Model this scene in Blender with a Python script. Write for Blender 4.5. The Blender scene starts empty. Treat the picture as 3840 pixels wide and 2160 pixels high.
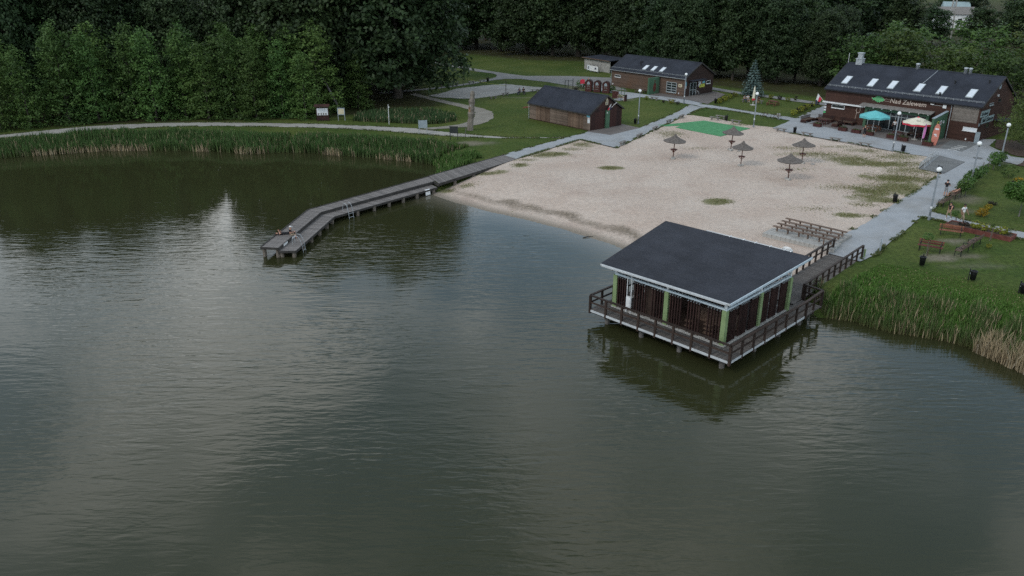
import bpy, bmesh, math, random
import numpy as np
from mathutils import Vector, Matrix
R = math.radians
random.seed(7)
rng = np.random.default_rng(7)
scene = bpy.context.scene
col = scene.collection

# ------------------------------------------------------------------ camera, sky, sun, exposure
cam_d = bpy.data.cameras.new('camera'); cam = bpy.data.objects.new('camera', cam_d); col.objects.link(cam)
cam.location = (0, 0, 23.0); cam.rotation_euler = (R(90 - 22.4), 0, 0)
cam_d.sensor_width = 36.0; cam_d.lens = 28.0; cam_d.clip_start = 0.5; cam_d.clip_end = 6000
scene.camera = cam
SUN_EL, SUN_AZ = R(42), R(232)          # azimuth from +Y, clockwise

world = bpy.data.worlds.new('World'); scene.world = world; world.use_nodes = True
wn, wl = world.node_tree.nodes, world.node_tree.links
for n in list(wn): wn.remove(n)
def W(t, **kw):
    n = wn.new(t)
    for k, v in kw.items(): setattr(n, k, v)
    return n
wo = W('ShaderNodeOutputWorld'); wb = W('ShaderNodeBackground'); wb.inputs['Strength'].default_value = 0.1
sky = W('ShaderNodeTexSky', sky_type='NISHITA', sun_disc=False)
sky.sun_elevation = SUN_EL; sky.sun_rotation = SUN_AZ; sky.altitude = 100; sky.air_density = 1.0; sky.dust_density = 1.6; sky.ozone_density = 1.0
tc = W('ShaderNodeTexCoord')
sep = W('ShaderNodeSeparateXYZ'); wl.new(tc.outputs['Generated'], sep.inputs[0])
zz = W('ShaderNodeMath', operation='MAXIMUM'); wl.new(sep.outputs['Z'], zz.inputs[0]); zz.inputs[1].default_value = 0.0
za = W('ShaderNodeMath', operation='ADD'); wl.new(zz.outputs[0], za.inputs[0]); za.inputs[1].default_value = 0.22
dx = W('ShaderNodeMath', operation='DIVIDE'); wl.new(sep.outputs['X'], dx.inputs[0]); wl.new(za.outputs[0], dx.inputs[1])
dy = W('ShaderNodeMath', operation='DIVIDE'); wl.new(sep.outputs['Y'], dy.inputs[0]); wl.new(za.outputs[0], dy.inputs[1])
cmb = W('ShaderNodeCombineXYZ'); wl.new(dx.outputs[0], cmb.inputs[0]); wl.new(dy.outputs[0], cmb.inputs[1])
n1 = W('ShaderNodeTexNoise'); n1.inputs['Scale'].default_value = 1.15; n1.inputs['Detail'].default_value = 7; n1.inputs['Roughness'].default_value = 0.55; n1.inputs['Distortion'].default_value = 0.3
cof = W('ShaderNodeVectorMath', operation='ADD'); cof.inputs[1].default_value = (5.5, 3.2, 0.0); wl.new(cmb.outputs[0], cof.inputs[0])
wl.new(cof.outputs[0], n1.inputs['Vector'])
r1 = W('ShaderNodeValToRGB'); r1.color_ramp.elements[0].position = 0.40; r1.color_ramp.elements[1].position = 0.58
wl.new(n1.outputs['Fac'], r1.inputs[0])
n2 = W('ShaderNodeTexNoise'); n2.inputs['Scale'].default_value = 2.3; n2.inputs['Detail'].default_value = 5
wl.new(cof.outputs[0], n2.inputs['Vector'])
r2 = W('ShaderNodeValToRGB'); r2.color_ramp.elements[0].position = 0.42; r2.color_ramp.elements[1].position = 0.60
r2.color_ramp.elements[0].color = (4.2, 5.2, 6.1, 1); r2.color_ramp.elements[1].color = (11.7, 12.0, 12.1, 1)
wl.new(n2.outputs['Fac'], r2.inputs[0])
veil = W('ShaderNodeMixRGB'); veil.inputs[0].default_value = 0.62; veil.inputs[2].default_value = (3.4, 5.0, 6.6, 1)
wl.new(sky.outputs[0], veil.inputs[1])
mx = W('ShaderNodeMixRGB'); wl.new(r1.outputs[0], mx.inputs[0]); wl.new(veil.outputs[0], mx.inputs[1]); wl.new(r2.outputs[0], mx.inputs[2])
lowr = W('ShaderNodeMapRange', interpolation_type='SMOOTHSTEP'); lowr.inputs[1].default_value = 0.30; lowr.inputs[2].default_value = 1.0; lowr.inputs[3].default_value = 1.62; lowr.inputs[4].default_value = 0.85
wl.new(sep.outputs['Z'], lowr.inputs[0])
lc = W('ShaderNodeCombineXYZ')
for i in range(3): wl.new(lowr.outputs[0], lc.inputs[i])
mlow = W('ShaderNodeMixRGB', blend_type='MULTIPLY'); mlow.inputs[0].default_value = 1.0; wl.new(mx.outputs[0], mlow.inputs[1]); wl.new(lc.outputs[0], mlow.inputs[2])
wl.new(mlow.outputs[0], wb.inputs['Color']); wl.new(wb.outputs[0], wo.inputs['Surface'])

sun_d = bpy.data.lights.new('sun', 'SUN'); sun_d.energy = 0.9; sun_d.angle = R(14); sun_d.color = (1.0, 0.95, 0.88)
sun = bpy.data.objects.new('sun', sun_d); col.objects.link(sun)
sdir = Vector((math.sin(SUN_AZ) * math.cos(SUN_EL), math.cos(SUN_AZ) * math.cos(SUN_EL), math.sin(SUN_EL)))
sun.rotation_euler = sdir.to_track_quat('Z', 'Y').to_euler(); sun.location = sdir * 200
vs = scene.view_settings; vs.view_transform = 'Standard'; vs.look = 'None'; vs.gamma = 1; vs.use_curve_mapping = False; vs.exposure = 0.08
cy = scene.cycles
scene.render.engine = 'CYCLES'
cy.max_bounces = 6; cy.diffuse_bounces = 3; cy.glossy_bounces = 3; cy.transmission_bounces = 4; cy.transparent_max_bounces = 6
cy.caustics_reflective = False; cy.caustics_refractive = False
cy.use_denoising = False; cy.denoiser = 'OPENIMAGEDENOISE'; cy.denoising_input_passes = 'RGB_ALBEDO_NORMAL'

WATER_Z = -0.95

# ------------------------------------------------------------------ materials
MATS = {}
def nodes_of(name):
    m = bpy.data.materials.new(name); m.use_nodes = True
    nt = m.node_tree
    for n in list(nt.nodes): nt.nodes.remove(n)
    out = nt.nodes.new('ShaderNodeOutputMaterial'); b = nt.nodes.new('ShaderNodeBsdfPrincipled')
    nt.links.new(b.outputs[0], out.inputs['Surface'])
    return m, nt, b, out
def ramp(nt, src, c1, c2, lo=.35, hi=.65):
    r = nt.nodes.new('ShaderNodeValToRGB'); e = r.color_ramp.elements
    e[0].position = lo; e[1].position = hi; e[0].color = (*c1, 1); e[1].color = (*c2, 1)
    nt.links.new(src, r.inputs[0]); return r.outputs[0]
def noise(nt, vec, scale, detail=4, rough=.55, dist=0):
    n = nt.nodes.new('ShaderNodeTexNoise'); n.inputs['Scale'].default_value = scale
    n.inputs['Detail'].default_value = detail; n.inputs['Roughness'].default_value = rough; n.inputs['Distortion'].default_value = dist
    if vec is not None: nt.links.new(vec, n.inputs['Vector'])
    return n.outputs['Fac']
def mixc(nt, fac, a, b, mode='MIX'):
    m = nt.nodes.new('ShaderNodeMixRGB'); m.blend_type = mode
    for sock, v in ((m.inputs[0], fac), (m.inputs[1], a), (m.inputs[2], b)):
        if isinstance(v, (int, float)): sock.default_value = v
        elif isinstance(v, tuple): sock.default_value = (*v, 1)
        else: nt.links.new(v, sock)
    return m.outputs[0]
def math_(nt, op, a, b=0.0):
    m = nt.nodes.new('ShaderNodeMath'); m.operation = op
    for sock, v in ((m.inputs[0], a), (m.inputs[1], b)):
        if isinstance(v, (int, float)): sock.default_value = v
        else: nt.links.new(v, sock)
    return m.outputs[0]
def bump(nt, b, h, strength=.3, dist=.05):
    bn = nt.nodes.new('ShaderNodeBump'); bn.inputs['Strength'].default_value = strength; bn.inputs['Distance'].default_value = dist
    nt.links.new(h, bn.inputs['Height']); nt.links.new(bn.outputs[0], b.inputs['Normal']); return bn
def coords(nt, world=False, scale=(1, 1, 1)):
    if world:
        g = nt.nodes.new('ShaderNodeNewGeometry'); v = g.outputs['Position']
    else:
        t = nt.nodes.new('ShaderNodeTexCoord'); v = t.outputs['Object']
    if scale != (1, 1, 1):
        mp = nt.nodes.new('ShaderNodeMapping'); mp.inputs['Scale'].default_value = scale
        nt.links.new(v, mp.inputs['Vector']); v = mp.outputs[0]
    return v
def M(name, c1, c2=None, scale=5, rough=.75, bmp=0.0, stretch=(1, 1, 1), world=False, spec=.3, metal=0.0, rnd=0.0, detail=5):
    if name in MATS: return MATS[name]
    m, nt, b, out = nodes_of(name)
    c2 = c2 or tuple(min(1, v * 1.25) for v in c1)
    v = coords(nt, world, stretch)
    f = noise(nt, v, scale, detail)
    c = ramp(nt, f, c1, c2)
    if rnd:
        oi = nt.nodes.new('ShaderNodeObjectInfo')
        k = math_(nt, 'ADD', math_(nt, 'MULTIPLY', oi.outputs['Random'], 2 * rnd), 1 - rnd)
        cc = nt.nodes.new('ShaderNodeCombineXYZ')
        for i in range(3): nt.links.new(k, cc.inputs[i])
        c = mixc(nt, 1.0, c, cc.outputs[0], 'MULTIPLY')
    nt.links.new(c, b.inputs['Base Color'])
    b.inputs['Roughness'].default_value = rough; b.inputs['Specular IOR Level'].default_value = spec; b.inputs['Metallic'].default_value = metal
    if bmp: bump(nt, b, noise(nt, v, scale * 3, 3), bmp, .02)
    MATS[name] = m; return m

M('dark_wood', (.026, .017, .013), (.05, .033, .026), 3, .7, .25, (1, 1, 1), rnd=.25)
M('slat_wood', (.025, .012, .010), (.043, .020, .017), 3, .65, .2, (3, 3, .4), rnd=.3)
M('deck_wood', (.075, .068, .062), (.14, .125, .115), 2.5, .85, .35, (1, 6, 1), rnd=.22)
M('pier_wood', (.115, .104, .098), (.205, .188, .178), 2.2, .85, .35, (1, 4, 1), rnd=.22)
M('pier_edge', (.03, .028, .026), (.06, .055, .05), 2, .85, .2)
M('pile_wood', (.09, .075, .06), (.22, .19, .16), 2.2, .85, .5, (3, 3, .6))
M('bench_wood', (.085, .055, .04), (.17, .115, .085), 3, .8, .3, (1, 5, 5), rnd=.2)
M('grey_bench', (.14, .13, .12), (.24, .225, .21), 3, .85, .3, rnd=.15)
M('green_paint', (.18, .25, .115), (.235, .315, .155), 1.2, .6, .05)
M('green_wall', (.055, .115, .068), (.075, .15, .092), .8, .7, .1)
M('white_paint', (.62, .64, .64), (.74, .75, .75), 1.5, .55, .05)
M('blue_white', (.45, .54, .60), (.55, .63, .68), 1.5, .5, .05)
M('trim_white', (.42, .44, .45), (.52, .54, .55), 1.5, .6, .05)
M('white_metal', (.66, .68, .69), (.76, .77, .78), 2, .4)
M('galv', (.30, .33, .35), (.45, .48, .5), 3, .45, 0, spec=.5, metal=.4)
M('lamp_pole', (.16, .18, .20), (.22, .245, .265), 2, .5)
M('globe', (.80, .82, .82), (.84, .85, .85), 1, .25, spec=.5)
M('black_plastic', (.010, .011, .012), (.02, .02, .022), 3, .5)
M('concrete', (.28, .27, .25), (.42, .41, .385), 1.6, .9, .3)
M('pile_grey', (.07, .065, .06), (.15, .14, .13), 1.6, .9, .3)
M('thatch', (.075, .066, .06), (.17, .15, .135), 5, .95, .7, (1, 1, 3))
M('umb_pole', (.07, .024, .016), (.12, .042, .03), 3, .7, .1)
M('red_wood', (.105, .032, .025), (.165, .055, .042), 2.5, .7, .2, rnd=.15)
M('orange_wood', (.165, .068, .038), (.245, .108, .064), 2.5, .7, .2, rnd=.15)
M('play_red', (.045, .015, .013), (.082, .028, .024), 3, .7, .2)
M('shed_wood', (.095, .060, .041), (.215, .150, .110), 1.6, .85, .35, (2, 2, .5), rnd=.28)
M('shed_board', (.105, .076, .058), (.19, .145, .115), 1.6, .85, .3, (.4, 2, 3), rnd=.22)
M('shed_warm', (.14, .065, .03), (.23, .12, .065), 2, .8, .3)
M('shed_dark', (.022, .011, .010), (.055, .022, .018), 1.1, .75, .25)
M('roof_felt', (.026, .029, .036), (.044, .048, .058), 9, .9, .25, world=True)
M('roof_felt2', (.023, .027, .036), (.040, .046, .060), 5, .9, .3, world=True)
M('glass', (.012, .016, .018), (.022, .03, .033), 1, .08, spec=.8)
M('skylight_glass', (.62, .67, .72), (.68, .72, .76), 1, .15, spec=.6)
M('frame_grey', (.30, .34, .35), (.36, .40, .41), 2, .5)
M('teal_cloth', (.11, .42, .43), (.14, .48, .49), 2, .8)
M('cream_cloth', (.60, .56, .44), (.70, .66, .54), 2, .8)
M('red_cloth', (.50, .03, .06), (.58, .05, .08), 2, .8)
M('white_cloth', (.70, .70, .70), (.76, .76, .76), 3, .85)
M('navy_cloth', (.018, .025, .06), (.03, .04, .085), 3, .85)
M('green_mat', (.055, .21, .085), (.08, .27, .12), 1.4, .9, .15, world=True)
M('soil', (.045, .03, .022), (.085, .06, .045), 4, .95, .4)
M('sign_cream', (.48, .42, .28), (.58, .52, .38), 6, .7)
M('sign_yellow', (.42, .46, .06), (.52, .54, .12), 5, .7)
M('sign_blue', (.10, .32, .42), (.2, .45, .52), 6, .7)
M('sign_white', (.55, .58, .60), (.68, .70, .72), 7, .7)
M('sign_grey', (.22, .27, .30), (.30, .35, .38), 2, .6)
M('sign_dark', (.018, .022, .022), (.028, .032, .032), 2, .6)
M('sign_teal', (.22, .30, .31), (.32, .40, .41), 4, .7)
M('lettering_dark', (.015, .022, .026), (.022, .03, .035), 2, .6)
M('lettering_cream', (.45, .37, .32), (.52, .44, .38), 2, .6)
M('fish_green', (.06, .34, .12), (.10, .42, .17), 3, .6)
M('salmon', (.42, .14, .10), (.50, .19, .14), 2, .5)
M('pink_cloth', (.45, .14, .36), (.52, .2, .42), 2, .8)
M('bark', (.035, .03, .024), (.08, .07, .058), 2, .9, .6, (2, 2, .5))
M('bark_grey', (.09, .085, .08), (.16, .15, .14), 2, .9, .5, (2, 2, .5))
M('totem_wood', (.115, .10, .083), (.225, .20, .17), 1.3, .9, .6, (2, 2, .5))
M('totem_warm', (.21, .13, .08), (.28, .18, .11), 2, .9, .4)
M('skin', (.42, .22, .15), (.48, .27, .19), 4, .6)
M('skin_dark', (.24, .13, .09), (.3, .17, .12), 4, .6)
M('c_black', (.010, .010, .012), (.02, .02, .024), 5, .85)
M('c_white', (.62, .62, .62), (.72, .72, .72), 5, .85)
M('c_grey', (.20, .20, .21), (.28, .28, .29), 5, .85)
M('c_navy', (.02, .03, .06), (.035, .045, .08), 5, .85)
M('c_tan', (.24, .18, .12), (.32, .25, .18), 5, .85)
M('c_brown', (.07, .045, .03), (.10, .07, .05), 5, .85)
M('hair_dark', (.012, .009, .008), (.03, .02, .016), 8, .6)
M('hair_fair', (.28, .17, .09), (.36, .23, .13), 8, .6)
M('eye', (.02, .015, .012), None, 2, .2)
M('stone', (.22, .21, .20), (.36, .35, .33), 3, .9, .5)
M('line_white', (.50, .50, .48), (.6, .6, .58), 3, .8, world=True)

def cladding(name, c1, c2, pitch, warm=None):
    """horizontal boards or shingles with shadow joints, weathered grain"""
    m, nt, b, out = nodes_of(name)
    t = nt.nodes.new('ShaderNodeTexCoord'); v = t.outputs['Object']
    s = nt.nodes.new('ShaderNodeSeparateXYZ'); nt.links.new(v, s.inputs[0])
    zrow = math_(nt, 'FRACT', math_(nt, 'DIVIDE', s.outputs['Z'], pitch))
    row = math_(nt, 'FLOOR', math_(nt, 'DIVIDE', s.outputs['Z'], pitch))
    mp = nt.nodes.new('ShaderNodeMapping'); mp.inputs['Scale'].default_value = (1, 1, 4); nt.links.new(v, mp.inputs['Vector'])
    g = noise(nt, mp.outputs[0], 2.2, 6, .65)
    c = ramp(nt, g, c1, c2, .3, .7)
    wn_ = nt.nodes.new('ShaderNodeTexWhiteNoise'); wn_.noise_dimensions = '1D'; nt.links.new(row, wn_.inputs['W'])
    k = math_(nt, 'ADD', math_(nt, 'MULTIPLY', wn_.outputs['Value'], .35), .82)
    cc = nt.nodes.new('ShaderNodeCombineXYZ')
    for i in range(3): nt.links.new(k, cc.inputs[i])
    c = mixc(nt, 1, c, cc.outputs[0], 'MULTIPLY')
    if warm:
        c = mixc(nt, math_(nt, 'MULTIPLY', ramp(nt, noise(nt, v, .35, 3), (0, 0, 0), (1, 1, 1), .45, .7), .6), c, warm)
    nt.links.new(c, b.inputs['Base Color']); b.inputs['Roughness'].default_value = .8; b.inputs['Specular IOR Level'].default_value = .25
    bump(nt, b, math_(nt, 'ADD', zrow, math_(nt, 'MULTIPLY', g, .4)), .6, .025)
    MATS[name] = m
cladding('cafe_clad', (.036, .019, .015), (.078, .040, .031), .16, (.085, .043, .03))
cladding('cafe_grey', (.13, .11, .095), (.25, .225, .20), .14)
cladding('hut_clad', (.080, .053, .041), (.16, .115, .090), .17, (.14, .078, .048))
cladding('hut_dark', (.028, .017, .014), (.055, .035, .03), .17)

def roofing(name, c1, c2, pitch):
    m, nt, b, out = nodes_of(name); t = nt.nodes.new('ShaderNodeTexCoord'); v = t.outputs['Object']
    c = ramp(nt, noise(nt, v, 7, 6, .75), c1, c2, .3, .7)
    st = ramp(nt, noise(nt, v, .45, 5, .65), (.70, .70, .70), (1.25, 1.25, 1.25), .3, .7); c = mixc(nt, 1, c, st, 'MULTIPLY')
    s_ = nt.nodes.new('ShaderNodeSeparateXYZ'); nt.links.new(v, s_.inputs[0])
    fr = math_(nt, 'FRACT', math_(nt, 'DIVIDE', math_(nt, 'ADD', s_.outputs['Y'], math_(nt, 'MULTIPLY', noise(nt, v, .8, 2), .05)), pitch))
    ln = ramp(nt, fr, (.72, .72, .72), (1, 1, 1), .0, .07); c = mixc(nt, 1, c, ln, 'MULTIPLY')
    nt.links.new(c, b.inputs['Base Color']); b.inputs['Roughness'].default_value = .9; b.inputs['Specular IOR Level'].default_value = .2
    bump(nt, b, math_(nt, 'ADD', noise(nt, v, 25, 3), fr), .3, .012); MATS[name] = m
del MATS['roof_felt'], MATS['roof_felt2']
roofing('roof_felt', (.024, .026, .033), (.046, .049, .060), .95); roofing('roof_felt2', (.020, .024, .033), (.042, .047, .062), .34)
def leaf_mat(name, dark, light, tr=.25):
    m, nt, b, out = nodes_of(name)
    a = nt.nodes.new('ShaderNodeAttribute'); a.attribute_name = 'Col'
    oi = nt.nodes.new('ShaderNodeObjectInfo')
    c = mixc(nt, a.outputs['Fac'], dark, light)
    k = math_(nt, 'ADD', math_(nt, 'MULTIPLY', oi.outputs['Random'], .45), .78)
    cc = nt.nodes.new('ShaderNodeCombineXYZ')
    for i in range(3): nt.links.new(k, cc.inputs[i])
    c = mixc(nt, 1, c, cc.outputs[0], 'MULTIPLY')
    hs = nt.nodes.new('ShaderNodeHueSaturation'); nt.links.new(c, hs.inputs['Color']); nt.links.new(math_(nt, 'ADD', math_(nt, 'MULTIPLY', math_(nt, 'FRACT', math_(nt, 'MULTIPLY', oi.outputs['Random'], 7.31)), .03), .482), hs.inputs['Hue']); c = hs.outputs[0]
    nt.links.new(c, b.inputs['Base Color']); b.inputs['Roughness'].default_value = .55; b.inputs['Specular IOR Level'].default_value = .25
    tl = nt.nodes.new('ShaderNodeBsdfTranslucent'); nt.links.new(c, tl.inputs['Color'])
    ms = nt.nodes.new('ShaderNodeMixShader'); ms.inputs[0].default_value = tr
    nt.links.new(b.outputs[0], ms.inputs[1]); nt.links.new(tl.outputs[0], ms.inputs[2]); nt.links.new(ms.outputs[0], out.inputs['Surface'])
    MATS[name] = m
leaf_mat('leaf_alder', (.038, .078, .021), (.110, .195, .048))
leaf_mat('leaf_oak', (.019, .034, .015), (.046, .080, .029), .18)
leaf_mat('leaf_forest', (.021, .039, .017), (.053, .094, .033), .18)
leaf_mat('leaf_mid', (.036, .066, .018), (.088, .145, .035))
leaf_mat('leaf_olive', (.05, .065, .014), (.11, .13, .03))
leaf_mat('leaf_willow', (.045, .075, .016), (.12, .16, .04))
leaf_mat('leaf_ball', (.035, .085, .012), (.08, .17, .03))
leaf_mat('leaf_spruce', (.05, .085, .078), (.12, .175, .16), .08)
leaf_mat('leaf_yellow', (.14, .17, .018), (.30, .32, .04))
leaf_mat('leaf_gold', (.22, .16, .015), (.42, .30, .03))
leaf_mat('leaf_dark', (.022, .018, .014), (.05, .045, .028))
leaf_mat('leaf_vine', (.04, .09, .02), (.11, .19, .045))
def blade_mat(name):
    m, nt, b, out = nodes_of(name)
    a = nt.nodes.new('ShaderNodeAttribute'); a.attribute_name = 'Col'
    nt.links.new(a.outputs['Color'], b.inputs['Base Color']); b.inputs['Roughness'].default_value = .65; b.inputs['Specular IOR Level'].default_value = .2
    tl = nt.nodes.new('ShaderNodeBsdfTranslucent'); nt.links.new(a.outputs['Color'], tl.inputs['Color'])
    ms = nt.nodes.new('ShaderNodeMixShader'); ms.inputs[0].default_value = .2
    nt.links.new(b.outputs[0], ms.inputs[1]); nt.links.new(tl.outputs[0], ms.inputs[2]); nt.links.new(ms.outputs[0], out.inputs['Surface'])
    MATS[name] = m
blade_mat('blades')

# ------------------------------------------------------------------ mesh helpers
class MB:
    def __init__(s): s.v, s.f, s.m = [], [], []
    def add(s, vs_, fs, mi=0):
        o = len(s.v); s.v += [tuple(v) for v in vs_]; s.f += [tuple(i + o for i in f) for f in fs]; s.m += [mi] * len(fs); return s
    def box(s, x0, x1, y0, y1, z0, z1, mi=0):
        return s.add([(x0, y0, z0), (x1, y0, z0), (x1, y1, z0), (x0, y1, z0), (x0, y0, z1), (x1, y0, z1), (x1, y1, z1), (x0, y1, z1)],
                     [(0, 3, 2, 1), (4, 5, 6, 7), (0, 1, 5, 4), (1, 2, 6, 5), (2, 3, 7, 6), (3, 0, 4, 7)], mi)
    def bar(s, p, q, w, h, mi=0, up=(0, 0, 1)):
        p, q = Vector(p), Vector(q); d = (q - p).normalized(); u = Vector(up)
        if abs(d.dot(u)) > .98: u = Vector((0, 1, 0))
        a = d.cross(u).normalized() * w / 2; b = a.cross(d).normalized() * h / 2
        return s.add([p - a - b, p + a - b, p + a + b, p - a + b, q - a - b, q + a - b, q + a + b, q - a + b],
                     [(0, 1, 2, 3), (7, 6, 5, 4), (0, 4, 5, 1), (1, 5, 6, 2), (2, 6, 7, 3), (3, 7, 4, 0)], mi)
    def tube(s, pts, rad, n=8, mi=0, cap=True):
        pts = [Vector(p) for p in pts]
        if not hasattr(rad, '__len__'): rad = [rad] * len(pts)
        o = len(s.v)
        for i, p in enumerate(pts):
            d = (pts[min(i + 1, len(pts) - 1)] - pts[max(i - 1, 0)]).normalized()
            u = Vector((0, 0, 1)) if abs(d.z) < .9 else Vector((1, 0, 0))
            a = d.cross(u).normalized(); b = a.cross(d)
            for k in range(n):
                t = 2 * math.pi * k / n
                s.v.append(tuple(p + (a * math.cos(t) + b * math.sin(t)) * rad[i]))
        for i in range(len(pts) - 1):
            for k in range(n):
                s.f.append((o + i * n + k, o + i * n + (k + 1) % n, o + (i + 1) * n + (k + 1) % n, o + (i + 1) * n + k)); s.m.append(mi)
        if cap:
            s.f.append(tuple(o + k for k in range(n))); s.m.append(mi)
            s.f.append(tuple(o + (len(pts) - 1) * n + k for k in reversed(range(n)))); s.m.append(mi)
        return s
    def lathe(s, prof, n=16, c=(0, 0, 0), mi=0, jag=0.0):
        o = len(s.v)
        for (r, z) in prof:
            for k in range(n):
                t = 2 * math.pi * k / n; rr = r * (1 + random.uniform(-jag, jag))
                s.v.append((c[0] + rr * math.cos(t), c[1] + rr * math.sin(t), c[2] + z))
        for i in range(len(prof) - 1):
            for k in range(n):
                s.f.append((o + i * n + k, o + i * n + (k + 1) % n, o + (i + 1) * n + (k + 1) % n, o + (i + 1) * n + k)); s.m.append(mi)
        s.f.append(tuple(o + k for k in reversed(range(n)))); s.m.append(mi)
        s.f.append(tuple(o + (len(prof) - 1) * n + k for k in range(n))); s.m.append(mi)
        return s
    def prism(s, poly, z0, z1, mi=0):
        n = len(poly)
        return s.add([(x, y, z0) for x, y in poly] + [(x, y, z1) for x, y in poly],
                     [tuple(reversed(range(n))), tuple(range(n, 2 * n))] + [(i, (i + 1) % n, n + (i + 1) % n, n + i) for i in range(n)], mi)
    def vprism(s, poly, y0, y1, mi=0):     # polygon in x-z, extruded along y
        n = len(poly)
        return s.add([(x, y0, z) for x, z in poly] + [(x, y1, z) for x, z in poly],
                     [tuple(range(n)), tuple(reversed(range(n, 2 * n)))] + [(i, n + i, n + (i + 1) % n, (i + 1) % n) for i in range(n)], mi)
    def xprism(s, poly, x0, x1, mi=0):     # polygon in y-z, extruded along x
        n = len(poly)
        return s.add([(x0, y, z) for y, z in poly] + [(x1, y, z) for y, z in poly],
                     [tuple(reversed(range(n))), tuple(range(n, 2 * n))] + [(i, (i + 1) % n, n + (i + 1) % n, n + i) for i in range(n)], mi)
    def mesh(s, name, mats, smooth=False):
        me = bpy.data.meshes.new(name); me.from_pydata(s.v, [], s.f)
        for k in (mats if isinstance(mats, (list, tuple)) else [mats]): me.materials.append(MATS[k])
        if max(s.m, default=0): me.polygons.foreach_set('material_index', s.m)
        if smooth: me.polygons.foreach_set('use_smooth', [True] * len(me.polygons))
        me.update(); return me
    def build(s, name, mats, parent=None, loc=(0, 0, 0), rz=0, smooth=False, fix=True):
        me = s.mesh(name, mats, smooth)
        if fix:
            bm = bmesh.new(); bm.from_mesh(me); bmesh.ops.recalc_face_normals(bm, faces=bm.faces); bm.to_mesh(me); bm.free()
        return put(name, me, parent, loc, rz)
def put(name, me, parent=None, loc=(0, 0, 0), rz=0, scale=None, rot=None):
    o = bpy.data.objects.new(name, me); col.objects.link(o); o.parent = parent; o.location = loc
    o.rotation_euler = rot if rot else (0, 0, rz)
    if scale: o.scale = scale if hasattr(scale, '__len__') else (scale,) * 3
    return o
def tag(o, label=None, cat=None, group=None, kind=None):
    if label: o['label'] = label
    if cat: o['category'] = cat
    if group: o['group'] = group
    if kind: o['kind'] = kind
    return o
def thing(name, label, cat, loc=(0, 0, 0), rz=0, group=None):
    return tag(put(name, None, None, loc, rz), label, cat, group)
def copy_tree(o, parent=None):
    c = o.copy(); col.objects.link(c); c.parent = parent
    for ch in list(o.children): copy_tree(ch, c)
    return c
def clone(proto, state, loc, rz, label, scale=None):
    """first use moves the prototype itself, later uses copy it with its parts"""
    o = proto if not state.get(proto.name) else copy_tree(proto)
    state[proto.name] = True
    o.location = loc; o.rotation_euler = (0, 0, rz); o['label'] = label
    if scale: o.scale = (scale,) * 3
    return o
USED = {}
def part(parent, name, mats, fn, smooth=False):
    mb = MB(); fn(mb); return mb.build(name, mats, parent, smooth=smooth)
ORD = ['first', 'second', 'third', 'fourth', 'fifth', 'sixth', 'seventh', 'eighth', 'ninth', 'tenth', 'eleventh', 'twelfth', 'thirteenth', 'fourteenth',
       'fifteenth', 'sixteenth', 'seventeenth', 'eighteenth', 'nineteenth', 'twentieth', 'twenty-first', 'twenty-second', 'twenty-third', 'twenty-fourth',
       'twenty-fifth', 'twenty-sixth', 'twenty-seventh', 'twenty-eighth', 'twenty-ninth', 'thirtieth', 'thirty-first', 'thirty-second', 'thirty-third', 'thirty-fourth', 'thirty-fifth', 'thirty-sixth']

def npmesh(name, verts, quads, mat, cols=None, tris=None):
    """fast mesh from numpy arrays; cols = point colours"""
    me = bpy.data.meshes.new(name)
    nq = 0 if quads is None else len(quads); nt_ = 0 if tris is None else len(tris)
    loops = np.concatenate([a.ravel() for a in (quads, tris) if a is not None and len(a)]).astype(np.int32)
    me.vertices.add(len(verts)); me.vertices.foreach_set('co', np.ascontiguousarray(verts, dtype=np.float32).ravel())
    me.loops.add(len(loops)); me.loops.foreach_set('vertex_index', loops)
    me.polygons.add(nq + nt_)
    ls = np.concatenate([np.arange(nq) * 4, nq * 4 + np.arange(nt_) * 3]).astype(np.int32)
    me.polygons.foreach_set('loop_start', ls)
    if cols is not None:
        a = me.color_attributes.new('Col', 'FLOAT_COLOR', 'POINT'); c4 = np.ones((len(verts), 4), np.float32); c4[:, :cols.shape[1]] = cols
        a.data.foreach_set('color', c4.ravel())
    me.materials.append(MATS[mat]); me.update(calc_edges=True); me.validate()
    return me

# ------------------------------------------------------------------ terrain
LAKE = [(-400, 92), (-140, 95), (-90, 98), (-66.9, 102.7), (-63.1, 104.7), (-58.9, 106.2), (-54.5, 107.6), (-48.5, 107.7), (-40.6, 107.1), (-35, 105.6), (-30.3, 106.4),
        (-25.8, 105.8), (-22.8, 104.6), (-17.6, 103.1), (-13.1, 101.5), (-9.9, 99.2), (-8.9, 96.5), (-8.8, 92), (-8.8, 88.1), (-8.4, 85.0), (-7, 83.1), (-5.8, 81.9), (-2.9, 79.2),
        (1.2, 76.2), (4.8, 73.0), (7.5, 70.4), (10, 67.4), (13.6, 63.8), (17.5, 60.3), (20.4, 57.2), (21.8, 54.2), (22.2, 52.3), (23.4, 52.5), (24.5, 52.0), (25.5, 50.9), (26.5, 50.3),
        (28.1, 49.7), (29.8, 48.8), (31.1, 47.4), (31.6, 46.4), (32.4, 44.6), (34.5, 41), (40, 36), (60, 27), (120, 0), (300, -100), (300, -300), (-400, -300)]
BEACH_ZONE = [(-10.6, 85.0), (-0.5, 98.9), (9.4, 110.6), (30, 130), (56, 98), (28.6, 65), (22.4, 57.5), (18, 55), (5, 60), (-9, 80)]
def inside(P, poly):
    x, y = P[:, 0], P[:, 1]; r = np.zeros(len(P), bool); n = len(poly); j = n - 1
    for i in range(n):
        xi, yi = poly[i]; xj, yj = poly[j]
        c = ((yi > y) != (yj > y)) & (x < (xj - xi) * (y - yi) / ((yj - yi) or 1e-9) + xi)
        r ^= c; j = i
    return r
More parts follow.
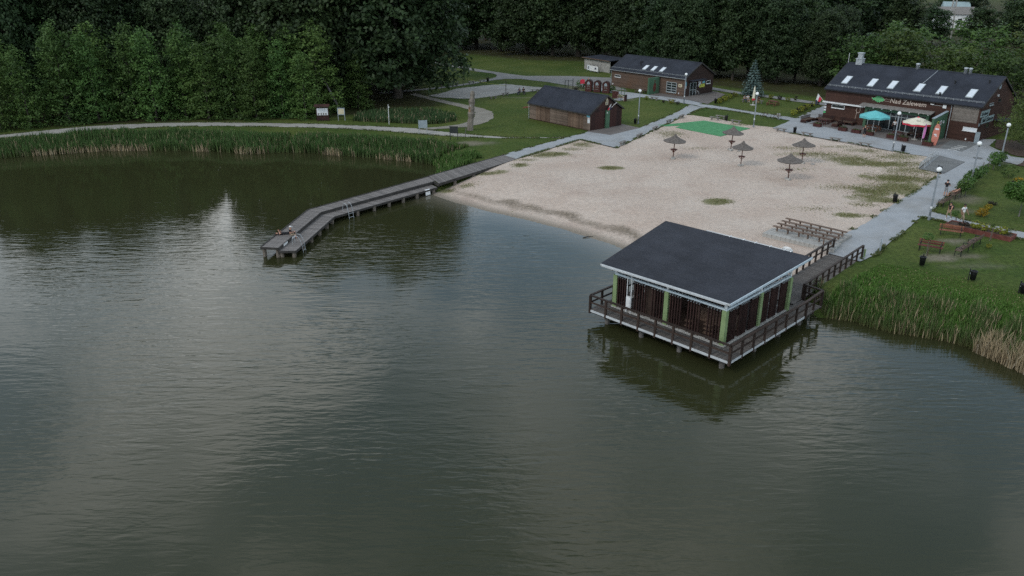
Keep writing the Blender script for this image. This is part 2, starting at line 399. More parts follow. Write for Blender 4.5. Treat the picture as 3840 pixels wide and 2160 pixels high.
def dist_poly(P, poly, closed=True):
    d = np.full(len(P), 1e9); n = len(poly)
    for i in range(n if closed else n - 1):
        a = np.array(poly[i], float); b = np.array(poly[(i + 1) % n], float); ab = b - a
        t = np.clip(((P - a) @ ab) / (ab @ ab), 0, 1)
        d = np.minimum(d, np.hypot(*(P - a - t[:, None] * ab).T))
    return d
def height(P):
    sd = dist_poly(P, LAKE); sd = np.where(inside(P, LAKE), -sd, sd)
    w = np.where(inside(P, BEACH_ZONE), 8.5, 2.6)
    t = np.clip(sd / w, 0, 1); land = WATER_Z - WATER_Z * (t * t * (3 - 2 * t) * .55 + t * .45)
    return np.where(sd > 0, land, WATER_Z + np.maximum(sd * .16, -1.4)), sd
def vnoise(P, s, seed):
    """smooth value noise for masks"""
    r = np.random.default_rng(seed); T = r.random((64, 64)); q = P / s; i = np.floor(q).astype(int); f = q - i; f = f * f * (3 - 2 * f)
    g = lambda a, b: T[(i[:, 0] + a) % 64, (i[:, 1] + b) % 64]
    return (g(0, 0) * (1 - f[:, 0]) + g(1, 0) * f[:, 0]) * (1 - f[:, 1]) + (g(0, 1) * (1 - f[:, 0]) + g(1, 1) * f[:, 0]) * f[:, 1]
def ells(P, lst, seed=1):
    m = np.zeros(len(P))
    for (x, y, rx, ry, k) in lst:
        d = np.hypot((P[:, 0] - x) / rx, (P[:, 1] - y) / ry)
        m = np.maximum(m, k * np.clip(1.55 - d - .5 * (vnoise(P, 1.3, seed) - .5) * 2, 0, 1))
    return m
xs = np.unique(np.concatenate([np.linspace(-3000, -120, 14), np.linspace(-120, -82, 14), np.arange(-82, 76, .8), np.linspace(76, 120, 16), np.linspace(120, 3000, 14)]))
ys = np.unique(np.concatenate([np.linspace(-3000, -20, 10), np.linspace(-20, 38, 20), np.arange(38, 172, .8), np.linspace(172, 260, 45), np.linspace(260, 3000, 16)]))
X, Y = np.meshgrid(xs, ys); P = np.stack([X.ravel(), Y.ravel()], 1); Z, SD = height(P)
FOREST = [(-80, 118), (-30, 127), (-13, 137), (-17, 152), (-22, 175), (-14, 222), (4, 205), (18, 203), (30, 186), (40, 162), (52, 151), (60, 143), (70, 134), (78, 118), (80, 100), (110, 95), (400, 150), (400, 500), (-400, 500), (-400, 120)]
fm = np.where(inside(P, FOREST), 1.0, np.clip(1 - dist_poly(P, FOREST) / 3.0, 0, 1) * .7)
dm = ells(P, [(39.0, 66.6, 1.3, .5, .8), (35.8, 62.4, 1.3, .6, .8), (38.0, 63.0, 1.1, .6, .7), (-5.5, 107.2, 3.2, 1.0, .75), (46.8, 80.2, 1.8, 1.4, .6), (45, 76, 1, .8, .4),
              (12, 158, 3, 3, .5), (20, 144.5, 2, 2, .45), (2, 146, 3, .6, .35), (38, 60.5, 2.2, .5, .3), (66, 102, 5.2, 4.6, .0), (63, 96, 5, 1, .4)], 3)
ny, nx = X.shape; idx = np.arange(nx * ny).reshape(ny, nx)
quads = np.stack([idx[:-1, :-1], idx[:-1, 1:], idx[1:, 1:], idx[1:, :-1]], -1).reshape(-1, 4)
m, nt, b, out = nodes_of('ground_grass')
pos = coords(nt, True)
g1 = ramp(nt, noise(nt, pos, .11, 5, .6), (.043, .078, .017), (.092, .115, .032), .32, .7)
g2 = ramp(nt, noise(nt, pos, 2.6, 6, .75), (.45, .45, .45), (1.5, 1.45, 1.3), .3, .72)
gc = mixc(nt, 1, g1, g2, 'MULTIPLY')
g3 = ramp(nt, noise(nt, pos, .5, 5, .7), (0, 0, 0), (1, 1, 1), .52, .74)
gc = mixc(nt, math_(nt, 'MULTIPLY', g3, .3), gc, (.12, .115, .042))
at = nt.nodes.new('ShaderNodeAttribute'); at.attribute_name = 'Col'
sp = nt.nodes.new('ShaderNodeSeparateColor'); nt.links.new(at.outputs['Color'], sp.inputs[0])
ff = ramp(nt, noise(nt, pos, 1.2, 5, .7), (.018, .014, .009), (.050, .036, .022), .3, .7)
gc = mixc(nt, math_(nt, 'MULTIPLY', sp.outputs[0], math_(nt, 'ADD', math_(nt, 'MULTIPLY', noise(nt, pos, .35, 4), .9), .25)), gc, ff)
dd = ramp(nt, noise(nt, pos, 3, 4), (.15, .125, .095), (.27, .24, .195), .3, .7)
gc = mixc(nt, sp.outputs[1], gc, dd)
nt.links.new(gc, b.inputs['Base Color']); b.inputs['Roughness'].default_value = .95; b.inputs['Specular IOR Level'].default_value = .1
bump(nt, b, noise(nt, pos, 7, 5, .7), .7, .08)
MATS['ground_grass'] = m
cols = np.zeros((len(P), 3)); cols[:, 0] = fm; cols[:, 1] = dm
g = put('ground', npmesh('ground', np.column_stack([P, Z]), quads, 'ground_grass', cols)); tag(g, kind='structure')
g.data.polygons.foreach_set('use_smooth', [True] * len(g.data.polygons))

# ------------------------------------------------------------------ water
m, nt, b, out = nodes_of('water')
pos = coords(nt, True)
def wav(scale, sx, sy, rot, detail=2, dist=0.6):
    mp = nt.nodes.new('ShaderNodeMapping'); mp.inputs['Scale'].default_value = (sx, sy, 1); mp.inputs['Rotation'].default_value = (0, 0, rot)
    nt.links.new(pos, mp.inputs['Vector']); return noise(nt, mp.outputs[0], scale, detail, .5, dist)
sw = nt.nodes.new('ShaderNodeSeparateXYZ'); nt.links.new(pos, sw.inputs[0])
calm = nt.nodes.new('ShaderNodeMapRange'); calm.inputs[1].default_value = 66; calm.inputs[2].default_value = 92; calm.inputs[3].default_value = 1; calm.inputs[4].default_value = .14
nt.links.new(sw.outputs['Y'], calm.inputs[0])
patch = ramp(nt, noise(nt, pos, .055, 3, .5), (.12, .12, .12), (1.15, 1.15, 1.15), .36, .62)
h = math_(nt, 'ADD', math_(nt, 'MULTIPLY', wav(1.0, .30, 1.25, R(4)), 1.0), math_(nt, 'MULTIPLY', wav(1.0, .8, 3.0, R(-7)), .7))
h = math_(nt, 'ADD', h, math_(nt, 'MULTIPLY', wav(1.0, 1.6, 5.5, R(10), 2, 1.0), .10))
h = math_(nt, 'MULTIPLY', math_(nt, 'MULTIPLY', h, patch), calm.outputs[0])
bump(nt, b, h, 1.0, .033)
shore = [(-8.4, 85.0), (-7, 83.1), (-5.8, 81.9), (-2.9, 79.2), (1.2, 76.2), (4.8, 73.0), (7.5, 70.4), (10, 67.4), (13.6, 63.8), (17.5, 60.3)]
at = nt.nodes.new('ShaderNodeAttribute'); at.attribute_name = 'Col'
wc = mixc(nt, at.outputs['Fac'], (.029, .031, .013), (.16, .145, .115))
nt.links.new(wc, b.inputs['Base Color']); b.inputs['Roughness'].default_value = .03; b.inputs['IOR'].default_value = 1.333; b.inputs['Specular IOR Level'].default_value = .5
MATS['water'] = m
wx = np.unique(np.concatenate([np.linspace(-420, -16, 8), np.arange(-16, 24, .8), np.linspace(24, 320, 8)])); wy = np.unique(np.concatenate([np.linspace(-320, 48, 8), np.arange(48, 96, .8), np.linspace(96, 125, 4)]))
X, Y = np.meshgrid(wx, wy); WP = np.stack([X.ravel(), Y.ravel()], 1)
sdist = dist_poly(WP, shore, False); shallow = np.clip(1 - sdist / 4.6, 0, 1) ** 1.6 * .8
ny, nx = X.shape; idx = np.arange(nx * ny).reshape(ny, nx)
quads = np.stack([idx[:-1, :-1], idx[:-1, 1:], idx[1:, 1:], idx[1:, :-1]], -1).reshape(-1, 4)
wv = np.column_stack([WP, np.full(len(WP), WATER_Z)])
wo_ = put('lake_water', npmesh('lake_water', wv, quads, 'water', np.repeat(shallow[:, None], 3, 1))); tag(wo_, 'still brown-green lake water with fine ripples', kind='structure')

# ------------------------------------------------------------------ sand beach
SAND = [(-10.0, 84.0), (-8.9, 85.2), (0.3, 97.6), (9.4, 109.2), (11.9, 106.2), (13.7, 104.0), (17.6, 110.5), (20.7, 116.0), (23.4, 120.2), (26.1, 125.2), (27.6, 128.4), (28.9, 128.2), (32.3, 124.9), (35.2, 120.6),
        (38.8, 118.2), (39.8, 114.2), (42.2, 111.6), (44.9, 108.6), (47.5, 105.4), (49.2, 102.4), (50.7, 100.8), (54.2, 99.6), (52.0, 92.5), (48.9, 89.1), (43.4, 82.8), (39.8, 79.0), (37.1, 75.9), (33.4, 71.5), (30.7, 68.9),
        (28.5, 66.5), (26.9, 63.4), (22.5, 58.4), (21.2, 56.0), (19.5, 55.8), (16.2, 59.0), (12.4, 62.6), (8.8, 66.0), (6.4, 69.0), (3.8, 71.4), (0.4, 74.6), (-3.6, 77.8), (-6.8, 80.6)]
def clip_cell(poly, x0, x1, y0, y1):
    for ax, val, sgn in ((0, x0, 1), (0, x1, -1), (1, y0, 1), (1, y1, -1)):
        outp = []
        for i in range(len(poly)):
            p, q = poly[i - 1], poly[i]; dp, dq = (p[ax] - val) * sgn, (q[ax] - val) * sgn
            if dp >= 0: outp.append(p)
            if dp * dq < 0:
                t = dp / (dp - dq); outp.append((p[0] + (q[0] - p[0]) * t, p[1] + (q[1] - p[1]) * t))
        poly = outp
        if len(poly) < 3: return []
    return poly
def grid_sheet(name, poly, step, mat, zfn, colfn=None, kind='structure'):
    if sum(poly[i - 1][0] * poly[i][1] - poly[i][0] * poly[i - 1][1] for i in range(len(poly))) < 0: poly = poly[::-1]
    vmap, verts, faces = {}, [], []
    def vid(p):
        k = (round(p[0], 3), round(p[1], 3))
        if k not in vmap: vmap[k] = len(verts); verts.append(k)
        return vmap[k]
    px = [p[0] for p in poly]; py = [p[1] for p in poly]
    gx = np.arange(math.floor(min(px) / step), math.ceil(max(px) / step)) * step; gy = np.arange(math.floor(min(py) / step), math.ceil(max(py) / step)) * step
    C = np.array([(x + step / 2, y + step / 2) for y in gy for x in gx]); ins = inside(C, poly); near = dist_poly(C, poly) < step * .72
    for (cx, cy_), i_, n_ in zip(C, ins, near):
        x0, y0 = cx - step / 2, cy_ - step / 2
        if n_:
            q = clip_cell(poly, x0, x0 + step, y0, y0 + step)
            if q:
                ids = []
                for p in q:
                    k = vid(p)
                    if k not in ids: ids.append(k)
                if len(ids) >= 3: faces.append(ids)
        elif i_: faces.append([vid((x0, y0)), vid((x0 + step, y0)), vid((x0 + step, y0 + step)), vid((x0, y0 + step))])
    V = np.array(verts); z = zfn(V)
    me = bpy.data.meshes.new(name); me.from_pydata(np.column_stack([V, z]).tolist(), [], faces)
    if colfn is not None:
        a = me.color_attributes.new('Col', 'FLOAT_COLOR', 'POINT'); c4 = np.ones((len(V), 4), np.float32); c4[:, :3] = colfn(V); a.data.foreach_set('color', c4.ravel())
    me.materials.append(MATS[mat]); me.polygons.foreach_set('use_smooth', [True] * len(me.polygons)); me.update()
    return tag(put(name, me), kind=kind)
SAND_GRASS = [(38.8, 100.4, 4.5, 1.8, .55), (42.4, 97.7, 4, 2.2, .75), (44.2, 95.4, 3.8, 1.5, .95), (48.8, 99.3, 3.5, 2.2, .6), (47.5, 92.0, 3.6, 2.4, .6), (43.1, 88.6, 3.8, 1.9, .9), (42.0, 84.3, 3.2, 2.2, .95),
              (38.7, 82.8, 2.4, 1.8, .9), (37.3, 80.9, 2, 1.2, .8), (38.6, 79.6, 2, 1.0, .9), (21.2, 79.2, 1.5, 1.15, 1.0), (32.6, 74.3, 1.7, .8, .9), (45.6, 88.0, 3, 2.5, .7), (46.0, 102.6, 3, 1.6, .5), (5.6, 100.7, 2.4, 1.2, .8),
              (4.0, 99.8, 2.2, 1.0, .7), (11.7, 93.4, 1.5, .75, 1.0), (1.0, 94.9, 1.3, 1.0, .9), (-2.6, 91.6, 1.9, 1.0, .7), (-5.0, 87.4, 1.4, 1.1, .6), (1.6, 97.4, 1.6, .8, .6), (36.5, 104, 3, 1.5, .4), (30, 76.5, 3, 1, .35),
              (9.5, 106.3, 1.6, 1.8, .6), (22.5, 113.5, 2.5, 3, .45), (34, 120.2, 3, .8, .5), (36.5, 84.5, 3.5, 1.5, .4), (8, 103.5, 1.8, 1, .5), (48.5, 95.5, 3, 2, .5), (35.5, 78, 2, .9, .45), (33.5, 92.5, 2.5, .9, .3), (24.5, 104, 2.5, 1, .3), (43.8, 105, 3, 1.0, .45), (-7.3, 86.2, 1.1, .9, .8), (3.5, 103.2, 1.4, 1.0, .5), (45, 96, 9, 7, .34), (42, 86, 7, 5, .36), (47, 101, 6, 4, .3)]
WETLINE = shore + [(20.4, 57.2)]
def sand_cols(V):
    c = np.zeros((len(V), 3)); c[:, 0] = np.minimum(ells(V, SAND_GRASS, 5) * 1.25, 1.2)
    edge = dist_poly(V, [(0.3, 97.6), (9.4, 109.2), (11.9, 106.2), (13.7, 104.0), (20.7, 116.0), (28.9, 128.2), (38.8, 118.2), (44.9, 108.6), (50.7, 100.8), (54, 99), (50, 90), (37, 76)], False)
    c[:, 0] = np.maximum(c[:, 0], np.clip(1 - edge / 1.6, 0, 1) * .45)
    ds = dist_poly(V, WETLINE, False); n = vnoise(V, 2.2, 9)
    c[:, 1] = np.exp(-((ds - 2.0 - n * 1.3) / .9) ** 2) * (.62 + n * .5)          # washed-up line of leaves and weed
    c[:, 2] = np.clip(1 - ds / 1.5, 0, 1)
    return c
m, nt, b, out = nodes_of('sand')
pos = coords(nt, True)
s1 = ramp(nt, noise(nt, pos, .13, 4, .6), (.485, .390, .325), (.56, .478, .41), .35, .68)
s2 = ramp(nt, noise(nt, pos, 2.2, 5, .7), (.82, .81, .80), (1.08, 1.08, 1.08), .3, .7)
sc_ = mixc(nt, 1, s1, s2, 'MULTIPLY')
pk = ramp(nt, noise(nt, pos, .32, 4, .6, .4), (0, 0, 0), (1, 1, 1), .56, .7)
sc_ = mixc(nt, math_(nt, 'MULTIPLY', pk, .4), sc_, (.36, .27, .225))
spk = ramp(nt, noise(nt, pos, 6, 3, .6), (0, 0, 0), (1, 1, 1), .68, .76)
sc_ = mixc(nt, math_(nt, 'MULTIPLY', spk, .2), sc_, (.15, .12, .08))
at = nt.nodes.new('ShaderNodeAttribute'); at.attribute_name = 'Col'
sp = nt.nodes.new('ShaderNodeSeparateColor'); nt.links.new(at.outputs['Color'], sp.inputs[0])
def patchy(sock, sc1, lo, hi):
    t = math_(nt, 'ADD', sock, math_(nt, 'MULTIPLY', math_(nt, 'SUBTRACT', noise(nt, pos, sc1, 6, .75), .5), 1.5))
    return ramp(nt, t, (0, 0, 0), (1, 1, 1), lo, hi)
gcol = ramp(nt, noise(nt, pos, 3, 5, .7), (.085, .10, .028), (.20, .19, .085), .3, .7)
sc_ = mixc(nt, math_(nt, 'MULTIPLY', patchy(sp.outputs[0], 1.6, .42, 1.0), .85), sc_, gcol)
sc_ = mixc(nt, math_(nt, 'MULTIPLY', patchy(sp.outputs[1], 3.2, .35, 1.0), .75), sc_, ramp(nt, noise(nt, pos, 4, 4), (.07, .055, .035), (.16, .13, .09)))
sc_ = mixc(nt, sp.outputs[2], sc_, (.19, .165, .13))
nt.links.new(sc_, b.inputs['Base Color']); b.inputs['Roughness'].default_value = .95; b.inputs['Specular IOR Level'].default_value = .15
bump(nt, b, math_(nt, 'ADD', noise(nt, pos, 2.4, 4, .65), math_(nt, 'MULTIPLY', noise(nt, pos, 6, 3), .5)), 1.0, .14)
MATS['sand'] = m
grid_sheet('sand_beach', SAND, .5, 'sand', lambda V: height(V)[0] + .02 + .035 * (vnoise(V, 1.6, 21) - .5), sand_cols)

# ------------------------------------------------------------------ paths and paving
def paving(name, c1, c2, bs=14, joint=None, dirt=(.20, .18, .15)):
    m, nt, b, out = nodes_of(name); pos = coords(nt, True)
    c = ramp(nt, noise(nt, pos, .5, 6, .7), c1, c2, .3, .7)
    c = mixc(nt, math_(nt, 'MULTIPLY', ramp(nt, noise(nt, pos, .16, 5, .7), (0, 0, 0), (1, 1, 1), .48, .75), .6), c, dirt)
    c = mixc(nt, 1, c, ramp(nt, noise(nt, pos, bs, 3), (.84, .84, .84), (1.1, 1.1, 1.1)), 'MULTIPLY')
    if joint:
        br = nt.nodes.new('ShaderNodeTexBrick'); mp = nt.nodes.new('ShaderNodeMapping'); mp.inputs['Rotation'].default_value = (0, 0, R(45))
        nt.links.new(pos, mp.inputs['Vector']); nt.links.new(mp.outputs[0], br.inputs['Vector']); br.inputs['Scale'].default_value = joint
        br.inputs['Color1'].default_value = (1, 1, 1, 1); br.inputs['Color2'].default_value = (.86, .86, .86, 1); br.inputs['Mortar'].default_value = (.55, .55, .55, 1); br.inputs['Mortar Size'].default_value = .03
        c = mixc(nt, 1, c, br.outputs['Color'], 'MULTIPLY')
    nt.links.new(c, b.inputs['Base Color']); b.inputs['Roughness'].default_value = .9; b.inputs['Specular IOR Level'].default_value = .2
    bump(nt, b, noise(nt, pos, 12, 3), .35, .02); MATS[name] = m
paving('pave_grey', (.285, .30, .315), (.36, .375, .39))
paving('pave_gravel', (.30, .285, .26), (.39, .375, .345), 9)
paving('sand_plain', (.30, .285, .265), (.40, .385, .36), 5)
paving('pave_dirt', (.20, .185, .155), (.30, .28, .245), 6)
paving('pave_brown', (.165, .145, .135), (.225, .205, .195), 12, 3.0, (.13, .115, .105))
paving('pave_pad', (.17, .175, .175), (.24, .245, .245), 12, 2.2, (.13, .135, .12))
paving('pave_yard', (.20, .195, .19), (.27, .265, .255), 9)
ZP = [0.032]
def ragged(poly, amt=.10, step=.6):
    """small wavering of an unkerbed edge"""
    outp = []
    for i in range(len(poly)):
        a, b2 = Vector(poly[i]), Vector(poly[(i + 1) % len(poly)]); n = max(1, int((b2 - a).length / step))
        for k in range(n):
            p = a.lerp(b2, k / n); outp.append((p.x + random.uniform(-amt, amt), p.y + random.uniform(-amt, amt)))
    return outp
def path(name, poly, mat, rag=.0):
    ZP[0] += .0035
    if rag: poly = ragged(poly, rag)
    mb = MB(); mb.add([(x, y, ZP[0]) for x, y in poly], [tuple(range(len(poly)))])
    me = mb.mesh(name, mat); bm = bmesh.new(); bm.from_mesh(me); bmesh.ops.triangulate(bm, faces=bm.faces); bmesh.ops.recalc_face_normals(bm, faces=bm.faces)
    if sum(f.normal.z for f in bm.faces) < 0: bmesh.ops.reverse_faces(bm, faces=bm.faces)
    bm.to_mesh(me); bm.free()
    return tag(put(name, me), kind='structure')
def strip(name, ctr, widths, mat, rag=.08):
    L, Rr = [], []
    for i, p in enumerate(ctr):
        a = Vector(ctr[max(i - 1, 0)]); c = Vector(ctr[min(i + 1, len(ctr) - 1)]); d = (c - a).normalized(); n = Vector((-d.y, d.x)) * widths[i] / 2
        L.append(tuple(Vector(p) + n)); Rr.append(tuple(Vector(p) - n))
    return path(name, L + Rr[::-1], mat, rag)
walk_up = [(-110, 97), (-90, 103.5), (-72.6, 112.7), (-68.8, 115.4), (-64.8, 118.2), (-60.1, 120.1), (-53.2, 121.6), (-45.7, 122.1), (-37.9, 121.6), (-29.1, 120.9), (-23.2, 119.6), (-17.4, 118.4), (-13.7, 117.2), (-9.7, 114.9), (-6.9, 113.6), (-4.1, 112.3), (-0.6, 111.2), (5.5, 110.9), (8.2, 111.4)]
walk_lo = [(8.2, 111.2), (5.5, 110.6), (2, 110.6), (-1.5, 110.5), (-5, 111.0), (-7.7, 111.6), (-11.3, 112.6), (-16.9, 114.9), (-22.6, 116.8), (-28.4, 118), (-37.2, 118.9), (-44.8, 119.3), (-52, 118.6), (-58.5, 116.8), (-63.1, 114.9), (-67.1, 112.3), (-71.2, 110.3), (-89, 101), (-109, 94.5)]
path('lakeside_walk', walk_up + walk_lo, 'pave_gravel', .10)
strip('dirt_path', [(-13.6, 116.6), (-10.1, 118.1), (-7.4, 119.5), (-5.5, 122.1), (-4.4, 126.0), (-4.6, 131.0), (-6.2, 134.2), (-8.4, 137.2), (-12, 141.4), (-15.8, 146.4), (-18.5, 150)], [1.2, 1.6, 2.2, 2.8, 3.2, 2.8, 2.4, 2.0, 1.8, 1.6, 1.4], 'pave_dirt', .12)
path('park_road', [(-30, 222), (-16.1, 197.7), (-12.3, 191.7), (-6.6, 184.8), (-0.9, 178.3), (2.8, 174.8), (12.5, 174.6), (20.8, 172.0), (20.2, 160.8), (22, 154), (18.5, 156.2), (14.6, 158.2), (11.1, 160.8), (6.8, 165.9), (1.7, 170.1), (-1.4, 170.1), (-3.5, 168.6), (-7.1, 163.6), (-10.7, 159.8), (-14.2, 156.5), (-24, 150), (-25, 151.5),
          (-14.5, 158.2), (-11.9, 160.2), (-9.6, 163.2), (-6, 167.7), (-3.5, 172.4), (-3.2, 175.4), (-3.9, 178.4), (-7.9, 182.2), (-12.2, 188.2), (-20, 198), (-33, 222)], 'pave_yard', .10)
path('volleyball_sand', [(-15.5, 148), (-13.3, 150.8), (-10.5, 156.6), (-5.2, 160.9), (-1.5, 162.9), (3.1, 159.7), (6.8, 157.4), (4.1, 153.6), (-1.0, 149.7), (-6.4, 144.8), (-9.2, 144.6), (-13, 146)], 'sand_plain', .15)
path('hut_path', [(17.2, 157), (20.8, 153.0), (23.3, 150.6), (25.5, 148.3), (27.5, 147.0), (31.2, 143.1), (33.0, 139.6), (31.0, 137.9), (26.6, 143.3), (23.2, 146.4), (20.2, 143.6), (18.8, 142.0), (18.0, 143.4), (21.0, 148.2), (18.0, 152.2), (14.8, 155.4)], 'pave_grey')
path('hut_forecourt', [(24.9, 149.2), (28.0, 151.6), (31.6, 147.3), (37.8, 153.6), (38.6, 152.4), (39.3, 149.3), (33.7, 138.8), (31.2, 143.4), (27.4, 147.3)], 'pave_brown')
path('diagonal_path', [(30.4, 138.0), (32.2, 135.2), (28.5, 129.3), (26.0, 125.4), (23.3, 120.4), (20.6, 116.3), (17.5, 110.7), (15.2, 106.7), (13.7, 104.2), (11.9, 106.4), (9.4, 109.5), (0.6, 97.9), (-1.1, 100.1), (0, 101.9), (2.3, 104.5), (6.1, 109.0), (11.0, 114.9), (13.9, 112.8), (18.8, 117.6), (21.7, 122.5), (25, 127.7), (27.7, 132.5)], 'pave_grey', .05)
path('shed_apron', [(11.2, 116.2), (16.4, 121), (18.9, 117.7), (13.9, 112.5), (10.9, 114.9)], 'pave_brown')
path('cross_path', [(30.6, 139.6), (34.4, 137.3), (38.4, 132.3), (42.9, 127.6), (44.6, 125.4), (44.0, 121.5), (42.8, 123.7), (39, 128.5), (35.8, 132.3), (32.2, 135.2)], 'pave_grey', .05)
path('rear_path', [(34.5, 163), (38.7, 158.5), (42.8, 152.3), (46.6, 148.6), (50.7, 143.9), (53.8, 140.2), (55, 138.6), (53.2, 136.4), (52.4, 138.6), (49.8, 141.1), (45.5, 146.2), (42, 149.8), (37.9, 155.2), (33.5, 160.6)], 'pave_yard')
path('cafe_promenade', [(44.7, 125.8), (53.0, 137.4), (54.6, 137.6), (48.0, 124.8), (56, 114), (62, 109.5), (66.9, 109.6), (63.6, 105.4), (63.0, 99.2), (66, 96.5), (70, 92.5), (66.5, 90.2), (61.6, 93.9), (60.0, 97.2),
          (52.9, 89.7), (49.3, 85.3), (42.7, 77.2), (41.4, 75.5), (43.2, 72.7), (45.5, 70.4), (46.6, 68.9), (52, 62), (50.5, 60), (45.4, 66.9), (42.2, 71.1), (39.5, 73.7), (38.3, 72.3), (35.6, 68.9), (32.9, 65.9), (30.8, 63.2), (29.3, 61.9), (28.6, 61.4), (26.7, 63.3),
          (28.3, 66.5), (30.5, 68.9), (33.2, 71.5), (36.9, 75.9), (39.6, 79), (43.2, 82.8), (48.7, 89.1), (53.5, 94.8), (53.6, 98.2), (52.3, 99.2), (50.7, 100.6), (49.2, 102.2), (47.5, 105.2), (44.9, 108.4), (42.2, 111.4), (39.8, 114), (38.4, 117.5), (41.5, 121.5), (43.0, 123.6)], 'pave_grey', .05)
path('cafe_terrace', [(44.9, 120.8), (48.4, 125.0), (62.8, 108.6), (60.4, 106.2), (57.5, 103.2), (55.2, 104.3), (50.6, 111.4)], 'pave_brown')
path('striped_pad', [(56.4, 104.2), (60.3, 109.0), (63.0, 106.9), (58.2, 101.9)], 'pave_pad')
path('bicycle_stand_pad', [(48.3, 92.7), (54.0, 100.1), (55.6, 96.3), (50.0, 90.4)], 'pave_pad')
path('tree_bed', [(63.9, 104.9), (66.8, 109.2), (71, 109), (74, 103), (70.5, 97.6), (66.0, 97.4), (63.6, 99.9)], 'soil', .15)
path('reed_ditch_soil', [(60.8, 94.6), (63.5, 97.0), (66, 95.6), (63, 92.6)], 'soil', .12)
for i, (x, y) in enumerate([(57.4, 102.9), (58.2, 103.6), (59.0, 104.3), (59.8, 105.0)]):
    mb = MB(); c, s_ = math.cos(R(-43)), math.sin(R(-43))
    mb.add([(x + c * u - s_ * w, y + s_ * u + c * w, ZP[0] + .004) for u, w in ((-.55, -.18), (.55, -.18), (.55, .18), (-.55, .18))], [(0, 1, 2, 3)])
    tag(mb.build('painted_stripe', 'line_white', fix=False), kind='structure')
# timber edging between path and sand
for i, (a, b2) in enumerate([((9.4, 109.5), (0.6, 97.9)), ((11.9, 106.4), (9.4, 109.5)), ((13.7, 104.2), (11.9, 106.4)), ((49.2, 102.2), (39.8, 114.0)), ((50.0, 90.4), (55.6, 96.3)), ((48.3, 92.7), (54.0, 100.1))]):
    mb = MB(); mb.bar((a[0], a[1], .03), (b2[0], b2[1], .03), .12, .10)
    tag(mb.build('edging_board', 'pier_edge'), ['dark timber edging along sand and path leading to the jetty', 'timber edging at the shed plaza corner, left piece', 'timber edging at the shed plaza corner, right piece', 'timber edging between cafe promenade and sand', 'dark kerb on the near side of the bicycle pad', 'dark kerb on the sand side of the bicycle pad'][i], 'edging')
# foam mat on the sand
mb = MB(); mb.prism([(24.2, 118.0), (26.3, 115.4), (29.3, 111.6), (35.0, 117.3), (29.6, 123.4), (28.0, 122.6), (24.6, 120.9), (21.9, 119.9), (23.0, 118.9), (25.4, 119.5)], .03, .085)
tag(mb.build('play_mat', 'green_mat'), 'large green mat lying on the sand by the diagonal path', 'mat')

# ------------------------------------------------------------------ lake pavilion (local frame: x along the lake front, y towards land)
PV = thing('lake_pavilion', 'open wooden pavilion with dark flat roof and green columns standing over the lake', 'pavilion', (7.35, 52.3, 0), R(-45.5))
cols_xy = [(.05, 0), (4.4, 0), (8.8, 0), (8.85, 4.25), (8.9, 8.2), (4.4, 8.2), (.05, 8.2), (.05, 4.25)]
for (x, y) in cols_xy: part(PV, 'column', 'green_paint', lambda mb: mb.box(x - .16, x + .16, y - .16, y + .16, 0, 2.5))
for (x, y) in cols_xy: part(PV, 'roof_post', 'white_paint', lambda mb: mb.box(x - .07, x + .07, y - .07, y + .07, 2.64, 3.08 + .045 * (y + .6)))
def ring(name, z0, z1, w, mat, off=0.0):
    a, b2, c, d = .05 - off, 8.85 + off, 0 - off, 8.2 + off
    part(PV, name, mat, lambda mb: mb.box(a - w, b2 + w, c - w, c + w, z0, z1)); part(PV, name, mat, lambda mb: mb.box(a - w, b2 + w, d - w, d + w, z0, z1))
    part(PV, name, mat, lambda mb: mb.box(a - w + .001, a + w, c + w, d - w, z0, z1)); part(PV, name, mat, lambda mb: mb.box(b2 - w, b2 + w - .001, c + w, d - w, z0, z1))
ring('tie_beam', 2.50, 2.64, .09, 'blue_white')
# roof: felt covered slab, slightly rising to the land side and flaring to the left
rz_f, rz_b = 3.12, 3.62
RC = [(-.85, -.72, rz_f), (9.35, -.52, rz_f), (9.55, 9.75, rz_b), (-2.55, 9.4, rz_b)]
def slab(mb, cs, t, mi=0):
    mb.add(cs + [(x, y, z + t) for x, y, z in cs], [(0, 3, 2, 1), (4, 5, 6, 7), (0, 1, 5, 4), (1, 2, 6, 5), (2, 3, 7, 6), (3, 0, 4, 7)], mi)
def inset(cs, d):
    cx = sum(c[0] for c in cs) / 4; cy2 = sum(c[1] for c in cs) / 4
    return [(x + d * (1 if cx > x else -1), y + d * (1 if cy2 > y else -1), z) for x, y, z in cs]
roof = part(PV, 'roof', 'roof_felt', lambda mb: slab(mb, [(x, y, z + .07) for x, y, z in RC], .08))
part(PV, 'roof_soffit', 'dark_wood', lambda mb: slab(mb, [(x, y, z - .03) for x, y, z in inset(RC, .25)], .095))
for k, (i, j, mt, hgt) in enumerate([(0, 1, 'trim_white', .13), (1, 2, 'blue_white', .16), (2, 3, 'trim_white', .07), (3, 0, 'dark_wood', .1)]):
    a, b2 = Vector(RC[i]), Vector(RC[j]); d = (b2 - a).normalized(); nrm = Vector((d.y, -d.x, 0)) * .025
    mb = MB(); mb.bar(a + nrm + Vector((0, 0, .08)), b2 + nrm + Vector((0, 0, .08)), .05, hgt); mb.build('fascia', mt, roof)
mb = MB(); a, b2 = Vector(RC[0]), Vector(RC[1]); mb.bar(a + Vector((.2, -.09, .06)), b2 + Vector((-.2, -.09, .06)), .1, .1); mb.build('gutter', 'trim_white', roof)
a, b2 = Vector(RC[3]), Vector(RC[2])
p, q = a.lerp(b2, .30), a.lerp(b2, .87)
mb = MB(); mb.tube([p + Vector((0, .10, .13)), q + Vector((0, .10, .13))], .055, 8); mb.build('gutter', 'trim_white', roof)
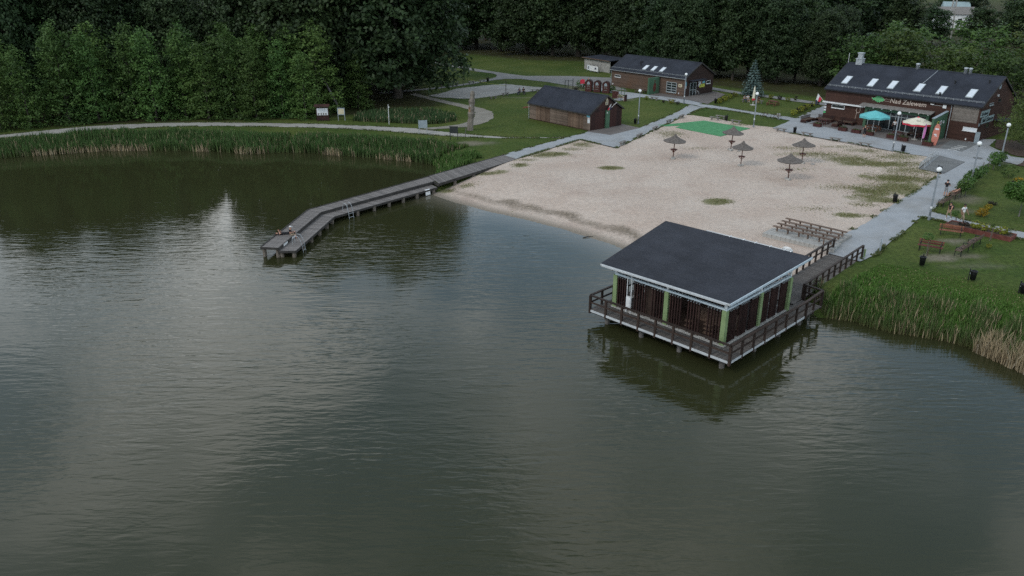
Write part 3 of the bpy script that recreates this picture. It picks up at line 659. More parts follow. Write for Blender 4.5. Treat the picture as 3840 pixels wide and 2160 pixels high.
for t in (.30, .46, .60, .77, .93, 1.0):
    c = p.lerp(q, t); mb = MB(); mb.bar(c + Vector((0, -.10, .17)), c + Vector((0, .2, .19)), .06, .03); mb.build('gutter_bracket', 'white_metal', roof)
mb = MB(); c = a.lerp(b2, .83); mb.lathe([(.40, -.02), (.38, .05), (.30, .10), (.15, .14), (.02, .15)], 16); d = mb.build('satellite_dish', 'white_paint', PV, (c.x, c.y + .45, c.z + .02), smooth=True); d.rotation_euler = (R(-55), 0, R(10))
mb = MB(); mb.tube([(c.x, c.y + .1, c.z - .2), (c.x, c.y + .45, c.z + .0)], .03, 6); mb.build('dish_arm', 'galv', PV)
# rafters under the roof
for i in range(7):
    x = .1 + i * 1.45
    mb = MB(); mb.bar((x, -.6, rz_f - .09), (x, 9.2, rz_b - .11), .08, .14); mb.build('rafter', 'dark_wood', PV)
# slats, hung in groups between the columns
slat = MB().box(-.035, .035, -.06, .06, .12, 2.38).mesh('slat', 'slat_wood')
hook = MB().box(-.02, .02, -.14, .0, 2.38, 2.44).mesh('slat_hook', 'galv')
def slats(vals, axis, off, hooks=False):
    for t in vals:
        put('slat', slat, PV, (t, off, 0) if axis == 'x' else (off, t, 0), 0 if axis == 'x' else R(90))
        if hooks: put('slat_hook', hook, PV, (t, off, 0) if axis == 'x' else (off, t, 0), 0 if axis == 'x' else R(90))
grp = lambda a, b2, n: [a + (b2 - a) * i / (n - 1) for i in range(n)]
fx = grp(.28, 1.1, 5) + grp(1.75, 2.6, 5) + grp(3.22, 4.1, 5) + grp(4.68, 5.5, 5) + grp(6.1, 6.95, 5) + grp(7.62, 8.5, 5)
slats(fx, 'x', -.02, True)
sy = grp(.35, 1.25, 6) + grp(1.75, 2.6, 6) + grp(3.1, 3.95, 6) + grp(4.6, 5.35, 6) + grp(5.8, 6.6, 6) + grp(7.1, 7.9, 6)
slats(sy, 'y', 8.86, True)
slats(grp(.35, 1.25, 5) + grp(2.4, 3.3, 5) + grp(5, 5.9, 5) + grp(7, 7.9, 5), 'y', .03); slats(grp(.35, 1.25, 5) + grp(2.6, 3.6, 5) + grp(5.2, 6.1, 5), 'x', 8.2)
part(PV, 'plinth', 'concrete', lambda mb: mb.box(-.18, 9.05, -.2, 8.4, .021, .10))
# inside: screens, bar counter, shelf
part(PV, 'partition', 'dark_wood', lambda mb: mb.box(2.5, 3.2, .25, .3, .1, 2.4))
part(PV, 'partition', 'dark_wood', lambda mb: mb.box(.4, 8.4, 3.3, 3.4, .1, 2.5)); part(PV, 'partition', 'dark_wood', lambda mb: mb.box(6.3, 6.4, 3.41, 8.0, .1, 2.5)); part(PV, 'inner_floor', 'dark_wood', lambda mb: mb.box(.1, 8.75, .1, 8.1, .101, .12))  # wide screens and dark floor added so the inside stays dark behind the slats
part(PV, 'counter', 'bench_wood', lambda mb: mb.box(5.4, 8.3, 2.2, 2.8, .1, 1.1))
part(PV, 'shelf', 'bench_wood', lambda mb: (mb.box(5.55, 6.05, .5, .8, .55, .62), mb.box(5.55, 6.05, .5, .8, .2, .26)))
part(PV, 'shelf', 'bench_wood', lambda mb: (mb.box(7.0, 7.6, .5, .8, .75, .82), mb.box(7.0, 7.6, .5, .8, .45, .52), mb.box(7.0, 7.6, .5, .8, .15, .22)))
part(PV, 'chute_box', 'white_paint', lambda mb: mb.box(1.2, 1.55, -.30, -.12, .45, 1.25)); part(PV, 'pole', 'white_metal', lambda mb: mb.tube([(1.2, -.22, .03), (1.2, -.22, 2.75)], .03, 6)); part(PV, 'pole', 'white_metal', lambda mb: mb.tube([(1.56, -.22, .03), (1.56, -.22, 3.0)], .03, 6))
# deck boards: individual planks round the house
DX0, DX1, DY0, DY1 = -.95, 10.35, -1.62, 9.5
bp = MB().box(-.068, .068, 0, 1, -.05, 0).mesh('deck_board', 'deck_wood')
n = int((DX1 - DX0) / .15)
for i in range(n):
    x = DX0 + .075 + i * (DX1 - DX0 - .02) / n
    put('deck_board', bp, PV, (x, DY0 + .02, .015), 0, (1, 1.42, 1))
    if x < 6.0: put('deck_board', bp, PV, (x, 8.45, .015), 0, (1, 1.0, 1))
n = int(8.6 / .15)
for i in range(n + 1):
    y = -.17 + i * .15
    put('deck_board', bp, PV, (DX1 - .02, y, .0145), R(90), (1, 1.25, 1)); put('deck_board', bp, PV, (DX0 + .76, y, .0145), R(90), (1, .74, 1))
part(PV, 'deck_frame', 'pier_edge', lambda mb: mb.box(DX0 + .06, DX1 - .06, DY0 + .06, DY1 - .06, -.26, -.045))
FR = [(DX0, DY0, DX1, DY0), (DX1, DY0, DX1, 8.3), (DX0, DY1, DX0, DY0)]
part(PV, 'deck_fascia', 'trim_white', lambda mb: mb.box(DX0, DX1, DY0 - .03, DY0 + .01, -.16, .0)); part(PV, 'deck_fascia', 'trim_white', lambda mb: mb.box(DX1, DX1 + .03, DY0, 8.1, -.16, .0)); part(PV, 'deck_fascia', 'pier_edge', lambda mb: mb.box(DX0 - .03, DX0, DY0, DY1, -.16, .0))
for (x, y) in [(.2, -1.0), (3.2, -1.0), (6.3, -1.0), (9.5, -1.0), (9.7, 2.6), (9.7, 5.8), (9.8, 8.6), (-.3, 3), (-.3, 7), (4, 9), (6.6, 12.2), (9.4, 10.5)]:
    part(PV, 'pile', 'pile_grey', lambda mb: mb.lathe([(.17, -2.6), (.17, -.2)], 10, (x, y, 0)))
def railing(parent, pts, mat='dark_wood', step=1.35, h=1.06, post_down=.28):
    """each post and rail its own part"""
    for (a, b2) in zip(pts[:-1], pts[1:]):
        a, b2 = Vector(a), Vector(b2); L = (b2 - a).length; n = max(1, round(L / step)); d = (b2 - a).normalized()
        for i in range(n + 1):
            p = a.lerp(b2, i / n)
            mb = MB(); w = .075 if 0 < i < n else .085
            ang = math.atan2(d.y, d.x); mb.box(-w, w, -w * .8, w * .8, -post_down, h - .02); mb.build('rail_post', mat, parent, (p.x, p.y, p.z), ang + random.uniform(-.01, .01))
        z = Vector((0, 0, h + .03)); mb = MB(); mb.bar(a + z, b2 + z, .17, .09); mb.build('handrail', mat, parent)
        z = Vector((0, 0, h * .52)); mb = MB(); mb.bar(a + z, b2 + z, .07, .11); mb.build('midrail', mat, parent)
B0, B1 = Vector((7.55, 9.5, 0)), Vector((6.85, 22.6, 0)); bd = (B1 - B0).normalized(); bn = Vector((bd.y, -bd.x, 0))
railing(PV, [(DX0 + .02, 8.8, 0), (DX0 + .02, DY0 + .02, 0), (DX1 - .02, DY0 + .02, 0), (DX1 - .02, 8.3, 0), (10.2, 10.9, 0), (8.85, 11.05, 0)])
railing(PV, [tuple(B0.lerp(B1, .115) + bn * 1.22), tuple(B1 + bn * 1.22)], step=1.15); railing(PV, [tuple(B0.lerp(B1, .0) - bn * 1.22), tuple(B1 - bn * 1.22)], step=1.2)
# bridge boards
br = MB().box(-1.25, 1.25, -.066, .066, -.05, 0).mesh('bridge_board', 'deck_wood'); n = int((B1 - B0).length / .15)
for i in range(n):
    p = B0.lerp(B1, (i + .5) / n); put('bridge_board', br, PV, (p.x, p.y, .012 + random.uniform(-.002, .002)), math.atan2(bd.y, bd.x) - R(90))
for i in range(11): put('bridge_board', br, PV, (9.6, 8.35 + i * .22, .006), 0, (.62, 1.5, 1))
for s in (-1, 0, 1):
    mb = MB(); o = Vector((0, 0, -.16)); mb.bar(B0 + bn * s * 1.1 + o, B1 + bn * s * 1.1 + o, .12, .2); mb.build('bridge_beam', 'pier_edge', PV)
part(PV, 'marker_post', 'bench_wood', lambda mb: mb.box(5.35, 5.43, 21.0, 21.08, .0, 1.5)); part(PV, 'marker_post', 'green_paint', lambda mb: mb.box(8.15, 8.27, 22.75, 22.87, -.1, .75))

# ------------------------------------------------------------------ jetty
JT = thing('jetty', 'long weathered grey wooden jetty with a bend and a lower side step', 'jetty')
def seg_boards(a0, a1, b0, b1, z, n):
    """boards between left edge a0-a1 and right edge b0-b1"""
    a0, a1, b0, b1 = map(Vector, (a0, a1, b0, b1))
    for i in range(n):
        t0, t1 = i / n, (i + .90) / n; dz = random.uniform(-.006, .006)
        p = [a0.lerp(a1, t0), b0.lerp(b1, t0), b0.lerp(b1, t1), a0.lerp(a1, t1)]; c = sum(p, Vector((0, 0))) / 4
        mb = MB(); mb.prism([(q.x - c.x, q.y - c.y) for q in p], -.05, 0); mb.build('board', 'pier_wood', JT, (c.x, c.y, z + dz))
U = [(-21.8, 65.2), (-20.35, 76.2), (-9.5, 89.5), (-1.1, 100.1)]           # left edge of the upper deck
M_ = [(-20.2, 64.95), (-18.85, 75.5), (-8.75, 87.2)]                       # step line
Lo = [(-18.75, 65.0), (-17.45, 75.0), (-8.3, 85.9)]
seg_boards(U[0], U[1], M_[0], M_[1], 0, 62); seg_boards(U[1], U[2], M_[1], (-8.6, 87.6), 0, 92)
seg_boards((-9.5, 89.5), U[3], (-8.1, 86.2), (0.6, 97.9), .04, 62)
seg_boards((M_[0][0] + .03, M_[0][1]), (M_[1][0] + .03, M_[1][1]), Lo[0], Lo[1], -.30, 50); seg_boards((M_[1][0] + .03, M_[1][1]), (-9.05, 86.95), Lo[1], Lo[2], -.30, 70)
def beam(pts, z, w, h, mat='pier_edge', name='edge_beam'):
    for a, b2 in zip(pts[:-1], pts[1:]):
        mb = MB(); mb.bar((a[0], a[1], z), (b2[0], b2[1], z), w, h); mb.build(name, mat, JT)
beam(U, -.13, .1, .2); beam([(m_[0], m_[1]) for m_ in M_], -.15, .08, .28); beam(Lo, -.42, .09, .2); beam([(-8.1, 86.2), (.6, 97.9)], -.10, .1, .28); beam([(-9.5, 89.5), (-1.1, 100.1)], .0, .1, .16)
beam([U[0], M_[0]], -.1, .1, .18); beam([M_[0], Lo[0]], -.4, .1, .18); beam([(-8.75, 87.2), (-8.1, 86.0)], -.15, .08, .28)
beam([(u[0] + .06, u[1]) for u in U[:3]], .03, .10, .05, 'pier_edge', 'kerb_rail')
for a, b2 in (((-20.05, 66.0), (-19.95, 66.9)), ((-19.8, 67.9), (-19.7, 68.7))):
    mb = MB(); mb.bar((a[0] + .01, a[1], -.15), (b2[0] + .01, b2[1], -.15), .08, .2); mb.build('step_lamp', 'white_paint', JT)
piles = [(-21.55, 65.35), (-20.35, 65.2), (-20.0, 65.25), (-18.95, 65.2), (-18.65, 67.2), (-18.4, 69.2), (-18.1, 71.2), (-17.85, 73.2), (-17.65, 74.7), (-15.6, 77.3), (-14.2, 79.0), (-12.9, 80.6), (-11.6, 82.1), (-10.3, 83.6), (-8.7, 85.6),
         (-21.3, 68.5), (-21.0, 72), (-20.2, 75.8), (-17, 80), (-13.5, 84.3), (-10.3, 88.2), (-6.5, 88.4), (-4.5, 91.1), (-2.2, 94.2)]
for (x, y) in piles:
    zt = -.24 if (x, y) in piles[:2] + piles[15:] else -.42
    mb = MB(); mb.lathe([(.17, -2.6), (.17, WATER_Z + .05), (.18, -.7), (.17, zt)], 10, jag=.05); mb.build('pile', 'pile_wood', JT, (x, y, 0))
def ladder(loc, rz, label, L=1.9):
    t = thing('swim_ladder', label, 'ladder', loc, rz, 'jetty ladders')
    for s in (-.28, .28):
        pts = [(s, -.75, 0), (s, -.72, .55), (s, -.5, .85), (s, -.2, .82), (s, .0, .5), (s, .12, 0), (s, .30, -L * .75)]
        mb = MB(); mb.tube(pts, .024, 6); mb.build('side_rail', 'galv', t)
    for k in range(4):
        f = k / 3; mb = MB(); mb.tube([(-.28, .14 + .15 * f, -.12 - .36 * k), (.28, .14 + .15 * f, -.12 - .36 * k)], .02, 6); mb.build('rung', 'galv', t)
ladder((-18.62, 66.7, -.30), R(-98), 'bright metal swim ladder at the far end of the jetty beside the seated person')
ladder((-16.2, 76.5, -.30), R(-130), 'metal swim ladder on the jetty just past its bend')
mb = MB()
for k in range(6):
    x0 = -.35 + k * .115
    mb.add([(x0, 0, .01), (x0 + .115, 0, .012), (x0 + .115, -.16, .0), (x0, -.16, .004), (x0 + .115, -.2, -.6 - .04 * (k % 2)), (x0, -.19, -.58)], [(0, 1, 2, 3), (3, 2, 4, 5)])
tw = mb.build('towel', 'white_cloth', None, (-9.35, 84.85, -.285), R(50)); tag(tw, 'pale towel draped over the edge of the jetty near shore', 'towel')
tw.modifiers.new('thick', 'SOLIDIFY').thickness = .02

# ------------------------------------------------------------------ gabled buildings
def gable(parent, L, D, ze, zr, over, mats, roof_mat, t=.12, overg=.25):
    """front at y=0, back at y=D; eave height ze, ridge zr"""
    part(parent, 'front_wall', mats[0], lambda mb: mb.box(0, L, 0, .15, 0, ze - .08)); part(parent, 'back_wall', mats[2], lambda mb: mb.box(0, L, D - .15, D, 0, ze - .08))
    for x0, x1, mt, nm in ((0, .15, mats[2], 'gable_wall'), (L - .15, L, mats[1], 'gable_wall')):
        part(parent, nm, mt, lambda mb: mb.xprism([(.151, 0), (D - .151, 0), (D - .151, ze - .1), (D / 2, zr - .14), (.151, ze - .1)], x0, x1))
    sl = (zr - ze) / (D / 2)
    r = None
    for s in (0, 1):
        y0, z0 = (-over, ze - sl * over) if s == 0 else (D + over, ze - sl * over)
        mb = MB(); slab(mb, [(-overg, y0, z0), (L + overg, y0, z0), (L + overg, D / 2, zr), (-overg, D / 2, zr)], t)
        o = mb.build('roof_slope', roof_mat, parent)
        if s == 0: r = o
    part(parent, 'ridge_cap', roof_mat, lambda mb: mb.xprism([(D / 2 - .18, zr + t - .06), (D / 2, zr + t + .05), (D / 2 + .18, zr + t - .06), (D / 2, zr + t - .02)], -overg - .01, L + overg + .01))
    for x in (-overg - .02, L + overg + .02):
        for s in (0, 1):
            a = (x, -over if s == 0 else D + over, ze - sl * over + .04); mb = MB(); mb.bar(a, (x, D / 2, zr + .04), .05, .2); mb.build('bargeboard', 'pier_edge', parent)
    return r
# shed
SH = thing('boat_shed', 'low weathered plank shed with dark pitched roof and dark gable beside the path', 'shed', (2.75, 125.4, 0), R(-49))
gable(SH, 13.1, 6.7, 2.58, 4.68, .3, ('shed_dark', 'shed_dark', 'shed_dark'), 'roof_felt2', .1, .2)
vp = MB().box(-.1, .1, -.035, 0, .12, 2.42).mesh('plank', 'shed_wood')
for (x0, x1) in ((1.5, 4.6), (8.5, 11.65)):
    n = int((x1 - x0) / .21)
    for i in range(n): put('plank', vp, SH, (x0 + .1 + (x1 - x0 - .2) * i / (n - 1), -.002 - (.02 if i % 3 == 1 else 0), 0), 0, (random.choice((.82, .9, .96)), 1, 1))
for (x0, x1) in ((.05, 1.48), (4.64, 8.46), (11.68, 13.06)):
    bpn = MB().box(x0, x1, -.03, 0, .0, .175).mesh('wall_board', 'shed_board')
    for k in range(13): put('wall_board', bpn, SH, (0, -.002, .12 + k * .19))
part(SH, 'eave_board', 'shed_warm', lambda mb: mb.box(.03, 13.07, -.045, -.001, 2.43, 2.50))
gb = MB().box(13.1, 13.13, .1, 6.6, 0, .17).mesh('wall_board', 'shed_dark')
for k in range(13): put('wall_board', gb, SH, (.002, 0, .1 + k * .19))
part(SH, 'door', 'green_wall', lambda mb: mb.box(13.14, 13.38, 3.0, 3.75, .02, 2.65)); part(SH, 'door_lamp', 'white_paint', lambda mb: mb.box(13.38, 13.45, 3.05, 3.2, 2.25, 2.38))
part(SH, 'downpipe', 'galv', lambda mb: mb.tube([(-.05, -.12, .05), (-.05, -.12, 2.3)], .05, 8)); part(SH, 'gutter', 'pier_edge', lambda mb: mb.bar((-.2, -.36, 2.36), (13.3, -.36, 2.36), .1, .09))
part(SH, 'wall_lamp', 'white_paint', lambda mb: mb.box(-.22, -.1, -.05, .08, 2.05, 2.2))
part(SH, 'notice', 'sign_blue', lambda mb: mb.box(12.35, 13.0, -.065, -.05, 1.92, 2.25)); part(SH, 'notice', 'salmon', lambda mb: mb.box(12.55, 13.0, -.065, -.05, 1.84, 1.91)); part(SH, 'notice', 'sign_white', lambda mb: mb.box(12.55, 13.0, -.065, -.05, 1.12, 1.83))
part(SH, 'emblem', 'lettering_dark', lambda mb: mb.box(12.78, 12.9, -.07, -.066, 1.62, 1.74))
part(SH, 'gable_sign', 'sign_cream', lambda mb: (mb.xprism([(2.95, 3.95), (3.55, 3.95), (3.3, 4.42)], 13.14, 13.18), mb.box(13.14, 13.18, 2.95, 3.5, 3.42, 3.88)))
part(SH, 'gable_sign_picture', 'grey_bench', lambda mb: (mb.box(13.181, 13.19, 3.05, 3.4, 3.5, 3.78), mb.box(13.181, 13.19, 3.15, 3.38, 4.0, 4.12)))
part(SH, 'mast_arm', 'white_paint', lambda mb: mb.tube([(13.3, 3.65, 2.6), (13.7, 4.1, 3.35), (13.9, 4.6, 3.75)], .03, 6))
def flag(parent, name, pts, mat):
    mb = MB(); n = len(pts) // 2; mb.add(pts, [(i, i + 1, n + i + 1, n + i) for i in range(n - 1)]); o = mb.build(name, mat, parent, fix=False); o.modifiers.new('t', 'SOLIDIFY').thickness = .015; return o
FL = thing('flag', 'white and red flag with a blue flag behind, above the green shed door', 'flag', (2.75, 125.4, 0), R(-49))
part(FL, 'flagpole', 'white_paint', lambda mb: mb.tube([(13.4, 3.5, 2.62), (13.75, 3.55, 3.6)], .02, 6))
flag(FL, 'white_half', [(13.74, 3.52, 3.58), (13.66, 3.40, 3.35), (13.58, 3.30, 3.12), (13.70, 3.60, 3.5), (13.6, 3.55, 3.2), (13.52, 3.50, 2.98)], 'white_cloth')
flag(FL, 'red_half', [(13.60, 3.36, 3.14), (13.55, 3.18, 2.95), (13.5, 3.10, 2.70), (13.56, 3.52, 3.0), (13.5, 3.42, 2.8), (13.46, 3.35, 2.62)], 'red_cloth')
flag(FL, 'blue_flag', [(13.62, 3.72, 3.25), (13.58, 3.85, 3.0), (13.5, 3.82, 2.75), (13.5, 3.55, 2.95), (13.46, 3.56, 2.8), (13.44, 3.55, 2.6)], 'navy_cloth')
# hut
HU = thing('service_hut', 'long brown timber building with dark pitched roof and three small skylights behind the shed', 'building', (19.6, 160.4, 0), R(-49.5))
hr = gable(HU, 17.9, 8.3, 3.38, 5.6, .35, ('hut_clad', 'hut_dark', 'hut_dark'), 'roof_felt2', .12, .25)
sl = (5.6 - 3.38) / 4.15
def skylight(parent, x0, x1, y0, y1, ze, sl, t):
    z = lambda y: ze + sl * y + t
    o = MB(); slab(o, [(x0, y0, z(y0) - .02), (x1, y0, z(y0) - .02), (x1, y1, z(y1) - .02), (x0, y1, z(y1) - .02)], .09); f = o.build('skylight', 'frame_grey', parent)
    d = .09; o = MB(); slab(o, [(x0 + d, y0 + d, z(y0 + d) + .072), (x1 - d, y0 + d, z(y0 + d) + .072), (x1 - d, y1 - d, z(y1 - d) + .072), (x0 + d, y1 - d, z(y1 - d) + .072)], .015); o.build('pane', 'skylight_glass', f)
for x in (7.1, 9.15, 11.2): skylight(HU, x, x + .85, .5, 1.75, 3.38, sl, .12)
def window(parent, x0, x1, z0, z1, y=-.0, axis='x', glass='glass', frame='white_paint', nx=1, nz=1, fw=.06):
    """frame bars, each pane its own sub-part, and a sill"""
    T = (lambda u, w, d: (u, y - d, w)) if axis == 'x' else (lambda u, w, d: (y + d, u, w))
    def bx(mb, u0, u1, w0, w1, d0, d1):
        a, b2 = T(u0, w0, d0), T(u1, w1, d1); mb.box(min(a[0], b2[0]), max(a[0], b2[0]), min(a[1], b2[1]), max(a[1], b2[1]), min(a[2], b2[2]), max(a[2], b2[2]))
    mb = MB(); bx(mb, x0, x1, z0, z0 + fw, .003, .05); bx(mb, x0, x1, z1 - fw, z1, .003, .05); bx(mb, x0, x0 + fw, z0 + fw, z1 - fw, .003, .05); bx(mb, x1 - fw, x1, z0 + fw, z1 - fw, .003, .05)
    for i in range(1, nx): c = x0 + (x1 - x0) * i / nx; bx(mb, c - fw / 2, c + fw / 2, z0 + fw, z1 - fw, .003, .048)
    for i in range(1, nz): c = z0 + (z1 - z0) * i / nz; bx(mb, x0 + fw, x1 - fw, c - fw / 2, c + fw / 2, .003, .046)
    w = mb.build('window', frame, parent)
    for i in range(nx):
        for k in range(nz):
            a0, a1 = x0 + (x1 - x0) * i / nx + fw / 2, x0 + (x1 - x0) * (i + 1) / nx - fw / 2; c0, c1 = z0 + (z1 - z0) * k / nz + fw / 2, z0 + (z1 - z0) * (k + 1) / nz - fw / 2
            mb = MB(); bx(mb, a0, a1, c0, c1, .006, .02); mb.build('pane', glass, w)
    mb = MB(); bx(mb, x0 - .05, x1 + .05, z0 - .07, z0 - .003, .003, .12); mb.build('sill', frame, w)
    return w
window(HU, .85, 2.35, 1.85, 2.3); window(HU, 13.7, 16.05, .45, 2.3, nx=2, nz=4, fw=.1, frame='frame_grey')
part(HU, 'notice_board', 'sign_cream', lambda mb: mb.box(16.45, 17.25, -.05, -.003, 1.6, 2.15)); part(HU, 'notice_print', 'grey_bench', lambda mb: mb.box(16.65, 16.95, -.056, -.051, 1.75, 2.0))
for x in (.35, 16.6): part(HU, 'wall_lamp', 'white_paint', lambda mb: mb.box(x, x + .14, -.12, -.003, .35, .6))
part(HU, 'eave_board', 'shed_warm', lambda mb: mb.box(.2, 17.7, -.04, -.004, 3.02, 3.2)); part(HU, 'gutter', 'galv', lambda mb: mb.bar((-.25, -.43, 3.16), (18.15, -.43, 3.16), .12, .1))
for x in (-.08, 11.3, 17.98): part(HU, 'downpipe', 'galv', lambda mb: mb.tube([(x, -.12, .05), (x, -.12, 2.95), (x, -.4, 3.1)], .05, 8))
part(HU, 'snow_guard', 'galv', lambda mb: (mb.bar((-.2, .05, 3.72), (18.1, .05, 3.72), .03, .03), mb.bar((-.2, .05, 3.62), (18.1, .05, 3.62), .03, .03)))
part(HU, 'art_wall', 'green_wall', lambda mb: mb.box(11.9, 12.25, -3.2, -.35, 0, 3.0))
part(HU, 'mural', 'red_wood', lambda mb: (mb.xprism([(-1.9, .5), (-1.4, .5), (-1.2, 1.2), (-1.35, 1.9), (-1.65, 2.1), (-1.95, 1.8), (-2.1, 1.1)], 12.252, 12.27), mb.box(12.252, 12.268, -1.75, -1.55, 2.12, 2.5)))
part(HU, 'gable_door', 'frame_grey', lambda mb: (mb.box(17.903, 17.96, 1.4, 1.48, 0, 2.35), mb.box(17.903, 17.96, 2.3, 2.38, 0, 2.35), mb.box(17.903, 17.96, 3.2, 3.28, 0, 2.35), mb.box(17.903, 17.95, 1.48, 3.2, 1.0, 1.08), mb.box(17.903, 17.95, 1.48, 3.2, 2.27, 2.35)))
part(HU, 'door_glass', 'glass', lambda mb: mb.box(17.904, 17.92, 1.48, 3.2, .02, 2.27))
part(HU, 'canopy', 'roof_felt2', lambda mb: mb.xprism([(.9, 2.75), (5.2, 2.75), (5.2, 2.83), (.9, 2.83)], 17.9, 19.0))
for (y0, y1, z0, z1, mt) in ((.05, .4, 1.9, 2.6, 'sign_blue'), (.05, .4, 1.45, 1.85, 'sign_white'), (3.9, 4.6, 1.5, 2.4, 'sign_white'), (4.65, 5.0, 1.9, 2.4, 'orange_wood'), (5.05, 5.8, 1.95, 2.35, 'sign_blue'), (4.2, 5.8, 1.25, 1.85, 'sign_yellow')):
    part(HU, 'poster', mt, lambda mb: mb.box(17.903, 17.93, y0, y1, z0, z1))
window(HU, 6.2, 7.4, 1.75, 2.3, 17.9, 'y')
for (x, y) in ((5.3, 2.2), (5.6, 2.35), (5.9, 1.6)): part(HU, 'roof_vent', 'black_plastic', lambda mb: mb.lathe([(.09, 0), (.09, .35), (.14, .36), (.14, .42)], 8, (x, y, 3.38 + sl * y + .08)))
# cafe
CF = thing('lakeside_cafe', 'large dark brown cafe building with pitched roof, skylights and a green fish sign', 'building', (48.1, 124.2, 0), R(-48.5))
CL, CD, CE, CRZ = 22.2, 12.0, 4.88, 8.1
gable(CF, CL, CD, CE, CRZ, .3, ('cafe_clad', 'cafe_clad', 'cafe_clad'), 'roof_felt2', .14, .2)
csl = (CRZ - CE) / (CD / 2)
for x in (1.55, 5.55, 8.55, 12.4, 15.45, 19.4): skylight(CF, x, x + .95, 1.15, 2.85, CE, csl, .14)
part(CF, 'snow_guard', 'galv', lambda mb: [mb.bar((-.1, .35, CE + csl * .35 + .14 + h), (CL + .1, .35, CE + csl * .35 + .14 + h), .03, .03) for h in (.1, .22)] + [mb.bar((x, .33, CE + .28), (x, .37, CE + .58), .03, .03) for x in np.arange(.3, 22, 1.0)])
part(CF, 'gutter', 'black_plastic', lambda mb: mb.bar((-.2, -.38, CE - .16), (CL + .2, -.38, CE - .16), .14, .12))
for x in (18.45,): part(CF, 'downpipe', 'galv', lambda mb: mb.tube([(x, -.3, CE - .2), (x, -.1, CE - .5), (x, -.1, .05)], .06, 8))
part(CF, 'roof_cable', 'galv', lambda mb: mb.tube([(12.3, 1.2, CE + csl * 1.2 + .16), (12.9, 3.4, CE + csl * 3.4 + .16), (13.4, 5.9, CE + csl * 5.9 + .17)], .04, 6))
part(CF, 'chimney', 'galv', lambda mb: (mb.box(1.2, 2.15, 5.6, 6.5, 7.9, 8.85), mb.box(1.12, 2.23, 5.52, 6.58, 8.85, 8.95), mb.box(1.35, 2.0, 5.75, 6.35, 8.95, 9.65), mb.box(1.25, 2.1, 5.65, 6.45, 9.65, 9.8)))
for x, r in ((10.45, .26), (17.1, .25), (17.72, .22)): part(CF, 'chimney_flue', 'galv', lambda mb: mb.lathe([(r, 7.9), (r, 8.75), (r * 1.15, 8.78), (r * 1.15, 8.95), (r * .5, 9.0)], 12, (x, 6.0, 0)), True)
part(CF, 'antenna', 'white_metal', lambda mb: mb.tube([(-.15, 5.9, 8.1), (-.15, 5.9, 9.6)], .03, 5))
for (x, y) in ((16.9, 3.6), (21.0, 4.4), (16.2, .9)): part(CF, 'roof_vent', 'black_plastic', lambda mb: mb.lathe([(.1, 0), (.1, .4), (.17, .42), (.17, .5)], 8, (x, y, CE + csl * y + .1)))
# glazed entrance in a green frame
part(CF, 'entrance_frame', 'green_wall', lambda mb: (mb.box(6.7, 7.1, -.55, -.005, 0, 3.05), mb.box(15.5, 15.9, -.55, -.005, 0, 3.05), mb.box(7.1, 15.5, -.55, -.005, 2.62, 3.05)))
ent = part(CF, 'entrance_glazing', 'frame_grey', lambda mb: [mb.box(x - .05, x + .05, -.12, -.006, 0, 2.6) for x in (7.2, 8.9, 10.4, 11.2, 12.0, 12.8, 14.0, 15.4)] + [mb.box(7.15, 15.45, -.115, -.007, z - .05, z + .05) for z in (.08, 2.05, 2.56)])
for x0, x1 in ((7.25, 8.85), (8.95, 10.35), (10.45, 11.15), (11.25, 11.95), (12.05, 12.75), (12.85, 13.95), (14.05, 15.35)):
    for z0, z1 in ((.14, 1.99), (2.11, 2.5)): mb = MB(); mb.box(x0, x1, -.05, -.01, z0, z1); mb.build('pane', 'glass', ent)
can = part(CF, 'canopy', 'grey_bench', lambda mb: mb.xprism([(-.0, 3.35), (-1.3, 3.12), (-1.3, 3.2), (-.0, 3.45)], 6.0, 16.4))
for i in range(8): x = 6.9 + i * 1.3; mb = MB(); mb.box(x - .05, x + .05, -1.25, -.56, 2.98, 3.11); mb.build('bracket', 'white_paint', can)
part(CF, 'canopy', 'white_paint', lambda mb: mb.box(-.1, 6.4, -.5, -.002, 2.78, 2.95))
window(CF, 1.25, 3.3, 2.1, 2.6); window(CF, 20.4, 22.19, 1.45, 1.95, glass='skylight_glass')
part(CF, 'cladding_panel', 'cafe_grey', lambda mb: mb.box(18.65, 21.95, -.05, -.002, 2.55, 4.6)); part(CF, 'cladding_trim', 'shed_warm', lambda mb: mb.box(18.65, 22.0, -.055, -.003, 4.605, 4.68))
part(CF, 'wall_lamp', 'white_paint', lambda mb: mb.box(20.95, 21.12, -.06, -.002, .2, .45)); part(CF, 'electric_box', 'white_paint', lambda mb: mb.box(17.3, 17.75, -.16, -.002, 4.05, 4.5)); part(CF, 'floodlight', 'white_paint', lambda mb: (mb.box(15.6, 16.1, -.2, -.002, 4.35, 4.45), mb.box(15.8, 17.3, -.04, -.003, 4.28, 4.31)))
part(CF, 'net_decoration', 'lettering_cream', lambda mb: (mb.tube([(5.5 + .3 * math.cos(t), -.06, 2.25 + .42 * math.sin(t)) for t in np.linspace(.2, 6.3, 20)], .045, 6), mb.tube([(5.3, -.05, 1.85), (5.2, -.05, .6)], .03, 6), mb.tube([(5.75, -.05, 2.5), (6.3, -.05, 2.75)], .03, 6)))
for z, mt in ((2.35, 'sign_white'), (1.9, 'sign_white'), (1.5, 'sign_white'), (1.15, 'fish_green')): part(CF, 'plate', mt, lambda mb: mb.box(.05, .4, -.05, -.002, z, z + .28))
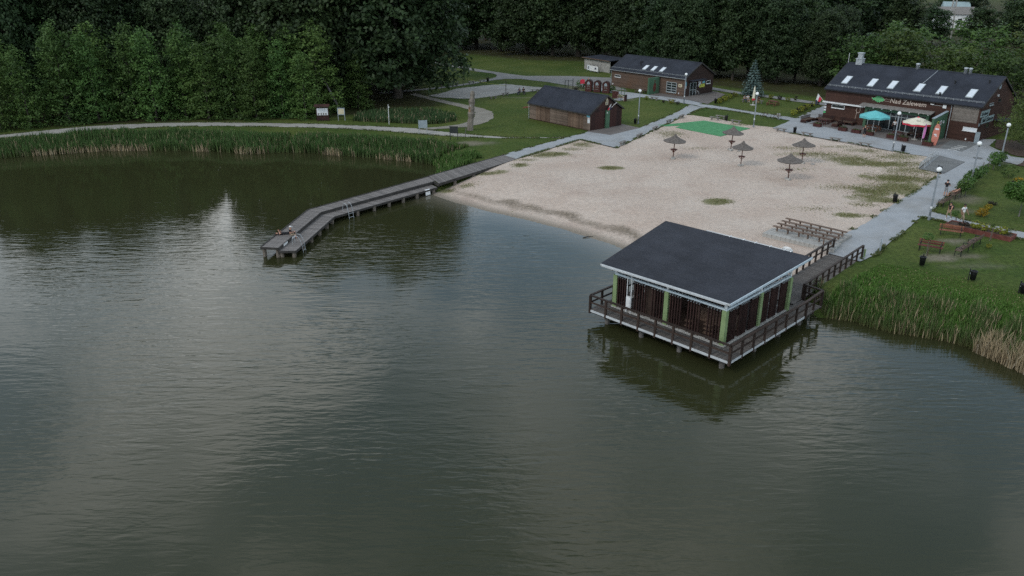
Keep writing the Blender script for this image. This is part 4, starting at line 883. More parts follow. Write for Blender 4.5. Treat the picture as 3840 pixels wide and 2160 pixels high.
# fish emblem and writing
fish = [(7.25, 4.35), (7.5, 4.25), (7.75, 4.42), (8.1, 4.72), (8.4, 4.7), (8.8, 4.42), (9.15, 4.18), (8.85, 3.92), (8.55, 3.85), (8.4, 3.74), (8.3, 3.84), (8.1, 3.72), (8.0, 3.86), (7.8, 3.9), (7.6, 4.05), (7.42, 3.92), (7.45, 4.12), (7.28, 4.15)]
def grow(poly, k): cx = sum(p[0] for p in poly) / len(poly); cz = sum(p[1] for p in poly) / len(poly); return [(cx + (x - cx) * k, cz + (z - cz) * k) for x, z in poly]
part(CF, 'fish_sign', 'lettering_cream', lambda mb: mb.vprism(grow(fish, 1.06), -.06, -.002)); part(CF, 'fish_sign_face', 'fish_green', lambda mb: mb.vprism(fish, -.075, -.061))
part(CF, 'fish_fins', 'lettering_cream', lambda mb: [mb.bar((7.7, -.085, 4.2 + d), (8.8, -.085, 4.2 + d * 2.0), .02, .02) for d in (.12, .0, -.12)])
part(CF, 'sign_lines', 'lettering_cream', lambda mb: [mb.bar((9.15, -.03, z), (9.9, -.03, z), .03, .03) for z in (4.02, 4.3)])
def text(parent, s, loc, width, mat, rot=(R(90), 0, 0), shear=.1, ext=.02, offset=0.0):
    c = bpy.data.curves.new('lettering', 'FONT'); c.body = s; c.extrude = ext; c.shear = shear; c.offset = offset; c.resolution_u = 3
    o = bpy.data.objects.new('lettering', c); col.objects.link(o); c.materials.append(MATS[mat])
    bpy.context.view_layer.update(); k = width / max(o.dimensions.x, .01)
    me = bpy.data.meshes.new_from_object(o.evaluated_get(bpy.context.evaluated_depsgraph_get())); bpy.data.objects.remove(o)
    o = put('lettering', me, parent, loc, rot=rot, scale=k)
    return o
text(CF, 'Nad Zalewem', (9.9, -.03, 3.88), 5.1, 'lettering_cream', shear=.12, offset=.012)
part(CF, 'side_sign', 'sign_teal', lambda mb: mb.xprism([(.1, 3.35), (2.9, 3.35), (3.2, 4.2), (.2, 4.2)], CL + .003, CL + .05)); part(CF, 'side_sign', 'sign_teal', lambda mb: mb.xprism([(.8, 2.4), (5.0, 2.4), (5.2, 3.25), (.8, 3.25)], CL + .003, CL + .05))
text(CF, 'Rockowy', (CL + .055, .35, 3.58), 2.3, 'lettering_dark', (R(90), 0, R(90)), .2, offset=.02); text(CF, 'Nad Zalewem', (CL + .055, 1.0, 2.62), 3.9, 'lettering_dark', (R(90), 0, R(90)), .2, offset=.02)
part(CF, 'plate', 'sign_grey', lambda mb: mb.box(CL + .003, CL + .04, .05, .55, 2.2, 2.6)); part(CF, 'gable_vent', 'sign_grey', lambda mb: mb.box(CL + .003, CL + .04, 4.8, 5.5, 6.7, 7.3))
window(CF, 2.5, 3.9, 4.7, 5.0, CL, 'y', frame='frame_grey'); window(CF, 5.6, 6.5, 4.9, 5.3, CL, 'y', frame='pier_edge'); window(CF, 2.9, 3.8, 1.7, 2.3, CL, 'y', frame='pier_edge')
part(CF, 'side_canopy', 'roof_felt2', lambda mb: mb.box(CL + .003, CL + 1.4, 5.4, 8.2, 2.35, 2.45)); part(CF, 'wall_lamp', 'white_paint', lambda mb: mb.box(CL + .003, CL + .2, 4.75, 4.9, 5.7, 6.0))
# green feature wall with emblems
GW = thing('green_feature_wall', 'green freestanding wall with three round emblems beside the red and white parasol', 'wall', (48.1, 124.2, 0), R(-48.5))
part(GW, 'wall_body', 'green_wall', lambda mb: mb.xprism([(-4.6, 0), (-.25, 0), (-.25, 3.75), (-4.6, 3.25)], 17.95, 18.25)); part(GW, 'coping', 'sign_grey', lambda mb: mb.xprism([(-4.65, 3.252), (-.24, 3.752), (-.24, 3.8), (-4.65, 3.3)], 17.9, 18.3))
for y, mt, mt2 in ((-3.2, 'lettering_dark', 'sign_yellow'), (-2.3, 'red_wood', 'sign_white'), (-1.4, 'sign_white', 'green_wall')):
    e = MB(); e.lathe([(.34, 0), (.34, .03)], 14); o = e.build('emblem', mt2, GW, (18.252, y, 2.45)); o.rotation_euler = (0, R(90), 0)
    e = MB(); e.lathe([(.24, .031), (.22, .04)], 5); o2 = e.build('emblem_figure', mt, o)
# open-fronted shelter behind the playground
ST = thing('garden_shelter', 'pale flat-roofed garden shelter at the meadow edge left of the long timber building', 'shelter', (16.5, 187.0, 0), R(-57))
part(ST, 'front_wall', 'concrete', lambda mb: mb.box(0, 9.0, 0, .15, 0, 2.45)); part(ST, 'side_wall', 'concrete', lambda mb: mb.box(0, .15, .15, 4.5, 0, 2.45)); part(ST, 'back_wall', 'hut_dark', lambda mb: mb.box(0, 9, 4.5, 4.65, 0, 2.4)); part(ST, 'roof', 'roof_felt2', lambda mb: slab(mb, [(-.4, -.5, 2.5), (9.4, -.5, 2.5), (9.4, 5, 2.7), (-.4, 5, 2.7)], .12)); part(ST, 'fascia', 'bench_wood', lambda mb: mb.bar((-.4, -.53, 2.56), (9.4, -.53, 2.56), .05, .16))
for x in (.1, 3, 6, 8.9): part(ST, 'post', 'concrete', lambda mb: mb.box(x - .06, x + .06, -.06, -.002, 0, 2.45))
BN = thing('banner_stand', 'white banner pen on the grass in front of the garden shelter', 'banner', (17.3, 181.6, 0), R(-57))
part(BN, 'banner', 'sign_white', lambda mb: (mb.box(-1.1, .1, -.03, 0, .35, 1.45), )); part(BN, 'banner', 'white_cloth', lambda mb: mb.box(.12, 2.8, -.06, -.03, .3, 1.4)); part(BN, 'print', 'navy_cloth', lambda mb: (mb.box(1.7, 2.2, -.075, -.061, .7, 1.1), mb.box(-.7, -.5, -.045, -.031, .6, 1.2)))
for x in (-1.1, .1, 1.4, 2.8): part(BN, 'post', 'galv', lambda mb: mb.tube([(x, .05, 0), (x, .05, 1.5)], .03, 6))
part(BN, 'scrap_pile', 'grey_bench', lambda mb: [mb.bar((random.uniform(-.8, 2.4), random.uniform(.1, 1), .1), (random.uniform(-.8, 2.4), random.uniform(.1, 1), 1.7), .06, .06) for _ in range(14)])

# ------------------------------------------------------------------ foliage builders
def leaves(C, outv, size, seed, tint, up=.85, rnd=.7, aspect=.6):
    """rhombic leaf sprays at centres C facing roughly along outv"""
    r = np.random.default_rng(seed); N = len(C)
    n = outv * .6 + np.array([0, 0, up]) + r.normal(0, rnd, (N, 3)); n /= np.linalg.norm(n, axis=1)[:, None] + 1e-9
    t = np.cross(n, r.normal(0, 1, (N, 3))); t /= np.linalg.norm(t, axis=1)[:, None] + 1e-9; b_ = np.cross(n, t)
    s = size * r.uniform(.65, 1.3, N)[:, None]
    V = np.stack([C - t * s, C + b_ * s * aspect + n * s * .12, C + t * s, C - b_ * s * aspect + n * s * .12], 1).reshape(-1, 3)
    Q = np.arange(4 * N).reshape(-1, 4); K = np.repeat(tint, 4)
    return V, Q, np.repeat(K[:, None], 3, 1)
def crown_mesh(name, seed, lobes, per_lobe, per_clump, clump_r, leaf, mat, shell=.55, aspect=.6):
    """lobes: (x,y,z,rx,ry,rz); clumps sit on the lobes' shells, leaves in the clumps"""
    r = np.random.default_rng(seed); CC, OO, TT = [], [], []
    L = np.array(lobes)
    for li, (x, y, z, rx, ry, rz) in enumerate(lobes):
        n = max(6, int(per_lobe * rx * rz)); d = r.normal(0, 1, (n, 3)); d /= np.linalg.norm(d, axis=1)[:, None]
        rad = r.uniform(shell, 1.0, n) ** .5
        c = np.array([x, y, z]) + d * np.array([rx, ry, rz]) * rad[:, None]
        keep = np.ones(n, bool)
        for lj, (x2, y2, z2, a, b_, c2) in enumerate(lobes):
            if lj != li: keep &= (((c - np.array([x2, y2, z2])) / np.array([a, b_, c2])) ** 2).sum(1) > .42
        c, d = c[keep], d[keep]
        for ci, di in zip(c, d):
            k = per_clump; off = r.normal(0, clump_r, (k, 3)) * np.array([1, 1, .6]); CC.append(ci + off); OO.append(np.repeat(di[None], k, 0))
            TT.append(np.clip(r.uniform(.15, .85) + r.normal(0, .10, k), 0, 1))
    C = np.concatenate(CC); C[:, 2] = np.maximum(C[:, 2], .12); V, Q, K = leaves(C, np.concatenate(OO), leaf, seed + 1, np.concatenate(TT), aspect=aspect)
    return npmesh(name, V, Q, mat, K)
def trunk_mesh(name, seed, h, r0, limbs, mat='bark', lean=(0, 0), spread=2.0, top=.72):
    rr = random.Random(seed); mb = MB(); n = 6
    pts = [(lean[0] * (i / n) ** 1.3 + rr.uniform(-.12, .12) * (i > 0), lean[1] * (i / n) ** 1.3 + rr.uniform(-.12, .12) * (i > 0), h * top * i / n) for i in range(n + 1)]
    mb.tube(pts, [r0 * (1.25 if i == 0 else 1 - .8 * i / n) for i in range(n + 1)], 8)
    for k in range(limbs):
        i = rr.randint(2, n - 1); p = Vector(pts[i]); a = rr.uniform(0, 6.28); L = spread * rr.uniform(.6, 1.1)
        q = p + Vector((math.cos(a) * L * .55, math.sin(a) * L * .55, L * .35)); e = p + Vector((math.cos(a) * L, math.sin(a) * L, L * rr.uniform(.55, .9)))
        rb = r0 * (1 - .8 * i / n) * .6; mb.tube([p, q, e], [rb, rb * .65, rb * .25], 6)
    return mb.mesh(name, mat, True)
def broad_lobes(seed, R_, H, z0, n):
    """broad crown: lobes placed over an ellipsoid"""
    rr = random.Random(seed); out_ = [(0, 0, z0 + (H - z0) * .5, R_ * .62, R_ * .62, (H - z0) * .42)]
    for i in range(n):
        a = i * 2.399 + rr.uniform(-.3, .3); f = (i + .5) / n; zc = z0 + (H - z0) * (.08 + .84 * f); w = math.sqrt(max(.05, 1 - ((f - .38) / .68) ** 2))
        d = R_ * w * rr.uniform(.62, .82); s = R_ * rr.uniform(.26, .40); out_.append((math.cos(a) * d, math.sin(a) * d, zc, s, s, s * rr.uniform(.65, .9)))
    return out_
def cone_lobes(seed, R_, H, z0, n, pts=2):
    rr = random.Random(seed); out_ = []
    for i in range(n):
        f = (i + .5) / n; a = i * 2.399 + rr.uniform(-.4, .4); zc = z0 + (H - z0) * f * .93; w = R_ * (1 - f ** 2.2) * .72 + .25
        s = R_ * (.46 - .16 * f) * rr.uniform(.85, 1.2); out_.append((math.cos(a) * w * .7, math.sin(a) * w * .7, zc, s, s, s * 1.15))
    for k in range(pts):
        a = rr.uniform(0, 6.28); d = R_ * .2 * k; out_.append((math.cos(a) * d, math.sin(a) * d, H - .6 - .8 * k, R_ * .16, R_ * .16, 1.4))
    return out_
KINDS = {}
def tree_kind(key, crowns, trunks): KINDS[key] = (crowns, trunks)
tree_kind('alder', [crown_mesh('crown', 11 + i, cone_lobes(31 + i, 3.1, 12.5, .2, 20, 4), 9.5, 18, .34, .165, 'leaf_alder') for i in range(4)], [trunk_mesh('trunk', i, 12, .16, 5) for i in range(2)])
tree_kind('oak', [crown_mesh('crown', 51 + i, broad_lobes(61 + i, 9.0, 24, 1.4, 40), 7.2, 20, .55, .30, 'leaf_oak') for i in range(3)], [trunk_mesh('trunk', 20 + i, 20, .55, 9, spread=6) for i in range(2)])
tree_kind('forest', [crown_mesh('crown', 81 + i, broad_lobes(91 + i, 5.6, 21, 2.0, 26), 7.5, 17, .52, .31, 'leaf_forest') for i in range(3)], [trunk_mesh('trunk', 40 + i, 19, .32, 6, spread=3.4) for i in range(2)])
tree_kind('mid', [crown_mesh('crown', 111 + i, broad_lobes(121 + i, 3.8, 10, 1.0, 18), 6.4, 15, .40, .23, 'leaf_mid') for i in range(3)], [trunk_mesh('trunk', 60 + i, 8.5, .2, 6, spread=2.4)for i in range(2)])
def tree(kind, x, y, h, label, group=None, wid=1.0, name='tree', mat=None, seed=None, z=0.0):
    base = {'alder': 12.5, 'oak': 24.0, 'forest': 21.0, 'mid': 10.0, 'olive': 10.0}[kind]; cr, tr = KINDS[kind]; rr = random.Random(int(x * 131 + y * 17) if seed is None else seed)
    k = h / base; t = thing(name, label, 'tree', (x, y, z), rr.uniform(0, 6.28), group)
    w = k * wid; put('crown', rr.choice(cr), t, scale=(w, w, k)); put('trunk', rr.choice(tr), t, scale=(w, w, k)); return t
def az(p): return math.atan2(p[0], p[1])
# alder thicket along the walk
wl_ = [(-80, 112), (-75, 115.2), (-71.2, 118.0), (-67.2, 120.6), (-63.2, 122.6), (-59.0, 123.9), (-55.2, 124.8), (-51.3, 125.2), (-47.2, 125.4), (-43.4, 125.4), (-39.6, 125.2), (-36.0, 125.0), (-32.6, 125.4)]
hs_ = [10.5, 12.0, 12.0, 13.8, 13.0, 14.4, 12.8, 13.4, 11.6, 12.6, 11.6, 11.8, 9.6]
for i, ((x, y), h) in enumerate(zip(wl_, hs_)):
    tree('alder', x + random.uniform(-.4, .4), y + random.uniform(-.3, .4) + 1.7 * (i % 2), h * (1.06 if i % 3 == 0 else .97), 'bushy alder at the lakeside walk, %s from the left in the front row' % ORD[i], 'alders along the lakeside walk', random.uniform(.92, 1.12), 'alder_tree')
w2 = sorted([(-77, 121.5), (-70, 125), (-64.5, 127.5), (-58.5, 129.2), (-52, 130.2), (-46, 130.5), (-40.5, 130.6), (-35.5, 130), (-31, 129.5)], key=az)
for i, (x, y) in enumerate(w2): tree('alder', x, y, random.uniform(12, 14), 'alder in the second row of the thicket, %s from the left' % ORD[i], 'alders behind the front row', 1.25, 'alder_tree')
low = sorted([(-29.4, 131.5), (-25.6, 134.5), (-27.5, 138)], key=az)
for i, (x, y) in enumerate(low): tree('alder', x, y, [7.5, 6.0, 8.5][i], 'low dark bush under the big oaks behind the notice boards, %s from the left' % ORD[i], 'bushes under the oaks', 1.3, 'bush', mat=None)
# tall dark trees behind the thicket
tb = sorted([(-96, 128), (-88, 138), (-81, 133), (-76, 143), (-70, 138), (-63, 146), (-57, 141), (-50, 148), (-45, 142)], key=az)
for i, (x, y) in enumerate(tb): tree('oak', x, y, 24.5 if x < -60 else (18.5 if x < -48 else 24), 'tall dark tree behind the alder thicket, %s from the left' % ORD[i], 'tall trees behind the thicket', .8, 'forest_tree')
tb = sorted([(-112, 150), (-98, 158), (-86, 164), (-72, 168), (-58, 170), (-46, 174), (-36, 178)], key=az)
for i, (x, y) in enumerate(tb): tree('forest', x, y, random.uniform(19, 21), 'far tall tree on the left skyline of the wood, %s from the left' % ORD[i], 'far trees on the left', 1.4, 'forest_tree')
tree('oak', -20.5, 145.5, 33, 'huge dark oak overhanging the left side of the volleyball court', None, 1.0, 'oak_tree', seed=3)
tree('oak', -34.5, 141.5, 30, 'large dark oak just left of the oak by the volleyball court', None, .9, 'oak_tree', seed=8)
tree('oak', -25.0, 160.5, 26, 'dark oak behind the oak that overhangs the volleyball court', None, 1.05, 'oak_tree', seed=5)
LT = thing('leaning_tree', 'bare grey leaning trunk rising out of the bushes behind the notice boards', 'tree', (-27.6, 129.5, 0)); put('trunk', trunk_mesh('trunk', 77, 12, .26, 2, 'bark_grey', (-5.2, .8), 1.5, .8), LT)
# forest behind the meadow
fb = sorted([(-34, 205), (-27, 226), (-19, 232), (-10, 233), (-3, 226), (4, 219), (10.5, 214), (17, 212), (23.5, 207), (30, 200), (33, 190)], key=az)
for i, (x, y) in enumerate(fb): tree('oak' if i % 2 else 'forest', x, y, random.uniform(20, 25), 'dark wood-edge tree behind the meadow, %s from the left' % ORD[i], 'trees at the meadow edge', 1.05, 'forest_tree')
fb = sorted([(-40, 250), (-24, 262), (-8, 258), (6, 250), (20, 246), (34, 238), (46, 228), (58, 220), (70, 214), (84, 218), (98, 226)], key=az)
for i, (x, y) in enumerate(fb): tree('forest', x, y, random.uniform(23, 27), 'farthest tree row behind the meadow and buildings, %s from the left' % ORD[i], 'far forest trees', 1.5, 'forest_tree')
# trees behind the hut and the spruce
hb = sorted([(31.5, 178), (37, 172.5), (41.5, 176), (45.5, 168.5), (50.0, 173), (53.5, 165), (58.5, 169), (60.5, 160), (64, 164)], key=az)
for i, (x, y) in enumerate(hb): tree('oak' if i % 3 else 'forest', x, y, [17, 18, 20, 18, 21, 17, 18, 14, 15][i], 'dark leafy tree between the timber building and the cafe, %s from the left' % ORD[i], 'trees between hut and cafe', .85, 'forest_tree')
# smaller trees behind the cafe and to the right
cb = sorted([(63.5, 150), (69, 147.5), (71.5, 153), (76, 141), (79, 147), (83, 137), (86, 143), (88, 130), (92, 136), (95, 127), (98, 132), (91, 121), (97, 118)], key=az)
for i, (x, y) in enumerate(cb): tree('mid', x, y, [11, 10.5, 12, 8.6, 10, 8.2, 9.5, 8.4, 9.2, 9.5, 10, 9, 9.5][i], 'bushy green tree behind the cafe, %s from the left' % ORD[i], 'trees behind the cafe', 1.2, 'bushy_tree')
cb = sorted([(78, 165), (90, 160), (99, 152), (107, 146), (113, 138), (84, 180), (122, 176)], key=az)
for i, (x, y) in enumerate(cb): tree('mid' if i not in (1, ) else 'mid', x, y, [9.5, 12, 12, 12.5, 11, 12, 9][i], 'loose green tree in the second line behind the cafe, %s from the left' % ORD[i], 'second line of trees behind the cafe', 1.4, 'bushy_tree')
cb = sorted([(96, 205), (130, 214), (150, 205), (160, 190), (176, 214), (190, 236)], key=az)
for i, (x, y) in enumerate(cb): tree('forest', x, y, [16, 14, 13, 13, 15, 18][i], 'distant dark tree at the upper right, %s from the left' % ORD[i], 'distant trees at upper right', 1.3, 'forest_tree')
KINDS['olive'] = ([crown_mesh('crown', 700, broad_lobes(701, 3.8, 10, 1.0, 18), 6.4, 15, .40, .23, 'leaf_olive')], KINDS['mid'][1])
fr = sorted([(147, 236), (153, 252), (166, 252), (121.5, 240), (134.5, 240), (178, 268), (196, 262), (150, 340), (180, 345), (210, 330), (230, 300), (250, 330), (205, 290), (172, 318), (120, 330), (136, 285)], key=az)
for i, (x, y) in enumerate(fr): tree('forest', x, y, {(136, 285): 6, (121.5, 240): 11, (134.5, 240): 11}.get((x, y), 15), 'far tree around the white house at upper right, %s from the left' % ORD[i], 'far trees around the white house', 1.5, 'forest_tree')
tree('olive', 112, 172, 13.0, 'large yellowish spreading tree at the upper right before the white house', None, 1.5, 'bushy_tree', seed=2)
ob = sorted([(104, 112), (112, 122), (122, 134), (118, 104), (132, 118), (106, 98), (140, 150), (150, 168)], key=az)
for i, (x, y) in enumerate(ob): tree('mid', x, y, 10 + 2 * (i % 3), 'green tree beyond the right picture edge, %s from the left' % ORD[i], 'trees beyond the right edge', 1.4, 'bushy_tree')
# blue spruce
SP = thing('blue_spruce', 'small blue-green spruce behind the people sitting on the lawn', 'tree', (43.6, 147.2, 0))
r_ = np.random.default_rng(5); CC, OO, TT = [], [], []
for lv in range(15):
    f = lv / 14; z = .6 + 5.7 * f; rad = 2.1 * (1 - f) ** .85 + .12; nb = max(4, int(13 * (1 - f) + 4))
    for k in range(nb):
        a = k / nb * 6.283 + lv * .7 + r_.uniform(-.15, .15); L = rad * r_.uniform(.85, 1.12); n_ = int(10 + 24 * (1 - f)); t = r_.uniform(.12, 1, n_)
        CC.append(np.stack([np.cos(a) * L * t + r_.normal(0, .06, n_), np.sin(a) * L * t + r_.normal(0, .06, n_), z - .18 * t * L + .10 * (t ** 2) * L + r_.normal(0, .05, n_)], 1)); OO.append(np.repeat([[math.cos(a), math.sin(a), .4]], n_, 0)); TT.append(np.clip(t * .8 + r_.normal(0, .15, n_), 0, 1))
V, Q, K = leaves(np.concatenate(CC), np.concatenate(OO), .17, 4, np.concatenate(TT), .8, .5, .45); put('crown', npmesh('crown', V, Q, 'leaf_spruce', K), SP); put('trunk', trunk_mesh('trunk', 9, 8.4, .1, 0), SP)
# willow-like tree at the right edge by the cafe
WT = thing('willow_tree', 'large yellow-green tree at the right edge beside the cafe gable', 'tree', (67.8, 102.2, 0)); put('crown', crown_mesh('crown', 333, broad_lobes(340, 4.3, 8.2, .7, 26), 10.0, 18, .33, .17, 'leaf_willow', aspect=.35), WT); put('trunk', trunk_mesh('trunk', 15, 7, .22, 7, spread=2.6), WT)
# ball-headed tree and saplings on the right lawn
BT = thing('ball_tree', 'round-headed bright green small tree at the right edge of the lawn', 'tree', (49.1, 74.0, 0)); put('crown', crown_mesh('crown', 401, [(0, 0, 2.5, 1.75, 1.75, .95), (.6, .3, 2.8, .9, .9, .7), (-.8, -.2, 2.7, .8, .8, .6), (0, .7, 2.6, .9, .9, .7), (-.2, -.8, 2.5, .9, .9, .7)], 95, 18, .16, .11, 'leaf_ball'), BT); put('trunk', trunk_mesh('trunk', 18, 2.8, .06, 4, 'bark_grey', spread=.8), BT)
def shrub_mesh(key, seed, mat, R_=.45, H=.8, dens=70):
    return crown_mesh('foliage', seed, [(0, 0, H * .55, R_, R_, H * .45), (R_ * .35, .1, H * .6, R_ * .6, R_ * .6, H * .38), (-R_ * .3, -.1, H * .5, R_ * .6, R_ * .6, H * .36)], dens / (R_ * H), 9, .07, .075, mat)
SHR = {k: [shrub_mesh(k, 500 + 10 * i + j, m_, *sz) for j in range(2)] for i, (k, m_, sz) in enumerate([('yellow', 'leaf_yellow', (.5, .9)), ('gold', 'leaf_gold', (.55, .75)), ('dark', 'leaf_dark', (.28, .8, 30)), ('green', 'leaf_mid', (.8, 1.3)), ('vine', 'leaf_vine', (.55, .9)), ('lowdark', 'leaf_dark', (.45, .35, 40))])}
def shrub(key, x, y, label, s=1.0, group=None, name='shrub', z=0.0):
    t = thing(name, label, 'shrub', (x, y, z), random.uniform(0, 6.28), group); put('foliage', random.choice(SHR[key]), t, scale=s); mb = MB()
    for k in range(3): a = k * 2.1; mb.tube([(0, 0, 0), (.12 * s * math.cos(a), .12 * s * math.sin(a), .5 * s)], [.02, .01], 5)
    mb.build('stem', 'bark', t); return t
row1 = [(35.75, 139.3), (37.29, 141.9), (38.91, 144.6), (40.52, 147.2)]
for i, (x, y) in enumerate(row1): shrub('yellow', x, y, 'yellow-green shrub along the hut forecourt, %s from the litter bin' % ORD[i], [1.05, 1.05, .95, .9][i], 'yellow shrubs by the forecourt')
for i, (x, y) in enumerate([(36.5, 140.7), (38.1, 143.3), (39.7, 146.0), (42.4, 147.6)]): shrub('dark', x, y, 'thin dark shrub between the yellow shrubs by the forecourt, %s from the bin' % ORD[i], 1.05, 'dark shrubs by the forecourt')
row2 = [(45.0, 128.0), (47.05, 131.0), (49.02, 133.7), (51.07, 136.6)]
for i, (x, y) in enumerate(row2): shrub('yellow', x, y, 'yellow-green shrub in the row beside the cafe, %s from the front' % ORD[i], [1.1, 1.15, 1.05, .9][i], 'yellow shrubs by the cafe')
for i, (x, y) in enumerate([(46.1, 129.6), (48.1, 132.4), (50.1, 135.2), (52.3, 138.3)]): shrub('dark', x, y, 'dark shrub in the row beside the cafe, %s from the front' % ORD[i], 1.2, 'dark shrubs by the cafe')
for i, (x, y) in enumerate([(46.3, 144.6), (48.3, 141.6)]): shrub('yellow', x, y, ['yellow shrub by the rear path nearer the spruce', 'yellow shrub by the rear path nearer the cafe'][i], .9)
for i, (x, y) in enumerate([(44.6, 145.9), (47.4, 143.2), (50.0, 142.4)]): shrub('dark', x, y, 'spindly dark shrub along the rear path, %s from the spruce' % ORD[i], 1.1, 'dark shrubs by the rear path')
shrub('yellow', 23.9, 143.6, 'yellow shrub on the lawn corner beside the hut path junction', .75); shrub('yellow', 27.6, 139.3, 'yellow shrub behind the bench near the tall lamp by the hut', .85); shrub('dark', 26.3, 140.2, 'small dark shrub on the lawn before the hut, left one', .7); shrub('dark', 28.4, 138.1, 'small dark shrub on the lawn before the hut, right one', .85)
shrub('gold', 45.4, 74.0, 'golden yellow bush on the right lawn near the walking man', 1.15); shrub('gold', 47.4, 76.3, 'smaller yellow bush behind the golden bush on the right lawn', .7); shrub('lowdark', 48.7, 77.9, 'low brownish shrub on the right lawn behind the yellow bushes', 1.0); shrub('gold', 56.3, 86.4, 'yellow bush beside the dark round shrub at the right edge', .9); shrub('lowdark', 55.4, 85.6, 'dark reddish shrub beside the yellow bush at the right edge', 1.1)
shrub('green', 56.5, 88.6, 'dark green rounded shrub near the vine trellis', 1.2); shrub('green', 58.2, 84.5, 'green shrub cut by the right picture edge below the round shrub', 1.2); shrub('yellow', 41.1, 64.8, 'thin yellow sapling on the near lawn right of the slatted benches', .45)
def sapling(x, y, h, label, s=.5, dx=0.0):
    t = thing('sapling', label, 'tree', (x, y, 0), 0, 'young saplings'); mb = MB(); mb.tube([(0, 0, 0), (dx * .3, 0, h * .6), (dx, 0, h)], [.025, .02, .01], 6); mb.build('stem', 'bark_grey', t); mb = MB(); mb.tube([(.12, .05, 0), (.12, .05, h * .75)], .03, 6); mb.build('stake', 'bench_wood', t)
    put('crown', random.choice(SHR['vine']), t, (dx, 0, h - .75 * s), scale=s)
sapling(34.8, 62.9, 1.9, 'staked weeping sapling beside the near red bench', .75, -.15); sapling(41.5, 71.35, 1.3, 'young sapling in front of the man in white', .6, -.1); sapling(42.3, 66.8, 1.5, 'staked sapling in front of the red planter', .35)
# vine trellis along the promenade
VT = thing('vine_trellis', 'row of grape vines on a trellis along the right side of the promenade', 'vine trellis', (46.6, 80.4, 0))
vp_ = [(0, 0), (1.0, .7), (3.0, 3.6), (4.9, 6.3), (6.6, 8.0), (8.4, 10.0), (10.4, 12.2), (12.8, 14.9)]
for i, (x, y) in enumerate(vp_):
    mb = MB(); mb.tube([(x, y, 0), (x + .03, y, 1.9)], .05, 6); mb.build('post', 'stone' if i == 3 else 'bark_grey', VT)
for a, b2 in zip(vp_[:-1], vp_[1:]):
    mb = MB()
    for z in (.9, 1.6): mb.tube([(*a, z), (*b2, z)], .012, 4)
    mb.build('wire', 'galv', VT)
rv = random.Random(4)
for i in range(26):
    f = rv.random() * 6.99; k = int(f); t = f - k; x = vp_[k][0] + (vp_[k + 1][0] - vp_[k][0]) * t; y = vp_[k][1] + (vp_[k + 1][1] - vp_[k][1]) * t; s = rv.uniform(.7, 1.25)
    put('vine_foliage', rv.choice(SHR['vine']), VT, (x + rv.uniform(-.3, .3), y + rv.uniform(-.3, .3), rv.uniform(.55, 1.3) - .3 * s), rv.uniform(0, 6), s)

# ------------------------------------------------------------------ reeds and tall grass (uncountable)
def blades(name, PT, hts, wid, c_base, c_top, seed, lean=.25, label=None, dry=0.0, c_dry=(.34, .27, .17)):
    r = np.random.default_rng(seed); N = len(PT); z, _ = height(PT); z = np.maximum(z, WATER_Z - .05)
    a = r.uniform(0, 6.283, N); d = np.stack([np.cos(a), np.sin(a)], 1); la = r.uniform(0, 6.283, N); ld = np.stack([np.cos(la), np.sin(la)], 1) * (hts * lean * r.uniform(.1, 1, N))[:, None]
    w = (wid * r.uniform(.6, 1.3, N))[:, None]; B = np.column_stack([PT, z]); up = np.zeros((N, 3)); up[:, 2] = hts
    D = np.column_stack([d * w, np.zeros(N)]); Lv = np.column_stack([ld, np.zeros(N)])
    V = np.stack([B - D, B + D, B + up * .55 + Lv * .35 + D * .85, B + up * .55 + Lv * .35 - D * .85, B + up + Lv], 1).reshape(-1, 3)
    i = np.arange(N) * 5; Q = np.stack([i, i + 1, i + 2, i + 3], 1); T = np.stack([i + 3, i + 2, i + 4], 1)
    k = r.uniform(.6, 1.35, N)[:, None]; isdry = (r.random(N) < dry)[:, None]
    cb_ = np.where(isdry, np.array(c_dry) * k, np.array(c_base) * k); ct = np.where(isdry, np.array(c_dry) * 1.1 * k, np.array(c_top) * k); cm = cb_ * .35 + ct * .65
    K = np.stack([cb_, cb_, cm, cm, ct], 1).reshape(-1, 3)
    o = put(name, npmesh(name, V, Q, 'blades', K, T)); return tag(o, label, None, None, 'stuff')
def scatter_band(line, n, d0, d1, seed, dens=None):
    """points within d0..d1 landwards (left of the line's direction) of a polyline"""
    r = np.random.default_rng(seed); L = np.array(line, float); seg = np.hypot(*np.diff(L, axis=0).T); cum = np.concatenate([[0], np.cumsum(seg)]); s = r.uniform(0, cum[-1], n); i = np.clip(np.searchsorted(cum, s) - 1, 0, len(seg) - 1)
    t = (s - cum[i]) / seg[i]; p = L[i] + (L[i + 1] - L[i]) * t[:, None]; d = (L[i + 1] - L[i]) / seg[i][:, None]; nrm = np.stack([-d[:, 1], d[:, 0]], 1)
    u = r.random(n); P_ = p + nrm * (d0 + (d1 - d0) * u)[:, None]; keep = vnoise(P_, 2.2, seed) + .35 > r.random(n) * .9
    return P_[keep]
left_shore = LAKE[2:16]
bp_ = scatter_band(left_shore, 30000, -.7, 4.2, 1)
bp_ = bp_[~((bp_[:, 0] > -9.6) & (bp_[:, 1] < 88.5))]
blades('reeds', bp_, rng.uniform(.9, 1.55, len(bp_)) * (.7 + .6 * vnoise(bp_, 2.6, 41)), .055, (.085, .105, .038), (.058, .12, .034), 2, .34, 'green reed belt along the left shore of the lake', .07)
bp_ = scatter_band(left_shore, 4200, -.9, .05, 3); bp_ = bp_[vnoise(bp_, 3.5, 43) > .52]; blades('dry_reeds', bp_, rng.uniform(.5, 1.2, len(bp_)), .05, (.36, .31, .21), (.30, .26, .16), 4, .3, 'dry straw-coloured reed stems at the waterline on the left', .8)
